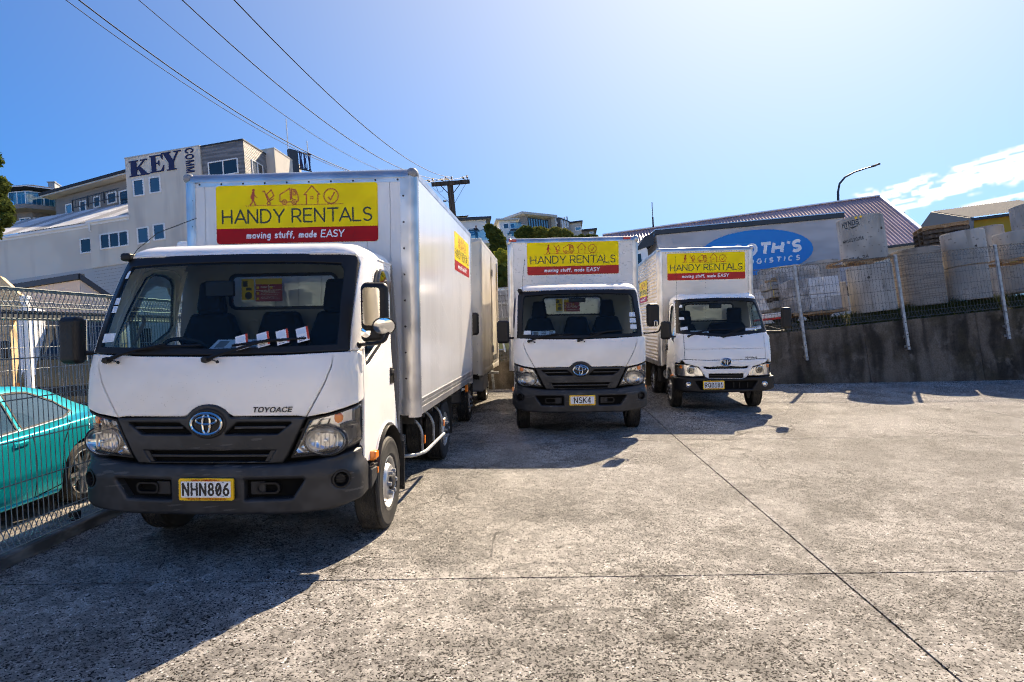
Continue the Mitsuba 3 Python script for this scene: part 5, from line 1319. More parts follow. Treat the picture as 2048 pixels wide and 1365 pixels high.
W3 = lambda x, y, z=0.0: Q3 @ np.array([x, y, z])
K = Kit()
PS = P(rolled_panel(2.36, 1.84, .052, .0042), 'dark_wire', False)
py = [1.50 + 2.4 * i for i in range(5)]
for a, b in zip(py, py[1:]):
    M, L = frame_along(W3(-3.53, a + .02, .12), W3(-3.53, b, .12))
    K.share('mesh_panel', PS, M, kind='stuff')
    K.share('rail', P(bx(-.02, 2.42, .03, .075, 1.615, 1.685), 'fence_rail', False), M)
for a in py:
    M, L = frame_along(W3(-3.55, a, .06), W3(-3.55, a + 1, .06))
    K.share('post', P(cat(bx(-.03, .03, .03, .09, -.12, 1.80, .004), bx(-.035, .035, .025, .095, 1.80, 1.82, .004)), 'fence_rail'), M)
M, L = frame_along(W3(-3.56, 5.25, .06), W3(-3.56, 6.25, .06))
K.share('foot', P(hullm([(x, y_, z) for x, z in ((-.035, .10), (.035, .10), (-.025, -.02), (.025, -.02)) for y_ in (0, .06)]), 'black_plastic', False), M)
K.build('mesh_fence', np.eye(4), 'dark rolled-top wire mesh fence along the left of the yard', 'fence')
K = Kit()
PS2 = P(rolled_panel(2.36, 1.95, .075, .004), 'galvanised', False)
py = [4.0 + 2.4 * i for i in range(6)]
for a, b in zip(py, py[1:]):
    M, L = frame_along(W3(-6.55, a, .12), W3(-6.2, b, .12) if False else W3(-6.55, b, .12))
    K.share('mesh_panel', PS2, M, kind='stuff')
for a in py:
    M, L = frame_along(W3(-6.55, a, -.2), W3(-6.55, a + 1, -.2))
    K.share('post', P(cat(bx(-.04, .04, -.04, .04, -.1, 2.30, .004), bx(-.055, .055, -.055, .055, 2.30, 2.36, .012)), 'white_trim'), M)
K.build('mesh_fence', np.eye(4), 'pale wire mesh fence with white posts beyond the teal car', 'fence')

# ---- retaining wall with its fence (world coordinates, plumb)
FA = at(1583.5, 533, 15.963); FB_ = at(1981.6, 493.7, 16.141)
FU = (FB_ - FA); FU[2] = 0; SP = np.linalg.norm(FU) / 2; FU /= np.linalg.norm(FU); FN = np.array([FU[1], -FU[0], 0])
WTOP = 2.14
def fpt(i, n, z): return np.array([FA[0], FA[1], 0]) + FU * SP * i + FN * n + np.array([0, 0, z])
FM = np.eye(4); FM[:3, 0] = FU; FM[:3, 1] = -FN; FM[:3, 3] = (FA[0], FA[1], 0)      # x along, y away from the viewer
wall = Kit()
for k in range(-4, 4):
    wall.add('wall_pour', mv(bx(k * 2.9 + .003, k * 2.9 + 2.897, .0, .28, -2.6, WTOP, .012), 1.6, 0, 0), 'stained_concrete')
wall.add('stain_band', bx(-2.0, 0, -.004, 0, .2, .21), 'stained_concrete')
wall = Kit(wall[:-1]) if False else wall
wall.pop()
wall.build('retaining_wall', FM, 'stained dark concrete retaining wall along the back of the yard', 'wall')
K = Kit()
top = FA[2]; bot = 2.19
PS3 = P(rolled_panel(SP - .06, top - bot - .02, .085, .0042), 'fence_wire', False)
for i in range(-4, 4):
    K.share('mesh_panel', PS3, tr(i * SP + .03, -.09, bot), kind='stuff')
for i in range(-4, 5):
    K.share('post', P(cat(bx(-.032, .032, -.16, -.10, bot - .80, top + .02, .004), bx(-.018, .018, -.10, .0, bot - .5, bot - .44), bx(-.018, .018, -.10, .0, bot - .74, bot - .68)), 'galvanised'), tr(i * SP, 0, 0))
    pk = list(K)[-1][0]
    K.share(f'{pk}__bolt', P(cat(*[mv(lathe([(0, -.012), (.012, -.010), (.015, 0)], 8, 'y'), 0, -.16, z) for z in (bot - .12, bot - .42, bot - .72)]), 'chassis_black'), tr(i * SP, 0, 0), kind='stuff')
K.build('wire_fence', FM, 'galvanised rolled-top wire fence bolted to the retaining wall', 'fence')

# ---- the ground behind the wall: a bank up to the storage yard
X, Yy = np.meshgrid(np.concatenate([np.arange(-14, 16, .7), np.arange(16, 70, 6)]), np.concatenate([np.arange(.25, 2.6, .2), np.arange(3, 70, 6)]))
Zz = 2.05 + .42 * np.clip((Yy - .25) / 1.0, 0, 1) + .10 * (meshkit.fbm(np.stack([X * .9, Yy * .9, 0 * X], -1), 3, 5) - .5) * np.clip((Yy - .2) * 3, 0, 1)
nx = X.shape[1]; ny = X.shape[0]
i, j = np.meshgrid(np.arange(ny - 1), np.arange(nx - 1), indexing='ij'); a = (i * nx + j).ravel()
put('storage_ground', P(TM(np.stack([X, Yy, Zz], -1).reshape(-1, 3), np.vstack([np.stack([a, a + 1, a + nx + 1], -1), np.stack([a, a + nx + 1, a + nx], -1)])), 'soil', True), FM)
lab('storage_ground', 'earth bank and storage ground above the retaining wall', kind='structure')
rng = np.random.default_rng(5)
def blades(n, xr, yr, h, zf):
    x = rng.uniform(*xr, n); y = rng.uniform(*yr, n); z = zf(x, y)
    a = rng.uniform(0, 2 * np.pi, n); l = h * rng.uniform(.4, 1.3, n); w = .012 * rng.uniform(.6, 1.4, n)
    d = np.stack([np.cos(a), np.sin(a), 0 * a], -1); b = np.stack([x, y, z], -1)
    lean = rng.normal(0, .4, (n, 2)); t = b + np.c_[lean * l[:, None], l]
    V = np.stack([b - d * w[:, None], b + d * w[:, None], t], 1).reshape(-1, 3)
    return TM(V, np.arange(3 * n).reshape(-1, 3))
dens = lambda x: meshkit.fbm(np.stack([x * 1.2, 0 * x, 0 * x], -1), 2, 8)
zf = lambda x, y: 2.05 + .42 * np.clip((y - .25) / 1.0, 0, 1)
put('grass', P(cat(blades(5000, (1.2, 12), (.28, 1.3), .13, zf), blades(2500, (2.6, 9), (.7, 1.3), .22, zf), blades(1500, (-12, 1.2), (.28, 1.2), .12, zf)), 'grass_blade', False), FM)
lab('grass', 'rough grass along the bank above the retaining wall', 'grass', kind='stuff')
# ---------------------------------------------------------------- things kept above the wall
def ring_mesh(R, h, wall=.085, seed=0):
    n = 48; th = np.arange(n) * 2 * np.pi / n; c = .012
    return lathe([(R - wall, 0), (R - c, 0), (R, c), (R, h - c), (R - c, h), (R - wall, h), (R - wall, 0)], n)

def wrap_text(s, R, h, z0, ang, width, bold=True, stretch=1.0):
    """lettering bent round a ring; ang: where its middle sits, measured from the side that faces the viewer"""
    m = font_text(s, -width / 2, z0, width, h, bold, 0, 1)
    v = m.vertices.copy(); a = ang + v[:, 0] / R; r = R + .001 - v[:, 1] * .002
    return TM(np.stack([r * np.sin(a), -r * np.cos(a), v[:, 2]], -1), m.faces)

def ring(pxl, pxr, pyb, pyt, Y, label, matn='precast_pale', name='concrete_ring', group=None, marks=()):
    pc = (pxl + pxr) / 2
    k = math.hypot(1, (pc - 1024) / FOC)
    R = (pxr - pxl) / FOC * Y / k / 2 * 1.03
    for _ in range(3): R = (pxr - pxl) / FOC * (Y + R) / k / 2
    b = at(pc, pyb, Y); t = at(pc + (pyt - pyb) * .0 , pyt, Y)
    d = np.array([b[0] - EYEW[0], b[1] - EYEW[1]]); d /= np.linalg.norm(d)
    c = np.array([b[0], b[1]]) + d * R
    h = t[2] - b[2]
    M = tr(c[0], c[1], b[2]) @ rot('z', math.atan2(d[1], d[0]) - math.pi / 2)
    K = Kit(); K.add('shell', ring_mesh(R, h), matn)
    ms = marks(R, h) if callable(marks) else marks
    for nm, m, mt in ms: K.add(nm, m, mt, False)
    if not ms:
        key = solo(name, ring_mesh(R, h), matn, label, 'concrete ring', M, 30, group); return R, h, M
    K.build(name, M, label, 'concrete ring', group)
    return R, h, M

def spot(R, z, ang, r):
    m = lathe([(0, -.004), (r, -.003), (r, 0)], 14, 'y'); return xf(m, rot('z', ang) @ tr(0, -R, z))
def swoosh(R, z, ang, w):
    g = Polygon([(w * (-.5 + t), -.10 * w * math.sin(math.pi * t) ** .8) for t in np.linspace(0, 1, 14)] + [(w * (-.5 + t), -.20 * w * math.sin(math.pi * t) ** .9 - .02 * w) for t in np.linspace(1, 0, 14)]).buffer(0)
    m = ext(g, 0, 1); v = m.vertices.copy(); a = ang + v[:, 0] / R; r = R + .003 - .002 * v[:, 1]
    return TM(np.stack([r * np.sin(a), -r * np.cos(a), z + v[:, 2]], -1), m.faces)
def dabs(R, h): return ('paint_dab', cat(spot(R, h - .06, -.12, .035), spot(R, h - .055, .08, .03)), 'plate_yellow')

GR = 'precast concrete rings above the wall'
ring(1702, 1797, 624, 527, 17.0, 'lower pale concrete ring under the lettered one behind the fence', group=GR, marks=lambda R, h: [('lifting_hole', spot(R, h * .72, -.05, .035), 'joint_dirt')])
ring(1681, 1778, 519, 429, 17.0, 'tall pale concrete ring with black lettering, highest on the left of the stack', group=GR,
     marks=lambda R, h: [dabs(R, h), ('maker_mark', cat(wrap_text('HYNDS', R, .135, h * .80, -.42, .46, True), swoosh(R, h * .80, -.36, .42)), 'black_print'), ('stencil_code', wrap_text('MH101200M', R, .085, h * .44, -.42, .56), 'black_print'), ('stencil_date', wrap_text('25  4  24', R, .075, h * .03, -.25, .50), 'black_print'), ('lifting_hole', spot(R, h * .66, 1.0, .04), 'joint_dirt')])
ring(1793, 1897, 612, 494, 17.15, 'single tall brownish concrete ring with pale streaks', 'precast_brown', group=GR)
ring(1896, 1987, 600, 531, 17.1, 'lower concrete ring of the stained pair beside the second post from the right', group=GR, marks=lambda R, h: [('faint_stencil', wrap_text('SN 104', R, .045, h * .72, -.6, .20, False), 'grey_cap'), ('faint_stencil', wrap_text('1050 X 30', R, .045, h * .60, -.6, .26, False), 'grey_cap')])
ring(1886, 1979, 530, 460, 17.1, 'upper concrete ring with dark water stains', 'precast_pale', group=GR, marks=lambda R, h: [('lifting_hole', spot(R, h * .5, .55, .032), 'joint_dirt')])
ring(2001, 2104, 583, 527, 17.2, 'lower pale concrete ring at the right edge behind the fence', group=GR)
ring(1988, 2092, 515, 460, 17.2, 'pitted pale concrete ring on skids at the right edge', group=GR)
ring(2021, 2126, 452, 403, 19.6, 'highest concrete ring at the far right with two yellow dabs', group=GR, marks=lambda R, h: [dabs(R, h), ('lifting_hole', spot(R, h * .5, -.2, .04), 'joint_dirt')])
ring(1955, 2030, 600, 450, 21.5, 'far concrete ring showing between the stained ring and the right-hand stack', group=GR)
ring(1846, 1940, 602, 505, 20.6, 'grey ring filling the gap behind the brownish ring', group=GR)
for q, (a, b) in enumerate(((620, 599), (599, 579), (579, 557), (557, 533))):
    ring(1521 - q * 2, 1611 - q * 2, a, b, 18.6, ('lowest', 'second', 'third', 'top')[q] + ' shallow ring of the four-high stack below the blue sign' + (', with two yellow dabs' if q == 3 else ''), group=GR, marks=(lambda R, h: [dabs(R, h), ('lifting_hole', spot(R, h * .5, -.45, .035), 'joint_dirt')]) if q == 3 else ())
ring(1462, 1526, 605, 552, 20.2, 'grey ring half hidden by the right-hand truck', group=GR)
ring(1617, 1690, 622, 519, 20.5, 'wide ring standing behind the concrete blocks', group=GR)

ring(1632, 1700, 624, 566, 19.3, 'short grey ring half hidden behind the right end of the concrete blocks', group=GR)
def skid(px0, px1, py, Y, n, label, hgt=.09, dep=.9, matn='raw_timber', th=2.0):
    F = Face(px0, py, Y, th); L = F.uv(px1, py)[0]
    K = Kit()
    for i in range(n):
        K.add('bearer', bx(0, L, dep * i / max(1, n - 1) - .05, dep * i / max(1, n - 1) + .05, 0, hgt, .006), matn)
    for q in np.linspace(.06, L - .06, 3): K.add('block', bx(q - .06, q + .06, 0, dep, hgt + .001, hgt + .03, .004), matn)
    return K.build('timber_skid', F.M, label, 'timber')
skid(1688, 1788, 526, 17.05, 2, 'timber bearers between the two pale rings', .07)
skid(2000, 2100, 526, 17.25, 2, 'timber bearers under the pitted ring at the right edge', .07)
# pallets on the ring
def pallet(F, z, label, dark=False):
    K = Kit(); L, D = 1.25, 1.0; m = 'grey_timber' if dark else 'raw_timber'
    for i in range(7): K.add('deck_board', bx(.0 + i * .181, .11 + i * .181 + .03, 0, D, z + .105, z + .123, .003), m)
    for y in (.02, .46, .90): K.add('stringer', bx(0, L, y, y + .09, z + .02, z + .104, .004), m)
    for i in range(3): K.add('bottom_board', bx(i * .55, .13 + i * .55, 0, D, z, z + .019, .003), m)
    return K.build('pallet', F.M, label, 'pallet')
F = Face(1846, 462, 19.4, -16)
for q, d in ((0, False), (-.14, True), (-.28, True), (-.42, True), (-.56, True)):
    pallet(F, q, 'top pale pallet of the stack behind the stained ring' if q == 0 else 'dark pallet under the pale one, {} from the top of the stack'.format({-.14: 'second', -.28: 'third', -.42: 'fourth', -.56: 'fifth'}[q]), d)

# concrete blocks, lids and slabs
F = Face(1591.5, 630, 17.0, 2)
bl = [(0, 0, 0), (1, 0, 0), (2, 0, 0), (0, 1, 0), (1, 1, 0), (2, 1, 0)]
sz = .425
for i, (c, r, _) in enumerate(bl):
    x0 = c * .452; z0 = .04 + r * .458
    solo('concrete_block', bx(x0, x0 + sz, .03 * ((c * 7 + r * 3) % 3), .75, z0, z0 + .447, .012), ('block_concrete', 'block_grey', 'block_concrete', 'block_concrete', 'block_grey', 'block_concrete')[(i * 2 + 1) % 6], f'square concrete block, {("lower", "upper")[r]} row, {("left", "middle", "right")[c]} of the block stack behind the fence', 'concrete block', F.M, 30, 'stacked concrete blocks')
for c in range(2):
    x0 = .02 + c * .60
    solo('concrete_block', bx(x0, x0 + .585, .78, 1.5, .92, 1.40, .012), 'block_grey', f'grey block behind the block stack, upper tier, {("left", "right")[c]} one', 'concrete block', F.M, 30, 'stacked concrete blocks')
    solo('concrete_block', bx(x0, x0 + .585, .78, 1.5, .02, .915, .012), 'block_grey', f'grey block behind the block stack, base tier, {("left", "right")[c]} one', 'concrete block', F.M, 30, 'stacked concrete blocks')
skid(1588, 1696, 633, 16.95, 2, 'long timber bearers under the concrete block stack', .06, .7)
F = Face(1546, 619, 17.8, 2)
for i, z in enumerate((.02, .33, .56)):
    K = Kit(); x0 = .06 - .05 * i; w_ = .62
    K.add('body', rbox(x0, x0 + w_, 0, .62, z, z + .20, .02), 'precast_pale')
    if i: K.add('stencil', cat(font_text('HYNDS', x0 + .10, z + .08, .17, .05, True, .15), font_text('NU', x0 + .34, z + .07, .12, .075, True)), 'black_print', False); K.add('paint_line', bx(x0 + .06, x0 + .072, -.002, 0, z, z + .2), 'plate_yellow', False)
    K.build('concrete_tile', F.M, ('lowest concrete slab beside the block stack', 'lettered concrete slab, middle of the stack of three', 'lettered concrete slab, top of the stack of three')[i], 'concrete slab', 'stacked concrete slabs')
solo('timber_offcut', cat(bx(.0, .5, .1, .22, .232, .32, .01), bx(.05, .55, .35, .45, .231, .315, .01)), 'grey_timber', 'dark timber packers low between the concrete slabs', 'timber', F.M)
solo('timber_offcut', cat(bx(-.05, .30, .05, .20, .765, .83, .01), bx(.16, .52, .1, .25, .80, .90, .01)), 'raw_timber', 'loose timber lying on top of the concrete slabs', 'timber', F.M)
F = Face(1509, 623, 17.4, 2)
for i in range(4):
    w_ = .42 - .05 * i
    solo('kerb_block', hullm([(0, y, i * .15) for y in (0, .4)] + [(w_, y, i * .15) for y in (0, .4)] + [(0, y, i * .15 + .142) for y in (0, .4)] + [(w_ - .06, y, i * .15 + .142) for y in (0, .4)]), 'block_concrete', f'pale kerb block in the pile behind the right-hand truck, {("lowest", "second", "third", "topmost")[i]}', 'kerb block', F.M, 20, 'pale kerb blocks')
F = Face(1531, 639, 16.7, 2)
solo('concrete_slab', bx(0, .45, 0, .5, .02, .14, .012), 'block_concrete', 'white slab lying low on the bank beside the mirror', 'slab', F.M)
solo('safety_vest', hullm(np.random.default_rng(3).uniform((.30, -.25, -.30), (.42, -.1, -.22), (14, 3))), 'leaf_bright', 'crumpled yellow green scrap low behind the fence', 'scrap', F.M, False)
solo('red_plank', bx(-.3, .42, -.05, .10, -.03, .015, .004), 'brick_print', 'thin red plank under the white slab', 'plank', F.M)

# ---- the curtain-sided trailer
F = Face(1310, 462, 21.9, 3.2)
L, _ = F.uv(1687, 427); H_ = 2.55
K = Kit()
def wavy(x0, x1, z0, z1, y, n=160):
    X = np.linspace(x0, x1, n); Z = np.linspace(z0, z1, 10); X2, Z2 = np.meshgrid(X, Z)
    Y2 = y + .012 * np.sin(X2 * 9) * np.sin((Z2 - z0) / (z1 - z0) * math.pi) + .03 * (meshkit.fbm(np.stack([X2 * 1.3, Z2 * .9, 0 * X2], -1), 2, 6) - .5)
    i, j = np.meshgrid(np.arange(9), np.arange(n - 1), indexing='ij'); a = (i * n + j).ravel()
    return TM(np.stack([X2, Y2, Z2], -1).reshape(-1, 3), np.vstack([np.stack([a, a + 1, a + n + 1], -1), np.stack([a, a + n + 1, a + n], -1)]))
K.add('curtain', wavy(.04, L - .02, -H_, -.12, .03), 'curtain_grey', True)
K.add('body', bx(.05, L - .03, .09, 2.45, -H_, -.02), 'curtain_grey')
K.add('top_rail', bx(0, L + .02, -.03, .12, -.15, .02, .01), 'dark_trim')
K.add('roof_edge', bx(0, L + .02, -.02, 2.5, .021, .05), 'rail_alloy')
K.add('chassis', bx(.1, L - .1, .2, 2.3, -H_ - .35, -H_ - .01), 'chassis_black')
R_ = lathe([(.2, -.14), (.5, -.14), (.5, .14), (.2, .14)], 24, 'y')
for x in (L - 1.2, L - 2.4): K.add('wheel', mv(R_, x, .35, -H_ - .65), 'rubber')
c0 = F.uv(1512, 506); rx = (F.uv(1626, 498)[0] - c0[0]); rz = .80
K.add('logo_oval', ext(ell(c0[0], c0[1], rx, rz, 48), -.022, -.017), 'blue_print', False)
ok = list(K)[-1][0]
u1 = F.uv(1607, 500)[0]; u0 = F.uv(1434, 516)[0]; vb = (F.uv(1598, 504)[1] + F.uv(1517, 511)[1]) / 2
GLYPH.update({'O': (.86, [arc(.38, .5, .38, .5, 0, 360, 24)]), 'G': (.84, [arc(.38, .5, .38, .5, 50, 330, 20) + [(.74, .48), (.46, .48)]]), 'I': (.2, [[(.06, 0), (.06, 1)]]), 'C': (.80, [arc(.38, .5, .38, .5, 48, 312, 20)]), "'": (.18, [[(.08, 1.02), (.05, .78)]])})
def fat(s, x0, z0, w, h, wt, sl, gap): return ext(stroke_text(s, x0 + wt / 2, z0 + wt / 2, w - wt, h - wt, wt, sl, gap, square=True), -.026, -.022)
K.add(f'{ok}__name', fat("BOOTH'S", u0, vb - .02, u1 - u0 - .10, .46, .115, .22, .26), 'white_print', False)
ux = F.uv(1599, 518)[0]; uy = F.uv(1482, 529)[0]; vb = (F.uv(1597, 520)[1] + F.uv(1510, 528)[1]) / 2
K.add(f'{ok}__lower_line', fat('LOGISTICS', uy, vb - .02, ux - uy, .19, .042, .2, .62), 'white_print', False)
# the cab in front of it
u0 = F.uv(1281, 480)[0]
K.add('cab', cat(hullm([(x, y, z) for x, z in ((-.30, -.60), (-.30, -2.6), (u0 - 1.3, -2.6), (u0 - 1.2, -1.6), (u0 - .75, -.62), (-.4, -.32)) for y in (.15, 2.35)])), 'clean_white', 25)
ck = list(K)[-1][0]
K.add(f'{ck}__deflector', hullm([(x, y, z) for x, z in ((-.05, -.05), (-.05, -.45), (-.75, -.62), (-.35, -.14)) for y in (.1, 2.4)]), 'dark_trim', 25)
K.add(f'{ck}__side_window', ext(Polygon([(u0 - .95, -1.35), (u0 - .62, -.80), (-.55, -.72), (-.55, -1.30)]), .13, .15), 'dark_pane', False)
K.build('curtain_trailer', F.M, 'grey curtain-sided truck with a blue oval logo above the wall', 'truck')
a = at(1306.5, 455, 21.0); b = at(1304, 405, 21.0)
solo('whip_aerial', cat(tube([a, a * .6 + b * .4], .028, 6), tube([a * .6 + b * .4, b], .014, 5)), 'cable_black', 'thin whip aerial standing by the curtain-sided truck', 'aerial')

# ---- the pink-roofed shed
F = Face(1757, 393, 33.0, -9.6)
Lr = F.uv(1205, 471)[0]
run, drop = 4.9, None
def corr_roof(u0, u1, w0, v0, w1, v1, mt, pitch=.16, amp=.022):
    """corrugations run down the slope from (w0,v0) to (w1,v1)"""
    n = int(abs(u1 - u0) / pitch * 4) + 1; u = np.linspace(u0, u1, n)
    o = amp * np.sin(np.arange(n) * math.pi / 2)
    sl = np.array([w1 - w0, v1 - v0]); sl /= np.linalg.norm(sl); nn = np.array([-sl[1], sl[0]]); nn = nn if nn[1] > 0 else -nn
    A = np.stack([u, -(w0 + o * nn[0]), v0 + o * nn[1]], -1); B = np.stack([u, -(w1 + o * nn[0]), v1 + o * nn[1]], -1)
    i = np.arange(n - 1)
    return TM(np.vstack([A, B]), np.vstack([np.stack([i, n + i, n + i + 1], -1), np.stack([i, n + i + 1, i + 1], -1)]))
vdrop = F.uv(1868, 480, run)[1]; uC = F.uv(1868, 480, run)[0]
K = Kit()
K.add('roof', corr_roof(Lr, uC * .0 + .02, 0, 0, run, vdrop, 'roof_pink'), 'roof_pink', 40)
rk = 'roof'
K.add(f'{rk}__ridge_cap', cat(bx(Lr, .06, -.12, .14, -.01, .05, .01)), 'white_trim')
K.add(f'{rk}__barge', hullm([(x, -w_, v_ + z) for w_, v_ in ((-.1, .05), (run + .05, vdrop)) for x in (.0, .14) for z in (-.12, .06)]), 'white_trim')
K.add(f'{rk}__gutter', bx(Lr, .1, -run - .14, -run - .0, vdrop - .12, vdrop - .02, .01), 'dark_trim')
K.add('wall', cat(bx(Lr + .2, -.1, -run + .25, -run + .4, vdrop - 5, vdrop - .1), hullm([(-.15, -w_, z) for w_, z in ((0, -.2), (run - .3, vdrop - .1), (run - .3, vdrop - 5), (0, vdrop - 5))] + [(-.3, -w_, z) for w_, z in ((0, -.2), (run - .3, vdrop - .1), (run - .3, vdrop - 5), (0, vdrop - 5))])), 'pale_sheet', False)
K.add('vent_gable', cat(bx(.1, 1.0, .2, 1.6, -1.55, -1.05, .02), hullm([(0.0, 0, -.4), (1.25, .2, -1.02), (0, 2, -.4), (1.25, 2, -1.02), (0, 0, -1.0), (0, 2, -1.0)])), 'dark_trim', False)
K.build('shed', F.M, 'large shed with a pinkish corrugated roof behind the concrete rings', 'shed')
F = Face(1925, 432, 46, -8)
K = Kit()
u1, v1 = F.uv(2060, 412)
K.add('roof', corr_roof(0, 6.2, -4.0, 1.35, 1.0, -.35, 'roof_grey', .2, .02), 'roof_grey', 40)
K.add('wall', bx(.3, 6.0, -.6, 3, -5, -.4), 'mustard')
K.add('gable', hullm([(-.1, -1, -.4), (-.1, 4, 1.3), (-.1, 8.5, -.4), (-.1, -1, -2), (-.1, 8.5, -2), (.2, -1, -.4), (.2, 4, 1.3), (.2, 8.5, -.4)]), 'taupe_boards', False)
K.add('fascia', hullm([(x, -1.02, z) for x in (0, 6.2) for z in (-.42, -.60)] + [(x, -.9, z) for x in (0, 6.2) for z in (-.42, -.60)]), 'dark_trim', False)
K.build('house', F.M, 'mustard walled building with a grey roof at the far right', 'house')

# ---- street lamp
p = [at(*q, 36.0) for q in ((1680, 470), (1676.5, 402), (1676, 385), (1679, 368), (1690, 355), (1708, 345), (1732, 337), (1752, 332))]
K = Kit()
K.add('pole', tube(np.array(p), np.linspace(.075, .035, 8), 8), 'dark_trim')
h = at(1750, 332.5, 36.0); e = at(1757, 330.5, 36.0); dd = (e - h) / np.linalg.norm(e - h)
Mh = np.eye(4); Mh[:3, 0] = dd; Mh[:3, 1] = (-dd[1], dd[0], 0) / np.hypot(dd[0], dd[1]); Mh[:3, 2] = np.cross(Mh[:3, 0], Mh[:3, 1]); Mh[:3, 3] = h
K.add('lamp_head', xf(hullm([(-.32, -.07, 0), (-.32, .07, 0), (.30, -.09, .0), (.30, .09, 0), (.25, -.09, .09), (.25, .09, .09), (-.2, 0, .08), (.34, 0, .03), (0, -.12, .03), (0, .12, .03)]), Mh), 'dark_trim', 20)
K.build('street_lamp', np.eye(4), 'curved black street lamp rising behind the pink roof', 'street lamp')
# ---------------------------------------------------------------- the teal car and the other things beyond the fence
class Loft(Wrap):
    """a car body: s runs from nose (0) to tail, t from sill (0) to the middle of the roof (1)"""
    def __init__(self, st):
        self.l = np.array([q[0] for q in st], float)
        self.sec = [pch(self.l, [q[k] for q in st]) for k in range(1, 8)]
        self.tt = np.array([0, .12, .30, .46, .52, .80, .90, 1.0])
        self.sd = 1
    def pt(self, s, z):
        s = np.asarray(s, float); t = np.clip(np.asarray(z, float), 0, 1)
        wb, zb, zm, zs, wg, zt, wt = [f(s) for f in self.sec]
        X = np.stack([wb * .93, wb * .985, wb, wb * .965, wg, wt, wt * .72, 0 * wt], -1)
        Z = np.stack([zb, zb + .07, zm, zs, zs + .03, zt - .05, zt - .008, zt], -1)
        k = np.clip(np.searchsorted(self.tt, t, side='right') - 1, 0, 6)
        f = (t - self.tt[k]) / (self.tt[k + 1] - self.tt[k])
        # smooth the corners with a Catmull-Rom curve, with a crease at the belt
        def cr(A):
            g = lambda i: np.take_along_axis(A, np.clip(i, 0, 7)[..., None], -1)[..., 0]
            p0, p1, p2, p3 = g(k - 1), g(k), g(k + 1), g(k + 2)
            return p1 + .5 * f * (p2 - p0 + f * (2 * p0 - 5 * p1 + 4 * p2 - p3 + f * (3 * (p1 - p2) + p3 - p0)))
        return np.stack([self.sd * cr(X), s, cr(Z)], -1)
    def map(self, s, z, o):
        s, z = np.asarray(s, float), np.asarray(z, float); h = 2e-3
        ds = self.pt(s + h, z) - self.pt(s - h, z); dz = self.pt(s, np.minimum(z + h, 1)) - self.pt(s, np.maximum(z - h, 0))
        n = np.cross(ds, dz) * self.sd; n /= np.linalg.norm(n, axis=-1, keepdims=True) + 1e-9
        return self.pt(s, z) + n * np.asarray(o)[..., None]
    def t_of_z(self, s, z):
        t = np.linspace(0, .52, 60); Z = self.pt(np.full(60, s), t)[:, 2]; return float(np.interp(z, Z, t))
CAR = Loft([  # l, half width, sill z, middle z, belt z, belt half width, top z, top half width
    (0.0, .62, .30, .45, .56, .55, .64, .45), (.25, .82, .22, .50, .66, .70, .76, .62), (.9, .90, .20, .52, .74, .76, .86, .70), (1.45, .91, .19, .54, .79, .80, .92, .70), (1.75, .91, .19, .55, .81, .80, 1.02, .64),
    (2.3, .91, .19, .56, .83, .79, 1.26, .58), (2.8, .91, .19, .57, .85, .78, 1.30, .57), (3.3, .915, .20, .58, .88, .77, 1.24, .55), (3.75, .915, .21, .60, .90, .74, 1.10, .54), (4.05, .90, .24, .62, .90, .72, .98, .55), (4.25, .86, .30, .62, .86, .68, .92, .54), (4.38, .76, .40, .62, .80, .60, .84, .50)])
MC = YARD @ tr(-5.53, 3.56, -.2)
K = Kit()
RW = .325
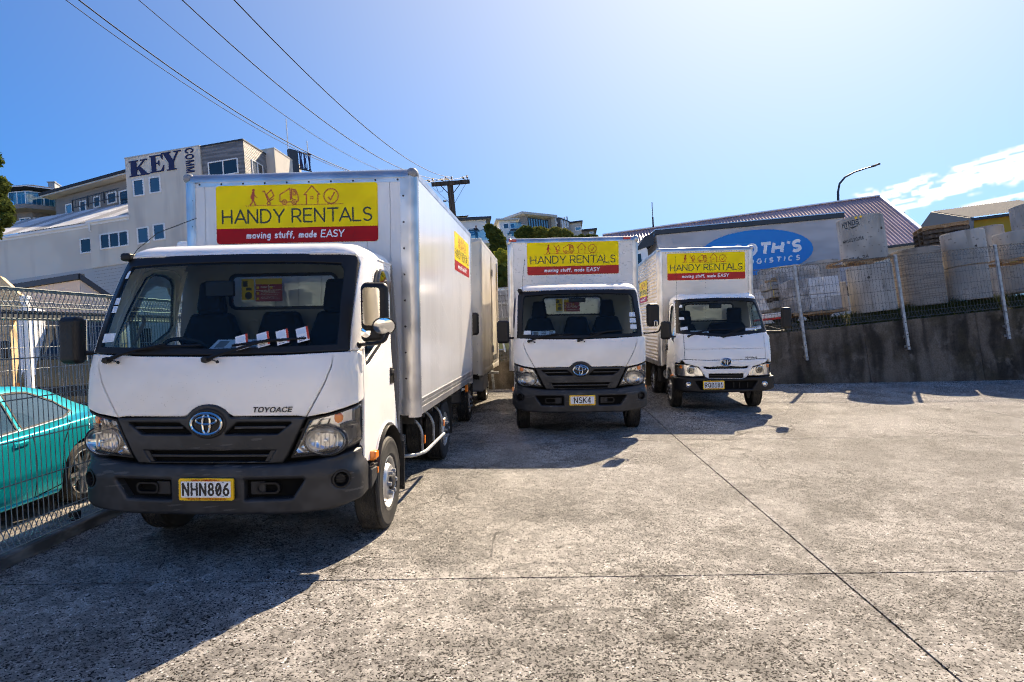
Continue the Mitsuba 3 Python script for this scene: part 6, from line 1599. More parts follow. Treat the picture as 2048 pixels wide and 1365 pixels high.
for sd in (1, -1):
    CAR.sd = sd
    full = Polygon([(s, 0) for s in np.linspace(.02, 4.36, 30)] + [(s, 1) for s in np.linspace(4.36, .02, 30)])
    arches = [Polygon([(c + .365 * math.cos(a), CAR.t_of_z(c, max(.2, .325 + .365 * math.sin(a)))) for a in np.linspace(0, 2 * math.pi, 28)[:-1]]).buffer(0).union(sbox(c - .33, -.1, c + .33, .06)) for c in (.82, 3.40)]
    win = [Polygon([(1.72, .53), (2.62, .535), (2.60, .775), (2.32, .785), (2.10, .74)]), Polygon([(2.68, .535), (3.28, .545), (3.46, .60), (3.30, .70), (3.0, .775), (2.66, .78)])]
    ws = Polygon([(1.50, .66), (1.62, .58), (2.22, .83), (2.22, 1.0), (1.48, 1.0)]); rw = Polygon([(3.34, .86), (3.84, .70), (3.98, .72), (4.0, 1.0), (3.30, 1.0)])
    hl = Polygon([(.12, .36), (.55, .40), (.50, .50), (.15, .52)]); tl = Polygon([(4.16, .34), (4.34, .36), (4.33, .50), (4.12, .46)])
    cut = unary_union(arches + win + [ws, rw])
    skin = CAR.patch(full.difference(cut), 0, 0, ds=.07, dz=.025)
    lamps = [CAR.patch(hl, .006, 0, ds=.07, dz=.04), CAR.patch(tl, .006, 0, ds=.05, dz=.04)]
    panes = [CAR.patch(w.buffer(.004), -.004, 0, ds=.1, dz=.04) for w in win]
    glaz = [CAR.patch(w, -.004, 0, ds=.1, dz=.05) for w in (ws, rw)]
    trim = CAR.patch(unary_union([w.boundary.buffer(.009) for w in win]), .004, 0, ds=.1, dz=.05)
    bright = tube(CAR.map(np.linspace(1.7, 3.45, 20), np.interp(np.linspace(1.7, 3.45, 20), [1.7, 2.6, 3.28, 3.45], [.515, .52, .53, .575]), np.full(20, .010)), .008, 5)
    lines = [CAR.patch(unary_union([LineString(q).buffer(.004) for q in ([(1.58, .06), (1.55, .30), (1.70, .51)], [(2.66, .06), (2.68, .30), (2.66, .50)], [(2.68, .10), (3.02, .13), (3.06, .35), (3.3, .53)], [(1.66, .05), (2.66, .05)])]), .002, 0, ds=.1, dz=.03)]
    sill = tube(CAR.map(np.linspace(1.25, 2.98, 16), np.full(16, .085), np.full(16, .010)), .014, 6)
    hd = CAR.patch(Polygon([(2.42, .40), (2.60, .405), (2.60, .43), (2.42, .425)]), .025, .03, bevel=.01, ds=.05, dz=.02)
    fix = (lambda m: m) if sd == 1 else (lambda m: TM(m.vertices, m.faces[:, ::-1]))
    K.add('body_side', fix(skin), 'teal_paint', 40)
    for m in lamps[:1]: K.add('headlight', fix(m), 'house_pane', True)
    K.add('tail_light', fix(lamps[1]), 'red_lens', True)
    for m in panes: K.add('side_window', fix(m), 'house_pane', True)
    K.add('windscreen', fix(glaz[0]), 'dark_pane', True); K.add('rear_screen', fix(glaz[1]), 'dark_pane', True)
    K.add('window_trim', fix(trim), 'rubber', False); K.add('bright_strip', bright, 'chrome')
    K.add('panel_gaps', fix(lines[0]), 'dark_void', False, kind='stuff'); K.add('sill_strip', fix(sill), 'teal_paint'); K.add('door_handle', fix(hd), 'teal_paint')
def alloy(R, w):
    rim = R * .74
    tyre = lathe([(rim, -w / 2), (R - .03, -w / 2), (R, -w * .36), (R, w * .36), (R - .03, w / 2), (R - .05, w * .49), (rim + .01, w * .48), (rim, w * .40)], 48, 'x')
    barrel = lathe([(rim * 1.0, w * .43), (rim * .955, w * .45), (rim * .93, w * .36), (rim * .92, -w * .4)], 40, 'x')
    sp = []
    for i in range(10):
        a = i * math.pi / 5 + (.10 if i % 2 else -.10)
        c, s = math.cos(a), math.sin(a)
        sp.append(hullm([(w * x, r * c - q * s, r * s + q * c) for r, q_, xs in ((rim * .16, .020, (.20, .34)), (rim * .94, .012, (.22, .40))) for q in (-q_, q_) for x in xs]))
    hub = lathe([(rim * .24, w * .15), (rim * .24, w * .34), (rim * .12, w * .38), (0, w * .38)], 20, 'x')
    disc = lathe([(0, w * .05), (rim * .66, w * .05), (rim * .66, -.02)], 28, 'x')
    return tyre, barrel, sp, hub, disc
ty, ba, sp, hu, di = alloy(RW, .22)
SH = [P(ty, 'rubber', 35), P(ba, 'bright_steel', 35), P(hu, 'bright_steel', 35), P(di, 'chassis_black', 35)]; SPK = [P(s, 'bright_steel', False) for s in sp]
for x, y, sd in ((.80, .82, 1), (-.80, .82, -1), (.80, 3.40, 1), (-.80, 3.40, -1)):
    M = tr(x, y, RW) @ (np.eye(4) if sd > 0 else rot('z', math.pi))
    K.share('wheel', SH[0], M); k = list(K)[-1][0]
    for nm, s in zip(('rim', 'hub', 'brake_disc'), SH[1:]): K.share(f'{k}__{nm}', s, M)
    for s in SPK: K.share(f'{k}__spoke', s, M)
for c in (.82, 3.40): K.add('wheel_well', cat(*[bx(sd * .52, sd * .78, c - .36, c + .36, .30, .66) for sd in (1, -1)]), 'dark_void')
K.add('underbody', bx(-.80, .80, .35, 4.1, .17, .30, .02), 'chassis_black')
K.build('parked_car', MC, 'shiny teal metallic car behind the wire fence', 'car')

# ---- an old tan truck nose to the yard, deep in the neighbour's lot
M = YARD @ tr(-7.75, 11.2, -.2) @ rot('z', .25)
K = Kit(); W = WN
K.add('front_panel', W.patch(W.front([(-.83, .60), (.83, .60), (.81, 1.36), (-.81, 1.36)]), .01, .03, bevel=.01, ds=.1, dz=.1), 'olive_paint', 35)
K.add('windscreen', W.patch(W.front([(-.74, 1.46), (.74, 1.46), (.68, 1.98), (-.68, 1.98)]), .004, 0, ds=.1, dz=.1), 'dark_pane', True)
K.add('windscreen_frame', W.patch(W.front([(-.81, 1.37), (.81, 1.37), (.75, 2.06), (-.75, 2.06)]).difference(W.front([(-.74, 1.46), (.74, 1.46), (.68, 1.98), (-.68, 1.98)])), .008, .03, ds=.1, dz=.1), 'dark_trim')
for sd in (1, -1):
    K.add('door', W.patch(W.side([(.345, .57), (1.33, .55), (1.335, 2.06), (.92, 2.065), (.76, 2.0), (.38, 1.43), (.355, .90)], sd), .01, .035, bevel=.008, ds=.1, dz=.1), 'olive_paint', 35)
    dk = list(K)[-1][0]
    K.add(f'{dk}__window', W.patch(W.side([(.45, 1.36), (1.2, 1.42), (1.2, 1.95), (.85, 1.95)], sd), .014, 0, ds=.1, dz=.1), 'dark_pane', True)
    K.add('headlight', xf(lathe([(0, -.03), (.05, -.025), (.075, .0)], 20, 'y'), tr(sd * .62, .06, .80)), 'bright_steel')
    K.add('turn_lamp', bx(sd * .72, sd * .80, .06, .14, .90, .98, .01), 'amber_lens')
    K.add('door_mirror', mv(mirror_head(.15, .30, .08), sd * 1.02, .3, 1.55), 'black_plastic', 40)
K.add('bumper', W.patch(W.front([(-.82, .40), (.82, .40), (.82, .60), (-.82, .60)]), .05, .1, bevel=.02, ds=.1, dz=.1), 'black_plastic', 35)
K.add('grille', W.patch(W.front([(-.50, .72), (.50, .72), (.52, .90), (-.52, .90)]), .02, .02, bevel=.008), 'black_plastic', 35)
K.add('roof', roof_cap(W, 2.055, 2.16, 1.35, inset=.14), 'olive_paint', 40)
K.add('tray', cat(bx(-.95, .95, 1.5, 4.4, .85, .93, .01), bx(-.95, .95, 1.5, 1.55, .93, 1.9), *[bx(sd * .92, sd * .95, 1.55, 4.4, .93, 1.25) for sd in (1, -1)]), 'chassis_black')
add_wheels(K, .335, .19, .19, [(.735, 1.0, 1), (-.735, 1.0, -1), (.735, 3.4, 1), (-.735, 3.4, -1)])
K.build('flat_truck', M, 'old tan flat-nosed truck in shade behind the fence', 'truck')

# ---- the white box truck seen rear-on over the near truck's cab roof
M = YARD @ tr(-4.95, 11.6, -.2)
K = Kit()
K.add('box_body', rbox(-1.05, 1.05, 0, 4.4, .95, 3.44, .06), 'clean_white', 40)
K.add('rear_frame', cat(bx(-1.05, -.98, -.03, .05, .9, 3.2, .01), bx(.98, 1.05, -.03, .05, .9, 3.2, .01), bx(-1.0, 1.0, -.03, .05, 3.12, 3.2, .01)), 'rail_alloy')
for sd in (-1, 1):
    K.add('rear_door', bx(sd * .005, sd * .975, -.015, .02, 1.0, 3.1, .006), 'clean_white')
    K.add('tail_light', bx(sd * .95, sd * 1.03, -.05, -.03, 2.95, 3.10, .008), 'red_lens')
K.add('cab', rbox(-.9, .9, 4.5, 6.1, .5, 2.2, .15), 'clean_white', 40)
K.add('chassis', bx(-.4, .4, .2, 5.9, .5, .9), 'chassis_black')
add_wheels(K, .37, .20, .205, [(.86, 5.2, 1), (-.86, 5.2, -1), (.86, 1.4, 1), (-.86, 1.4, -1)])
K.build('box_truck', M, 'white box truck showing its rear top corner behind the nearest truck', 'truck')

# ---- tan block building with a white pillar
def block_wall(K, name, x0, x1, y, z0, z1, bw, bh, mt, joint, depth=.10, into=1):
    """courses of blocks with recessed joints, as parts of a wall"""
    r = 0; z = z0
    while z < z1 - .05:
        x = x0 - (bw / 2 if r % 2 else 0)
        while x < x1 - .02:
            a, b = max(x, x0), min(x + bw, x1)
            if b - a > .04: K.add(name, bx(a + .004, b - .004, y, y + depth * into, z + .004, min(z + bh, z1) - .004, .004), mt)
            x += bw
        z += bh; r += 1
F = Face(40, 790, 12.5, 14)
K = Kit(); zt = F.uv(30, 640)[1]
K.add('wall', bx(-6, -.12, .03, .2, -2.5, zt + .05), 'tan_block', False)
block_wall(K, 'wall__block', -1.6, -.13, 0, -1.2, zt, .40, .20, 'tan_block', None)
uA, vA = F.uv(0, 553); uB, vB = F.uv(53, 602)
K.add('upper_wall', ext(Polygon([(-6, zt), (uB, zt), (uB, vB), (uA, vA), (-6, vA + 3.)]).buffer(0), .0, .2), 'tan_block', False)
K.add('wall__end', bx(-.12, -.10, .0, 5, -2.5, zt), 'tan_block', False)
K.build('block_building', F.M, 'sunlit tan block building at the far left behind the fence', 'building')
F = Face(52, 780, 11.0, 5)
u = [F.uv(x, 700)[0] for x in (36, 70)]
K = Kit(); zt = F.uv(50, 632)[1]
K.add('shaft', bx(u[0], u[1], 0, .34, -2.5, zt, .01), 'white_trim')
K.add('rain_head', bx(u[0] - .04, u[1] + .04, -.03, .30, zt, zt + .12, .02), 'white_trim')
K.build('pillar', F.M, 'white square pillar in front of the tan block building', 'pillar')

# ---- small gabled shed against the rendered building
F = Face(159, 552, 15.5, -24)
K = Kit()
uL = F.uv(40, 570)[0]; uL = -5.2
side_top = F.uv(60, 568)[1] / F.uv(60, 568)[0]
nP = 5; e = np.linspace(uL, 0, nP + 1)
for a, b in zip(e, e[1:]): K.add('wall_sheet', ext(Polygon([(a + .006, -4), (b - .006, -4), (b - .006, side_top * b - .10), (a + .006, side_top * a - .10)]), 0, .05), 'pale_sheet', False)
K.add('barge_board', hullm([(x, y, side_top * x + z) for x in (uL, .04) for y in (-.06, .10) for z in (-.09, .05)]), 'dark_trim', False)
G = Face(0, 0, 1, 38, base=F.o)
uR, vR = G.uv(240, 607)
Mg = np.linalg.inv(F.M) @ G.M
e = np.linspace(0, uR, 4)
for a, b in zip(e, e[1:]): K.add('wall_sheet', xf(ext(Polygon([(a + .006, -4), (b - .006, -4), (b - .006, vR * b / uR - .10), (a + .006, vR * a / uR - .10)]), 0, .05), Mg), 'pale_sheet', False)
K.add('barge_board', xf(hullm([(x, y, vR * x / uR + z) for x in (0.0, uR) for y in (-.08, .10) for z in (-.10, .05)]), Mg), 'dark_trim', False)
K.build('shed', F.M, 'small pale shed with dark sloping barge boards below the grey building', 'shed')
# ---------------------------------------------------------------- buildings and the hill behind
def window(K, F, px, frame=.05, mull=0, name='window', pane='house_pane', fm='white_trim', d=.06, w0=0.0, sash=None):
    """px: left, top, right, bottom pixels of the outside of the frame"""
    l, t, r, b = px
    u0 = (F.uv(l, (t + b) / 2, w0)[0]); u1 = F.uv(r, (t + b) / 2, w0)[0]; v1 = F.uv((l + r) / 2, t, w0)[1]; v0 = F.uv((l + r) / 2, b, w0)[1]
    return window_uv(K, u0, u1, v0, v1, frame, mull, name, pane, fm, d, w0)

def window_uv(K, u0, u1, v0, v1, frame=.05, mull=0, name='window', pane='house_pane', fm='white_trim', d=.06, w0=0.0):
    f = frame
    ms = [bx(u0, u1, -w0 - d, -w0 + .02, v0, v0 + f), bx(u0, u1, -w0 - d, -w0 + .02, v1 - f, v1), bx(u0, u0 + f, -w0 - d, -w0 + .02, v0 + f, v1 - f), bx(u1 - f, u1, -w0 - d, -w0 + .02, v0 + f, v1 - f)]
    for q in range(mull):
        c = u0 + (u1 - u0) * (q + 1) / (mull + 1); ms.append(bx(c - f * .5, c + f * .5, -w0 - d * .9, -w0 + .02, v0 + f, v1 - f))
    K.add(name, cat(*ms), fm, False); k = list(K)[-1][0]
    e = np.linspace(u0 + f, u1 - f, mull + 2)
    for a, b in zip(e, e[1:]):
        K.add(f'{k}__pane', bx(a, b, -w0 - d * .35, -w0 - d * .25, v0 + f, v1 - f), pane, False)
    return k

def boards(u0, u1, v0, v1, y, pitch=.15, d=.022, top=None):
    """lapped weatherboards as one wall face"""
    n = max(1, int(round((v1 - v0) / pitch))); z = np.linspace(v0, v1, n + 1)
    V, Fc = [], []
    for a, b in zip(z, z[1:]):
        k = len(V); V += [(u0, y - d, a), (u1, y - d, a), (u1, y, b), (u0, y, b), (u0, y, a), (u1, y, a)]
        Fc += [(k, k + 1, k + 2), (k, k + 2, k + 3), (k + 4, k + 5, k + 1), (k + 4, k + 1, k)]
    return TM(V, Fc)

Y0 = 38.0
F = Face(255, 400, Y0, -8.4)
uv = F.uv
K = Kit()
vT = np.mean([uv(252, 318)[1], uv(398, 293)[1]]); uR = uv(401, 320)[0]; vB = -13
vW = np.mean([uv(90, 462)[1], uv(220, 438)[1]]); uM = uv(181, 500)[0]; uL = uv(-140, 500)[0]
vbl = np.mean([uv(100, 551)[1], uv(225, 529)[1]])
K.add('tower_wall', bx(0, uR, 0, 8, vbl, vT), 'grey_render', False)
K.add('tower_coping', bx(-.02, uR + .02, -.03, 8.02, vT + .002, vT + .07), 'pale_sheet', False)
K.add('wing_wall', bx(uM, -.002, .004, 7.9, vbl, vW), 'grey_render', False)
K.add('wing_wall', bx(uL, uM, .30, 7.9, vbl, vW - .02), 'grey_render', False)
K.add('block_wall', bx(uL, uR, .06, 7.5, vB, vbl - .002), 'painted_block', False)
bk = 'block_wall'
z = vbl - .21; r_ = 0
u0b = uv(188, 560)[0]; joints = []
for q in range(10):
    joints.append(bx(u0b, uR, .052, .07, z - .006, z + .006)); z -= .20
K.add(f'{bk}__course_lines', cat(*joints), 'taupe_boards', False, kind='stuff')
K.add('gutter', cat(bx(uM - .1, .05, -.16, .0, vW - .05, vW + .10, .02), bx(uL, uM - .101, .14, .30, vW - .07, vW + .08, .02)), 'white_trim')
K.add('fascia', cat(bx(uM - .02, .0, -.03, .004, vW - .17, vW - .05), bx(uL, uM - .02, .27, .30, vW - .19, vW - .07)), 'white_trim', False)
K.add('downpipe', tube([(uM + .10, -.10, vW), (uM + .10, -.10, vW - .5), (uM + .02, .2, vW - .62), (uM - .05, .25, vW - .65)], .05, 6), 'white_trim')
# wing roof of ribbed zinc; light and dim sheets paint in reflection streaks
ve = np.mean([F.uv(40, 444, -6)[1], F.uv(215, 412, -6)[1]])
ed = np.arange(uL, 0, 1.15)
for q, (a_, b_) in enumerate(zip(ed, np.append(ed[1:], 0))):
    n = int((b_ - a_) / .19 * 4) + 1; u = np.linspace(a_ + .004, b_ - .004, n); o = .02 * np.sin(np.arange(n) * math.pi / 2) + .006 * (q % 2)
    A_ = np.stack([u, np.full(n, .08), vW + .10 + o], -1); B_ = np.stack([u, np.full(n, 6.0), ve + o], -1); i = np.arange(n - 1)
    K.add('roof_sheet', TM(np.vstack([A_, B_]), np.vstack([np.stack([i, i + 1, n + i + 1], -1), np.stack([i, n + i + 1, n + i], -1)])), ('roof_zinc', 'roof_zinc_unlit', 'roof_zinc', 'roof_zinc', 'roof_zinc_unlit')[q % 5], 40)
for p_ in ((267, 359, 289, 393), (299, 354, 322, 387), (275, 455, 299, 488), (307, 448, 331, 481)): window(K, F, p_, .07)
window(K, F, (200.5, 465, 258, 496), .07, 2, pane='dark_pane')
window(K, F, (161, 477, 185, 507), .07, 0, pane='dark_pane', w0=-.30)
# lettering
def kx(p): return uv(*p)
NV = 'navy_paint'
def serif(ch):
    s = .06; T = .30
    if ch == 'K': return unary_union([sbox(.10, 0, .10 + T, 1), sbox(0, 0, .50, s), sbox(0, 1 - s, .50, 1), Polygon([(.36, .40), (.80, .96), (.88, .96), (.40, .33)]), sbox(.62, 1 - s, 1.0, 1), Polygon([(.42, .56), (.62, .56), (1.0, .03), (.66, .03)]), sbox(.56, 0, 1.08, s)])
    if ch == 'E': return unary_union([sbox(.10, 0, .10 + T, 1), sbox(0, 0, .92, s), sbox(0, 1 - s, .90, 1), Polygon([(.90, 1), (.90, .70), (.86, .70), (.74, .94), (.74, 1)]), Polygon([(.92, 0), (.98, .34), (.93, .34), (.76, .06), (.76, 0)]), sbox(.36, .49, .62, .54), Polygon([(.66, .68), (.66, .35), (.63, .35), (.54, .49), (.54, .54), (.63, .68)])])
    return unary_union([sbox(.34, 0, .34 + T, .45), sbox(.22, 0, .76, s), sbox(-.05, 1 - s, .48, 1), sbox(.66, 1 - s, 1.08, 1), Polygon([(.04, .97), (.36, .97), (.64, .42), (.34, .42)]), Polygon([(.84, .97), (.92, .97), (.60, .36), (.54, .44)])])
for ch, x0, x1, t0, b0 in (('K', 259, 296, 321, 352.5), ('E', 300.5, 329.5, 311, 345), ('Y', 326, 361, 304, 341)):
    a, b = uv(x0, (t0 + b0) / 2)[0], uv(x1, (t0 + b0) / 2)[0]; v1 = uv((x0 + x1) / 2, t0)[1]; v0 = uv((x0 + x1) / 2, b0)[1]
    K.add('sign_letter', ext(shapely.affinity.affine_transform(serif(ch), [(b - a), 0, 0, v1 - v0, a, v0]), -.06, -.002), NV, False)
vc0 = uv(380, 297)[1]; uc0 = uv(373, 330)[0]; uc1 = uv(388.5, 330)[0]
vl = vc0
for ch, wd in zip('COMM', (.34, .36, .38, .38)):
    m = font_text(ch, 0, 0, wd * .86, uc1 - uc0, True, 0, .05); v = m.vertices.copy()
    K.add('sign_letter', TM(np.c_[uc0 + v[:, 2], v[:, 1] - .001, vl - v[:, 0]], m.faces), NV, False); vl -= wd * .86 + .07
# the grey boarded storey, its return, and the pale block with the roof sign
ug0, ug1 = uR + .005, uv(487, 300, -.1)[0]; vg = np.mean([uv(403, 293, -.1)[1], uv(487, 278.5, -.1)[1]])
K.add('upper_boards', boards(ug0, ug1, vT - 4, vg - .06, .10, .10), 'grey_boards', False)
K.add('upper_storey', bx(ug0, ug1 - .005, .13, 2.6, vT - 4, vg - .08), 'grey_boards', False)
K.add('upper_coping', bx(ug0, ug1 + .04, .04, 2.7, vg - .06, vg + .02), 'dark_trim', False)
rb = boards(0, 2.5, vT - 4, vg - .06, 0, .10)
K.add('return_boards', TM(np.stack([ug1 - rb.vertices[:, 1], .10 + rb.vertices[:, 0], rb.vertices[:, 2]], -1), rb.faces), 'grey_boards', False)
window(K, F, (417, 321, 477, 352), .06, 1, w0=-.08, pane='dark_pane')
k = window_uv(Kit(), 0, 1, 0, 1)
t_ = Kit(); window_uv(t_, .75, 2.0, vg - 2.2, vg - .95, .05, 1, pane='dark_pane')
def turn(m): return TM(np.stack([ug1 - m.vertices[:, 1], .10 + m.vertices[:, 0], m.vertices[:, 2]], -1), m.faces)
f_ = .05
K.add('window', turn(cat(bx(.75, 2.0, -.06, .02, vg - 2.2, vg - 2.15), bx(.75, 2.0, -.06, .02, vg - 1.0, vg - .95), *[bx(q, q + .05, -.06, .02, vg - 2.15, vg - 1.0) for q in (.75, 1.35, 1.95)])), 'white_trim', False)
wk = list(K)[-1][0]
for a in (.80, 1.40): K.add(f'{wk}__pane', turn(bx(a, a + .55, -.02, -.01, vg - 2.15, vg - 1.0)), 'dark_pane', False)
G = Face(518, 320, Y0 + 1.6, -8.4); Mg = np.linalg.inv(F.M) @ G.M
vp = np.mean([G.uv(519, 302)[1], G.uv(548, 297)[1]]); up_ = G.uv(549, 310)[0]
K.add('pale_block', xf(bx(0, up_, 0, 3.6, -5, vp, .0), Mg), 'pale_render', False)
K.add('pale_block__coping', xf(bx(-.02, up_ + .03, -.03, 3.63, vp + .002, vp + .05), Mg), 'pale_sheet', False)
K.build('office_building', F.M, 'grey rendered office building with large navy KEY lettering', 'building')
# roof sign in perspective
F2 = Face(598, 318, Y0 + 4.2, 52)
K = Kit()
K.add('frame', bx(-.7, -.05, .0, .25, -1.6, .55), 'dark_trim', False)
u1 = F2.uv(623, 322)[0]
K.add('panel_back', bx(.0, u1, .06, .10, -.75, .62) if False else cat(bx(0, u1, .05, .09, -.70, -.62), bx(0, u1, .05, .09, .45, .53)), 'dark_trim', False)
for q, ch in enumerate('KEY'):
    w_ = u1 / 3.1
    K.add('letter', ext(shapely.affinity.affine_transform(serif(ch), [w_ * .78, 0, 0, 1.15, q * u1 / 3 + .04, -.62]), -.03, .045), NV, False)
K.build('roof_sign', F2.M, 'second navy KEY sign standing on the roof behind the truck', 'sign')
for (xa, ya, xb, yb, l) in ((572, 238, 577.5, 318, 'tall thin aerial on the roof beside the second sign'), (613.5, 282, 617.5, 318, 'short thin aerial behind the second sign')):
    a = at(xb, yb, Y0 + 5); b = at(xa, ya, Y0 + 5)
    solo('aerial', tube([a, b], .028, 6), 'pale_sheet', l, 'aerial')

# ---- long boarded wing behind, and the house with the balcony
F = Face(252, 400, 47, -19)
uv = F.uv
K = Kit(); uL = uv(112, 420)[0]; ve = np.mean([uv(252, 359)[1], uv(120, 395)[1]])
K.add('wall', boards(uL, 3.0, ve - 6, ve - .05, 0, .20), 'taupe_boards', False)
K.add('wall_core', bx(uL, 3.0, .03, 6, ve - 6, ve - .06), 'taupe_boards', False)
K.add('eave', cat(bx(uL - .6, 3.2, -.75, .2, ve + .03, ve + .14), ), 'pale_sheet', False)
K.add('roof', hullm([(x, y, z) for x in (uL - .7, 3.2) for y, z in ((-.80, ve + .141), (-.80, ve + .36), (4, ve + .90), (6, ve + .2))]), 'roof_dark', False)
for p_, pn in (((132, 408, 146, 430), 'bright_pane'), ((160, 402, 173, 425), 'dark_pane'), ((187.5, 393, 201, 416), 'dark_pane'), ((215, 385, 234, 408), 'dark_pane'), ((239, 381, 258, 412), 'dark_pane')): window(K, F, p_, .09, 0, pane=pn)
ub0, ub1 = uv(170, 410)[0], uv(262, 400)[0]; vb0 = uv(172, 423)[1]; vb1 = uv(172, 412)[1]
vb1 = max(vb1, vb0 + .7)
K.add('balustrade', cat(*[tube([(u_, -1.0, vb0), (u_, -1.0, vb0 + .58)], .022, 4) for u_ in np.arange(ub0, ub1, .30)], bx(ub0, ub1, -1.03, -.97, vb0 + .58, vb0 + .63), bx(ub0, ub1, -1.03, -.97, vb0, vb0 + .05), *[bx(u_ - .03, u_ + .03, -1.04, -.96, vb0 - .2, vb0 + .66) for u_ in np.arange(ub0, ub1, 1.6)]), 'dark_trim', False)
K.add('chimney', cat(bx(uv(219, 365, -3)[0], uv(229, 365, -3)[0], 2.5, 3.3, ve, uv(224, 359, -3)[1]), bx(uv(218, 365, -3)[0], uv(230, 365, -3)[0], 2.4, 3.4, uv(224, 359, -3)[1], uv(224, 357, -3)[1])), 'painted_block', False)
K.add('dish', xf(lathe([(0, .08), (.3, .04), (.42, -.06)], 16, 'y'), tr(uv(213, 363, -2)[0], 2, uv(213, 363, -2)[1])), 'grey_cap', 30)
K.build('terrace_house', F.M, 'long dark roofed house of taupe weatherboards with a black balustrade', 'house')

F = Face(58, 400, 50, 12)
uv = F.uv
K = Kit()
v_e = uv(58, 384)[1]; v_b = uv(58, 416)[1]; u0, uc, u1 = uv(22, 395)[0], uv(57, 400)[0], uv(100, 400)[0]
def bay(z0, z1, e=0.0):
    return ext(Polygon([(u0 - e, 3 + 0), (u0 - e, 1.0), (uc - .9, -.2 - e), (uc + .25, -.4 - e), (u1 + e, .9 - e), (u1 + e, 5)]), z0, z1, 'xy')
K.add('upper_storey', bay(v_b, v_e), 'painted_block', False)
K.add('lower_storey', bay(v_b - 3.2, v_b - .35, -.3), 'taupe_boards', False)
K.add('deck', bay(v_b - .35, v_b - .02, .75), 'taupe_boards', False)
bal = [(u0 - .7, 1.0), (uc - .95, -.9), (uc + .3, -1.1), (u1 + .7, .3), (u1 + .7, 2.5)]
for a, b in zip(bal, bal[1:]):
    a, b = np.array(a), np.array(b); d_ = (b - a) / np.linalg.norm(b - a)
    K.add('balcony_pane', ext(LineString([a, b]).buffer(.012, cap_style=2), v_b + .05, v_b + .95, 'xy'), 'balcony_glass', False)
    K.add('balcony_rail', ext(LineString([a, b]).buffer(.03, cap_style=2), v_b + .96, v_b + 1.0, 'xy'), 'white_trim', False)
    K.add('balcony_post', cat(*[bx(q[0] - .03, q[0] + .03, q[1] - .03, q[1] + .03, v_b, v_b + .96) for q in (a, (a + b) / 2)]), 'white_trim', False)
def wall_windows(a, b, n, z0, z1, pn):
    a, b = np.array(a), np.array(b); d_ = (b - a) / np.linalg.norm(b - a); L = np.linalg.norm(b - a); nn = np.array([d_[1], -d_[0]])
    M = np.eye(4); M[:2, 0] = d_; M[:2, 1] = -nn; M[:2, 3] = a
    for q in range(n):
        s0 = L * (q + .08) / n; s1 = L * (q + .92) / n
        K.add('window', xf(cat(bx(s0, s1, -.06, .02, z0, z0 + .07), bx(s0, s1, -.06, .02, z1 - .07, z1), bx(s0, s0 + .07, -.06, .02, z0, z1), bx(s1 - .07, s1, -.06, .02, z0, z1), bx((s0 + s1) / 2 - .03, (s0 + s1) / 2 + .03, -.055, .02, z0, z1)), M), 'white_trim', False); k = list(K)[-1][0]
        K.add(f'{k}__pane', xf(bx(s0 + .06, s1 - .06, -.025, -.015, z0 + .06, z1 - .06), M), pn, False)
pl = [(u0, 1.0), (uc - .9, -.2), (uc + .25, -.4), (u1, .9)]
wall_windows(pl[0], pl[1], 1, v_b + .05, v_e - .25, 'house_pane'); wall_windows(pl[1], pl[2], 1, v_b + .05, v_e - .25, 'bright_pane'); wall_windows(pl[2], pl[3], 2, v_b + .05, v_e - .25, 'bright_pane')
pq = [(u0 + .3, 1.2), (uc - .8, .1), (uc + .2, -.1), (u1 - .3, 1.1)]
wall_windows(pq[1], pq[2], 1, v_b - 2.8, v_b - .8, 'house_pane'); wall_windows(pq[2], pq[3], 2, v_b - 2.8, v_b - .8, 'bright_pane')
apex = (uv(60, 366, -2)[0], 2.5, uv(62, 366, -2)[1])
eav = [(u0 - 1.0, 4, v_e + .03), (u0 - 1.0, .6, v_e + .03), (uc - 1.1, -1.0, v_e + .03), (uc + .4, -1.2, v_e + .03), (u1 + 1.0, .3, v_e + .03), (u1 + 1.0, 5, v_e + .03)]
K.add('roof', hullm([q for q in eav] + [(x, y, z + .14) for x, y, z in eav] + [apex, (apex[0] + .2, 5, apex[2])]), 'roof_dark', False)
K.add('eave_trim', cat(*[hullm([(p_[0], p_[1], p_[2] + z_) for p_ in (a, b) for z_ in (.02, .10)] + [(p_[0] * .999, p_[1] - .05, p_[2] + z_) for p_ in (a, b) for z_ in (.02, .10)]) for a, b in zip(eav[1:], eav[2:5])]), 'white_trim', False)
c0, c1 = uv(101, 375, -4)[0], uv(114, 375, -4)[0]
K.add('back_roof', hullm([(u1 - .5, 2, v_e), (u1 + 5.5, 3, v_e + .1), (u1 - .5, 8, v_e), (u1 + 5.5, 8, v_e + .1), (u1 + .3, 5.5, uv(120, 376, -5)[1]), (uv(170, 370, -5)[0], 5.5, uv(170, 370, -5)[1])]), 'roof_dark', False)
K.add('chimney', cat(bx(c0, c1, 3.6, 4.6, v_e - .2, uv(107, 368.5, -4)[1]), bx(c0 - .06, c1 + .06, 3.5, 4.7, uv(107, 368.5, -4)[1] + .002, uv(107, 367, -4)[1]), *[tube([(q, 4.1, uv(107, 367, -4)[1]), (q, 4.1, uv(107, 363, -4)[1])], .09, 8) for q in ((c0 * .6 + c1 * .4), (c0 * .3 + c1 * .7))]), 'painted_block', False)
K.build('balcony_house', F.M, 'house with a glass fronted corner balcony and dark hip roof', 'house')

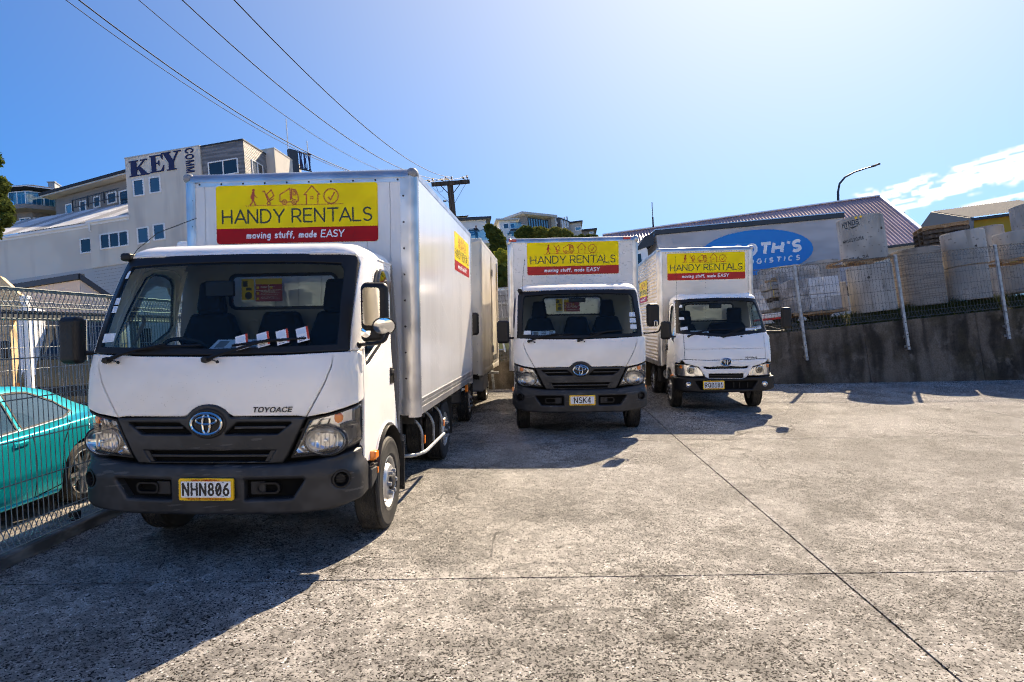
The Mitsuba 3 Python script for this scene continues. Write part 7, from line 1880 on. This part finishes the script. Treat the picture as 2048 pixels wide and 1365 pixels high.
# ---- utility pole with its crossarm, and the lines
Yp = 41.0
F = Face(900, 371, Yp, 4.0)
K = Kit(); uv = F.uv
ua, ub = uv(863, 371)[0], uv(939.5, 364)[0]; va = uv(901, 367)[1]
K.add('pole', tube([(0, .16, -9.5), (0, .16, va + .10)], [.24, .20], 10), 'pole_timber')
K.add('crossarm', bx(ua, ub, -.10, .03, va - .13, va + .13, .01), 'pole_timber')
for sd, x1 in ((-1, ua * .52), (1, ub * .52)):
    K.add('brace', tube([(x1, -.06, va - .10), (sd * .10, -.05, va - .75)], .028, 5), 'fence_rail')
K.add('stay_wire', tube([(ub * .80, -.04, va - .1), (.18, -.04, va - 1.35)], .012, 4), 'cable_black')
K.add('stay_wire', tube([(ua * .95, -.04, va - .2), (-.12, -.04, va - 1.3)], .012, 4), 'cable_black')
K.add('jumper', tube(bend([(ua * .75, -.1, va - .12), (ua * .68, -.1, va - .55), (ua * .45, -.1, va - .55), (ua * .30, -.1, va - .15)], .2), .012, 4), 'cable_black')
ins = lathe([(0, .30), (.05, .29), (.07, .24), (.05, .20), (.075, .16), (.05, .11), (.03, .10), (.02, -.02), (0, -.02)], 12)
for x in (ua + .12, ua + .95, ub - 1.15, ub - .14):
    K.add('insulator', mv(ins, x, -.04, va + .13), 'grey_cap'); K.add('insulator', mv(xf(ins, rot('y', -.9)), x - .12, -.04, va + .15), 'fence_rail')
K.add('side_insulator', mv(xf(ins, rot('y', -1.5)), -.25, .1, va - 1.12), 'fence_rail')
K.build('utility_pole', F.M, 'dark timber utility pole with a crossarm behind the near truck', 'utility pole')
heads = [F.o + F.u * x + np.array([0, 0, va + .40]) for x in (ua + .12, ua + .95, ub - 1.15, ub - .14, 0.05)]
def wire(pts, Ya, Yb, end, r, label):
    """a sagging line: from high near the viewer to the pole"""
    (xa, ya), (xm, ym) = pts
    A0 = at(xa, ya, Ya); B0 = end
    t = np.linspace(-.35, 1, 40)
    # parabola through the two sighted points and the pole
    mid = at(xm, ym, Yb); d = B0 - A0
    tm = ((mid - A0) @ d) / (d @ d); sag = (A0 + d * tm - mid)[2] / (tm * (1 - tm))
    P_ = A0 + d * t[:, None]; P_[:, 2] -= sag * t * (1 - t)
    solo('power_line', tube(P_, r, 5), 'cable_black', label, 'power line')
def yb_for(xa, xm, Ya, Bp):
    """distance at which the sight line of column xm meets the plan line from the first point to the pole"""
    A0 = at(xa, 0, Ya)
    best = min(np.linspace(Ya, Bp[1], 400), key=lambda Y: abs(np.cross(np.append((at(xm, 250, Y) - A0)[:2], 0), np.append((Bp - A0)[:2], 0))[2]))
    return best
for (xa, xm, ym, e, r, Ya, l) in ((131, 524, 265, 0, .010, 14, 'lowest and leftmost overhead power line'), (157, 656, 330, 1, .016, 14, 'thick black power line, second from the left'), (277, 717, 327, 2, .010, 14, 'thin middle power line of the five'), (364, 767, 327, 3, .014, 14, 'fourth power line from the left'), (468, 742, 267, 4, .015, 14, 'rightmost power line, running down to the pole')):
    yb = yb_for(xa, xm, Ya, heads[e])
    wire(((xa, 0), (xm, ym)), Ya, yb, heads[e], r, l)

# ---- houses on the hill
def simple_house(px, Y, deg, roof, walls, label, windows=(), extra=None, depth=6, over=.35, rt=.22, roofm='dark_trim'):
    """px: the left and right front corners and the foot as pixels; roof: left and right eave heights as pixels"""
    F = Face(px[0], px[2], Y, deg); uv = F.uv
    u1 = uv(px[1], px[2])[0]; v0 = -6; vl = uv(px[0], roof[0])[1]; vr = uv(px[1], roof[1])[1]
    K = Kit()
    K.add('wall', ext(Polygon([(0, v0), (u1, v0), (u1, vr), (0, vl)]), 0, depth), walls, False)
    s = (vr - vl) / u1
    K.add('roof', hullm([(x, y, vl + s * x + z) for x in (-over, u1 + over) for y in (-over, depth + over) for z in (.002, rt)]), roofm, False)
    for w in windows:
        window(K, F, w[:4], .10, w[4] if len(w) > 4 else 0, pane=w[5] if len(w) > 5 else 'bright_pane')
    if extra: extra(K, F, u1, vl, vr)
    return K.build('hill_house', F.M, label, 'house')

# white boarded house with the balcony and a person on it
def ex1(K, F, u1, vl, vr):
    uv = F.uv
    K.add('boards', boards(0.01, u1 - .01, -2.2, min(vl, vr) - .02, -.002, .24), 'white_boards', False)
    b0, b1 = uv(958, 475)[0], uv(986, 470)[0]; vb = uv(975, 491)[1]
    K.add('balcony_deck', bx(b0 - 2, b1 + .1, -2.2, -.03, vb - .25, vb, .0), 'white_trim', False)
    for a, b, y0_, y1_ in ((b0 - 2, b1, -2.2, -2.17), (b1, b1 + .03, -2.2, -.05)):
        K.add('balcony_pane', bx(a, b, y0_, y1_, vb + .05, vb + 1.15), 'balcony_glass', False)
    K.add('balcony_rail', cat(bx(b0 - 2, b1 + .04, -2.22, -2.15, vb + 1.151, vb + 1.2), bx(b1 - .02, b1 + .05, -2.15, -.05, vb + 1.151, vb + 1.2), *[bx(b1 - .02, b1 + .04, y, y + .05, vb, vb + 1.15) for y in (-2.2, -1.4, -.7)]), 'dark_trim', False)
k_wh = simple_house((905, 975, 470), 68, 6, (443, 439.5), 'white_boards', 'white boarded house with a glass balcony beyond the cream truck', ((936, 456, 954, 474, 0, 'house_pane'),), ex1, 6, .55, .22)
F = Face(911, 440, 76, 12)
u1 = F.uv(944, 440)[0]
K = Kit(); vr_ = F.uv(935, 422)[1]; ve_ = F.uv(935, 434)[1]
K.add('roof', hullm([(-2, -.5, ve_), (-2, 3, vr_ + .02), (u1 * .74, -.5, ve_), (u1 * .74, 3, vr_ + .02), (-2, 6.5, ve_), (u1 * .74, 6.5, ve_), (-2, 3, vr_ - .3), (u1 * .74, 3, vr_ - .3)]), 'roof_dark', False)
K.add('gable_wall', hullm([(u1 * .66, 0, ve_), (u1 * .66, 3, vr_ - .2), (u1 * .66, 6, ve_), (u1 * .66, 0, -5), (u1 * .66, 6, -5), (-2, 0, -5), (-2, 6, -5), (-2, 0, ve_), (-2, 6, ve_), (-2, 3, vr_ - .2)]), 'pale_render', False)
K.add('barge_board', cat(*[hullm([(x, y, z + d_) for y, z in ((3, vr_), (yy, ve_)) for x in (u1 * .74, u1 * .76) for d_ in (-.12, .06)]) for yy in (-.6, 6.6)]), 'pale_sheet', False)
K.build('hill_house', F.M, 'gabled brown roof house peeping above the white boarded house', 'house')

# person on the balcony
def person(M, h, label):
    s = h / 1.75
    J = {'pel': (0, 0, .95), 'chest': (0, -.02, 1.30), 'neck': (0, -.05, 1.48), 'hl': (-.09, 0, .90), 'hr': (.09, 0, .90), 'kl': (-.10, -.03, .50), 'kr': (.10, .0, .50), 'fl': (-.10, 0, .07), 'fr': (.11, .02, .07), 'sl': (-.19, -.02, 1.40), 'sr': (.19, -.02, 1.40), 'el': (-.27, -.10, 1.14), 'er': (.25, -.12, 1.14), 'wl': (-.20, -.32, 1.08), 'wr': (.20, -.33, 1.08)}
    def ball(p, r): return manifold3d.Manifold.sphere(r, 14).translate(p)
    def bone(a, b, ra, rb): return manifold3d.Manifold.batch_hull([ball(J[a], ra), ball(J[b], rb)])
    up_ = [bone('pel', 'chest', .15, .17), bone('chest', 'neck', .15, .07), bone('sl', 'sr', .085, .085), bone('sl', 'el', .065, .052), bone('sr', 'er', .065, .052), bone('el', 'wl', .05, .04), bone('er', 'wr', .05, .04)]
    lo = [bone('hl', 'kl', .10, .07), bone('hr', 'kr', .10, .07), bone('kl', 'fl', .065, .05), bone('kr', 'fr', .065, .05), bone('hl', 'hr', .12, .12), manifold3d.Manifold.batch_hull([ball((-.10, 0, .05), .05), ball((-.11, -.16, .035), .035)]), manifold3d.Manifold.batch_hull([ball((.11, 0, .05), .05), ball((.13, -.15, .035), .035)])]
    bod = manifold3d.Manifold.batch_boolean(up_ + lo, manifold3d.OpType.Add)
    mm = bod.to_mesh(); body = TM(mm.vert_properties[:, :3], mm.tri_verts)
    head = mv(xf(trimesh.creation.icosphere(3, .11), np.diag([.82, .95, 1.12, 1])), 0, -.09, 1.63)
    nose = hullm([(-.015, -.19, 1.60), (.015, -.19, 1.60), (0, -.215, 1.605), (0, -.185, 1.65)])
    hands = [rbox(x - .035, x + .035, -.42, -.32, 1.05, 1.09, .018) for x in (-.19, .19)]
    K = Kit(); S = np.diag([s, s, s, 1])
    K.add('clothing', xf(body, S), 'dark_cloth', 60)
    K.add('head', xf(cat(head, nose, mv(trimesh.creation.cylinder(.05, .14), 0, -.06, 1.52)), S), 'skin', 60)
    K.add('hair', xf(mv(xf(trimesh.creation.icosphere(2, .115), np.diag([.84, .92, .80, 1])), 0, -.065, 1.68), S), 'dark_cloth', 60)
    for hnd in hands: K.add('hand', xf(hnd, S), 'skin', 40)
    K.build('person', M, label, 'person')
Fh = Face(905, 470, 68, 6)
uP, vP = Fh.uv(953.5, 475, 1.75); vb = Fh.uv(975, 491)[1]
person(Fh.M @ tr(uP, -1.75, vb) @ rot('z', .5), 1.78, 'person in dark clothes leaning on the balcony of the white house')

def ex2(K, F, u1, vl, vr):
    uv = F.uv
    for pv, dk in ((464, True), (480, False)):
        vb = uv(1030, pv)[1]; b0, b1 = uv(1018, pv)[0], uv(1040 if dk else 1048, pv)[0]
        K.add('balcony_deck', bx(b0, b1, -1.6, -.02, vb - .25, vb), 'dark_trim' if dk else 'white_trim', False)
        K.add('balcony_pane', bx(b0, b1, -1.6, -1.57, vb + .05, vb + .72), 'balcony_glass', False); K.add('balcony_rail', bx(b0, b1, -1.62, -1.55, vb + .722, vb + .76), 'dark_trim', False)
simple_house((1002, 1036, 480), 78, 8, (442, 441), 'white_boards', 'white two-level house with small balconies above the dark tree', ((1006, 447, 1018, 459, 0, 'house_pane'), (1020, 447, 1030, 458, 0, 'house_pane'), (1013, 465, 1021, 474), (1022, 465, 1032, 474)), ex2, 8, .4, .2, 'pale_sheet')
# the house with the tall glass front: two faces meeting at a corner
F = Face(1055.5, 455, 84, -30)
uv = F.uv; K = Kit(); uL = uv(1018, 440)[0]; vA = uv(1055, 426)[1]; vL = uv(1018, 437)[1]
K.add('side_wall', ext(Polygon([(uL, -5), (0, -5), (0, vA - .4), (uL, vL - .4)]), 0, .3), 'pale_sheet', False)
K.add('side_clerestory', ext(Polygon([(uL, vL - .5), (0, vA - 1.6), (0, vA - .3), (uL, vL - .35)]).buffer(0), -.04, .0), 'taupe_boards', False)
G = Face(0, 0, 1, 40, base=F.o); Mg = np.linalg.inv(F.M) @ G.M
uR, vR = G.uv(1101, 434)
nP = 8; e = np.linspace(.15, uR * .87, nP + 1)
for a, b in zip(e, e[1:]):
    t0, t1 = vA - .55 + (vR - vA) * a / uR, vA - .55 + (vR - vA) * b / uR
    K.add('glass_front', xf(ext(Polygon([(a, -3), (b, -3), (b, t1), (a, t0)]).difference(Polygon([(a + .10, -2.9), (b - .10, -2.9), (b - .10, t1 - .10), (a + .10, t0 - .10)])), -.04, .1), Mg), 'dark_trim', False); k = list(K)[-1][0]
    K.add(f'{k}__pane', xf(ext(Polygon([(a + .10, -2.9), (b - .10, -2.9), (b - .10, t1 - .10), (a + .10, t0 - .10)]), .0, .03), Mg), 'bright_pane', False)
K.add('front_wall', xf(ext(Polygon([(uR * .87, -6), (uR, -6), (uR, vR - .3), (uR * .87, vR - .1)]), 0, .4), Mg), 'taupe_boards', False)
K.add('base_wall', xf(bx(0, uR, .02, .3, -8, -3.002), Mg), 'pale_sheet', False)
K.add('fin_wall', xf(bx(uR, uR + .25, -.8, 4, -6, vR - .25), Mg), 'pale_sheet', False)
q = lambda p_: (Mg @ np.append(p_, 1))[:3]
K.add('roof', hullm([(uL - .8, -.7, vL - .30), (uL - .8, -.7, vL), (0, -1.1, vA - .25), (0, -1.1, vA + .05), q((uR + .4, -.9, vR - .25)), q((uR + .4, -.9, vR + .05)), q((uR, 6, vR)), (uL, 8, vL)]), 'pale_sheet', False)
K.build('hill_house', F.M, 'modern hill house with a tall sloping glass front', 'house')
F = Face(1120.5, 450, 90, -24); uv = F.uv; K = Kit(); uL = uv(1103, 450)[0]; vA = uv(1120, 437.5)[1]; vL = uv(1103, 440.5)[1]
K.add('dark_wall', ext(Polygon([(uL, -5), (0, -5), (0, vA), (uL, vL)]), 0, .3), 'dark_trim', False)
window(K, F, (1106, 445, 1115, 449), .08, 0)
G = Face(0, 0, 1, 38, base=F.o); Mg = np.linalg.inv(F.M) @ G.M; uR, vR = G.uv(1139, 446)
K.add('grey_wall', xf(ext(Polygon([(.01, -5), (uR, -5), (uR, vR), (.01, vA)]), 0, .3), Mg), 'taupe_boards', False)
for a in (.16, .42, .70):
    K.add('window', xf(bx(uR * a, uR * (a + .15), -.06, .02, -.6 + vR * a, 1.0 + vR * a), Mg), 'white_trim', False); k = list(K)[-1][0]
    K.add(f'{k}__pane', xf(bx(uR * a + .1, uR * (a + .15) - .1, -.065, -.06, -.5 + vR * a, .9 + vR * a), Mg), 'bright_pane', False)
K.add('roof', hullm([(uL - .1, -.1, vL + .002), (uL - .1, -.1, vL + .2), (0, -.15, vA + .002), (0, -.15, vA + .2)] + [(Mg @ np.array([uR, y, vR + z, 1]))[:3] for y in (-.1, 5) for z in (.002, .2)] + [(uL, 5, vL + .1)]), 'dark_trim', False)
K.build('hill_house', F.M, 'dark and grey flat-roofed house right of the glass fronted one', 'house')
simple_house((1141, 1164, 470), 92, -4, (447.5, 444.5), 'pale_sheet', 'pale house with a single sloping roof and one blue window', ((1150, 454, 1163, 462),), None, 6, .3, .2)
simple_house((1164, 1190, 475), 94, -4, (463, 460.5), 'taupe_boards', 'low dark house at the right end of the hill row', ((1178, 464, 1187, 468),), None, 5, .4, .2)

# ---- the hill, the land below, and the greenery
V, Fc = [], []
gx = np.arange(-120, 150, 6.0); gy = np.concatenate([np.arange(20, 130, 5.0), np.arange(130, 420, 30)])
X, Yg = np.meshgrid(gx, gy)
def hill_z(x, y):
    c = 10.2 * mikit_s((y - 34) / 40.0) * np.clip(1 - ((x - 2) / 13.0) ** 2 * .25, .0, 1) * (x < 60)
    left = 9.5 * mikit_s((y - 40) / 10) * mikit_s((-x - 14) / 12)
    return np.maximum(c, left) - 1.2
def mikit_s(t): t = np.clip(t, 0, 1); return t * t * (3 - 2 * t)
Zh = hill_z(X, Yg) - .8 * mikit_s((-X - 2) / 6) * (Yg < 40)
ny, nx = X.shape; i, j = np.meshgrid(np.arange(ny - 1), np.arange(nx - 1), indexing='ij'); a = (i * nx + j).ravel()
put('hill', P(TM(np.stack([X, Yg, Zh], -1).reshape(-1, 3), np.vstack([np.stack([a, a + 1, a + nx + 1], -1), np.stack([a, a + nx + 1, a + nx], -1)])), 'hillside', True))
lab('hill', 'hillside carrying the houses behind the yard', kind='structure')
big = np.array([[-1500, -1500, -9.], [1500, -1500, -9.], [1500, 1500, -9.], [-1500, 1500, -9.]])
put('ground', P(TM(big, [(0, 1, 2), (0, 2, 3)]), 'far_ground', False)); lab('ground', 'land stretching away around the yard', kind='structure')

def crown(blobs, n, size, seed):
    """leaf clumps scattered through a few overlapping lumps"""
    r = np.random.default_rng(seed); V = []
    w = np.array([b[3] ** 2 for b in blobs]); w = w / w.sum()
    for b, k in zip(blobs, (w * n).astype(int)):
        u = r.normal(size=(k, 3)); u /= np.linalg.norm(u, axis=1, keepdims=True)
        nz = meshkit.fbm(u * 2.3 + np.array(b[:3]), 3, seed)
        rad = b[3] * (.45 + .85 * nz) * r.uniform(.55, 1, k) ** .45
        c = np.array(b[:3]) + u * rad[:, None] * np.array([1, 1, b[4]])
        d1 = r.normal(size=(k, 3)); d1 /= np.linalg.norm(d1, axis=1, keepdims=True)
        d2 = np.cross(d1, u + r.normal(0, .5, (k, 3))); d2 /= np.linalg.norm(d2, axis=1, keepdims=True)
        s = size * r.uniform(.5, 1.4, k)[:, None]
        V.append(np.stack([c - d1 * s, c + d2 * s * .55, c + d1 * s, c - d2 * s * .55], 1))
    V = np.concatenate(V).reshape(-1, 3); q = np.arange(len(V)).reshape(-1, 4)
    return TM(V, np.vstack([q[:, [0, 1, 2]], q[:, [0, 2, 3]]]))

def shrub(px, Y, blobs, n, size, leafm, label, seed, name='shrub', cat_='shrub', trunk=None):
    """blobs in metres about the point at the foot pixel"""
    o = at(*px, Y); K = Kit()
    M = tr(*o)
    K.add('crown', crown(blobs, n, size, seed), leafm, False)
    tb = trunk or [((0, 0, -.5), (0, 0, blobs[0][2]))]
    K.add('trunk', cat(*[tube(np.linspace(a, b, 5) + np.random.default_rng(seed).normal(0, .04, (5, 3)), np.linspace(.14, .05, 5) * max(1, blobs[0][3] / 1.6), 7) for a, b in tb]), 'pole_timber')
    K.build(name, M, label, cat_)
sc = 1 / FOC
def blob(dx, dy, r, Y, sq=.9, dz=0): k = Y * sc; return (dx * k, dz, -dy * k, r * k, sq)
Y = 60
shrub((990, 490), Y, [blob(0, -22, 17, Y), blob(7, -5, 18, Y), blob(-8, -35, 11, Y), blob(12, 12, 13, Y), blob(2, 10, 16, Y)], 5200, .16, 'leaf_dark', 'dark rounded tree beside the white boarded house', 11, 'tree', 'tree')
Y = 40
shrub((1003, 520), Y, [blob(0, -8, 14, Y), blob(-10, 10, 14, Y), blob(8, 12, 10, Y)], 3000, .13, 'leaf_bright', 'bright yellow green bush below the dark tree', 12)
Y = 36
shrub((1008, 560), Y, [blob(0, -18, 16, Y), blob(-12, 2, 16, Y), blob(8, 6, 13, Y)], 3000, .12, 'leaf_dark', 'dark bush above the back fence between two trucks', 13)
Y = 72
for i, (x, y, r, lf, l) in enumerate(((1052, 462, 16, 'leaf_dark', 'dark bush at the left end of the clipped row under the glass fronted house'), (1078, 465, 17, 'leaf_olive', 'wide olive bush under the glass fronted house'), (1110, 463, 13, 'leaf_olive', 'round olive bush under the dark flat-roofed house'), (1130, 466, 12, 'leaf_olive', 'round olive bush at the right end of the clipped row'))):
    shrub((x, y + 10), Y, [blob(0, -8, r * 1.05, Y, .85), blob(-r * .75, -4, r * .8, Y, .85), blob(r * .75, -4, r * .8, Y, .85), blob(0, 4, r, Y, .6)], 4200, .17, lf, l, 20 + i)
shrub((1170, 477), Y, [blob(-22, -2, 8, Y, .6), blob(-8, -3, 9, Y, .6), blob(8, -2, 8, Y, .6), blob(20, -1, 7, Y, .6)], 2200, .15, 'leaf_dark', 'low dark hedge at the right end of the hill row', 31, 'hedge', 'hedge')
Y = 30
shrub((-12, 432), Y, [blob(-8, -40, 34, Y), blob(14, -62, 22, Y), blob(10, -18, 30, Y), blob(18, 8, 22, Y), blob(-25, 20, 40, Y), blob(2, -120, 20, Y, 1.1), blob(-6, -165, 16, Y, 1.1), blob(-30, -90, 34, Y)], 11000, .10, 'leaf_dark', 'leafy tree reaching in at the left edge of the picture', 41, 'tree', 'tree', [((-1.2, 0, -9), (-.6, 0, -.5)), ((-.6, 0, -.5), (-.1, 0, 1.6)), ((-.4, 0, .5), (.1, 0, 4.0))])

# ---- odds and ends behind the cream truck
F = Face(985, 668, 17.6, 6)
K = Kit()
for i in range(9): K.add('bar', bx(i * .16, i * .16 + .03, -.02, .01, 0, 1.25), 'galvanised', False)
for z in (0, .4, .8, 1.22): K.add('rail', bx(0, 1.31, -.005, .03, z, z + .035), 'galvanised', False)
K.add('tank', rbox(.02, 1.29, .05, 1.05, .02, 1.2, .06), 'grey_cap', 40)
K.build('caged_tank', F.M, 'grey caged tank standing on the bank in the gap between two trucks', 'tank')
F = Face(1004, 640, 15.2, 8)
K = Kit()
for i in range(4): K.add('board', bx(-.3 + i * .145, -.165 + i * .145, 0, .05, -.05, .62, .006), 'grey_timber')
K.add('frame', bx(-.32, .30, .051, .10, .60, .68), 'fence_rail'); 
K.build('site_hoarding', F.M @ tr(0, 4, .9), 'dark board hoarding seen in the gap between two trucks', 'hoarding')
a = ground_pt(1006, 774, .10); b = a + np.array([-.35, .5, 1.55])
a, b = Q3 @ a, Q3 @ b
M, L = frame_along(a, b)
K = Kit()
K.add('side_rail', tube([a, b], .03, 6), 'bright_steel'); K.add('side_rail', tube([a + (.26, .15, 0), b + (.26, .15, 0)], .03, 6), 'bright_steel')
for t in np.linspace(.12, .92, 6): K.add('rung', tube([a + (b - a) * t, a + (b - a) * t + (.26, .15, 0)], .016, 6), 'bright_steel')
K.build('ladder', np.eye(4), 'pale ladder leaning on the back wall between two trucks', 'ladder')

# ---- unseen row added behind the viewer: bounces sun onto truck fronts, shows in paint
for x0, w_, h_, mt, nw, l in ((-34, 21, 7.5, 'pale_render', 5, 'unseen pale two-storey building added across the street to bounce sun onto the trucks'), (-12.2, 18, 9.0, 'white_boards', 5, 'unseen white boarded building added across the street to bounce sun onto the near truck'), (6.6, 25, 6.8, 'pale_render', 6, 'unseen long cream building added across the street to bounce sun over the open yard')):
    K = Kit(); M = tr(x0, -22, -3.2) @ rot('z', math.pi) @ tr(-w_, 0, 0)
    K.add('wall', bx(0, w_, 0, 8, 0, h_), mt, False); K.add('roof', bx(-.3, w_ + .3, -.4, 8.3, h_ + .002, h_ + .3), 'roof_dark', False)
    FX = Kit()
    for q in range(nw):
        u0 = w_ * (q + .25) / nw; u1 = w_ * (q + .75) / nw
        for v0 in (1.2, h_ - 2.4): window_uv(K, u0, u1, v0, v0 + 1.5, .08, 1, pane='dark_pane')
    K.build('bounce_building', M, l, 'building')
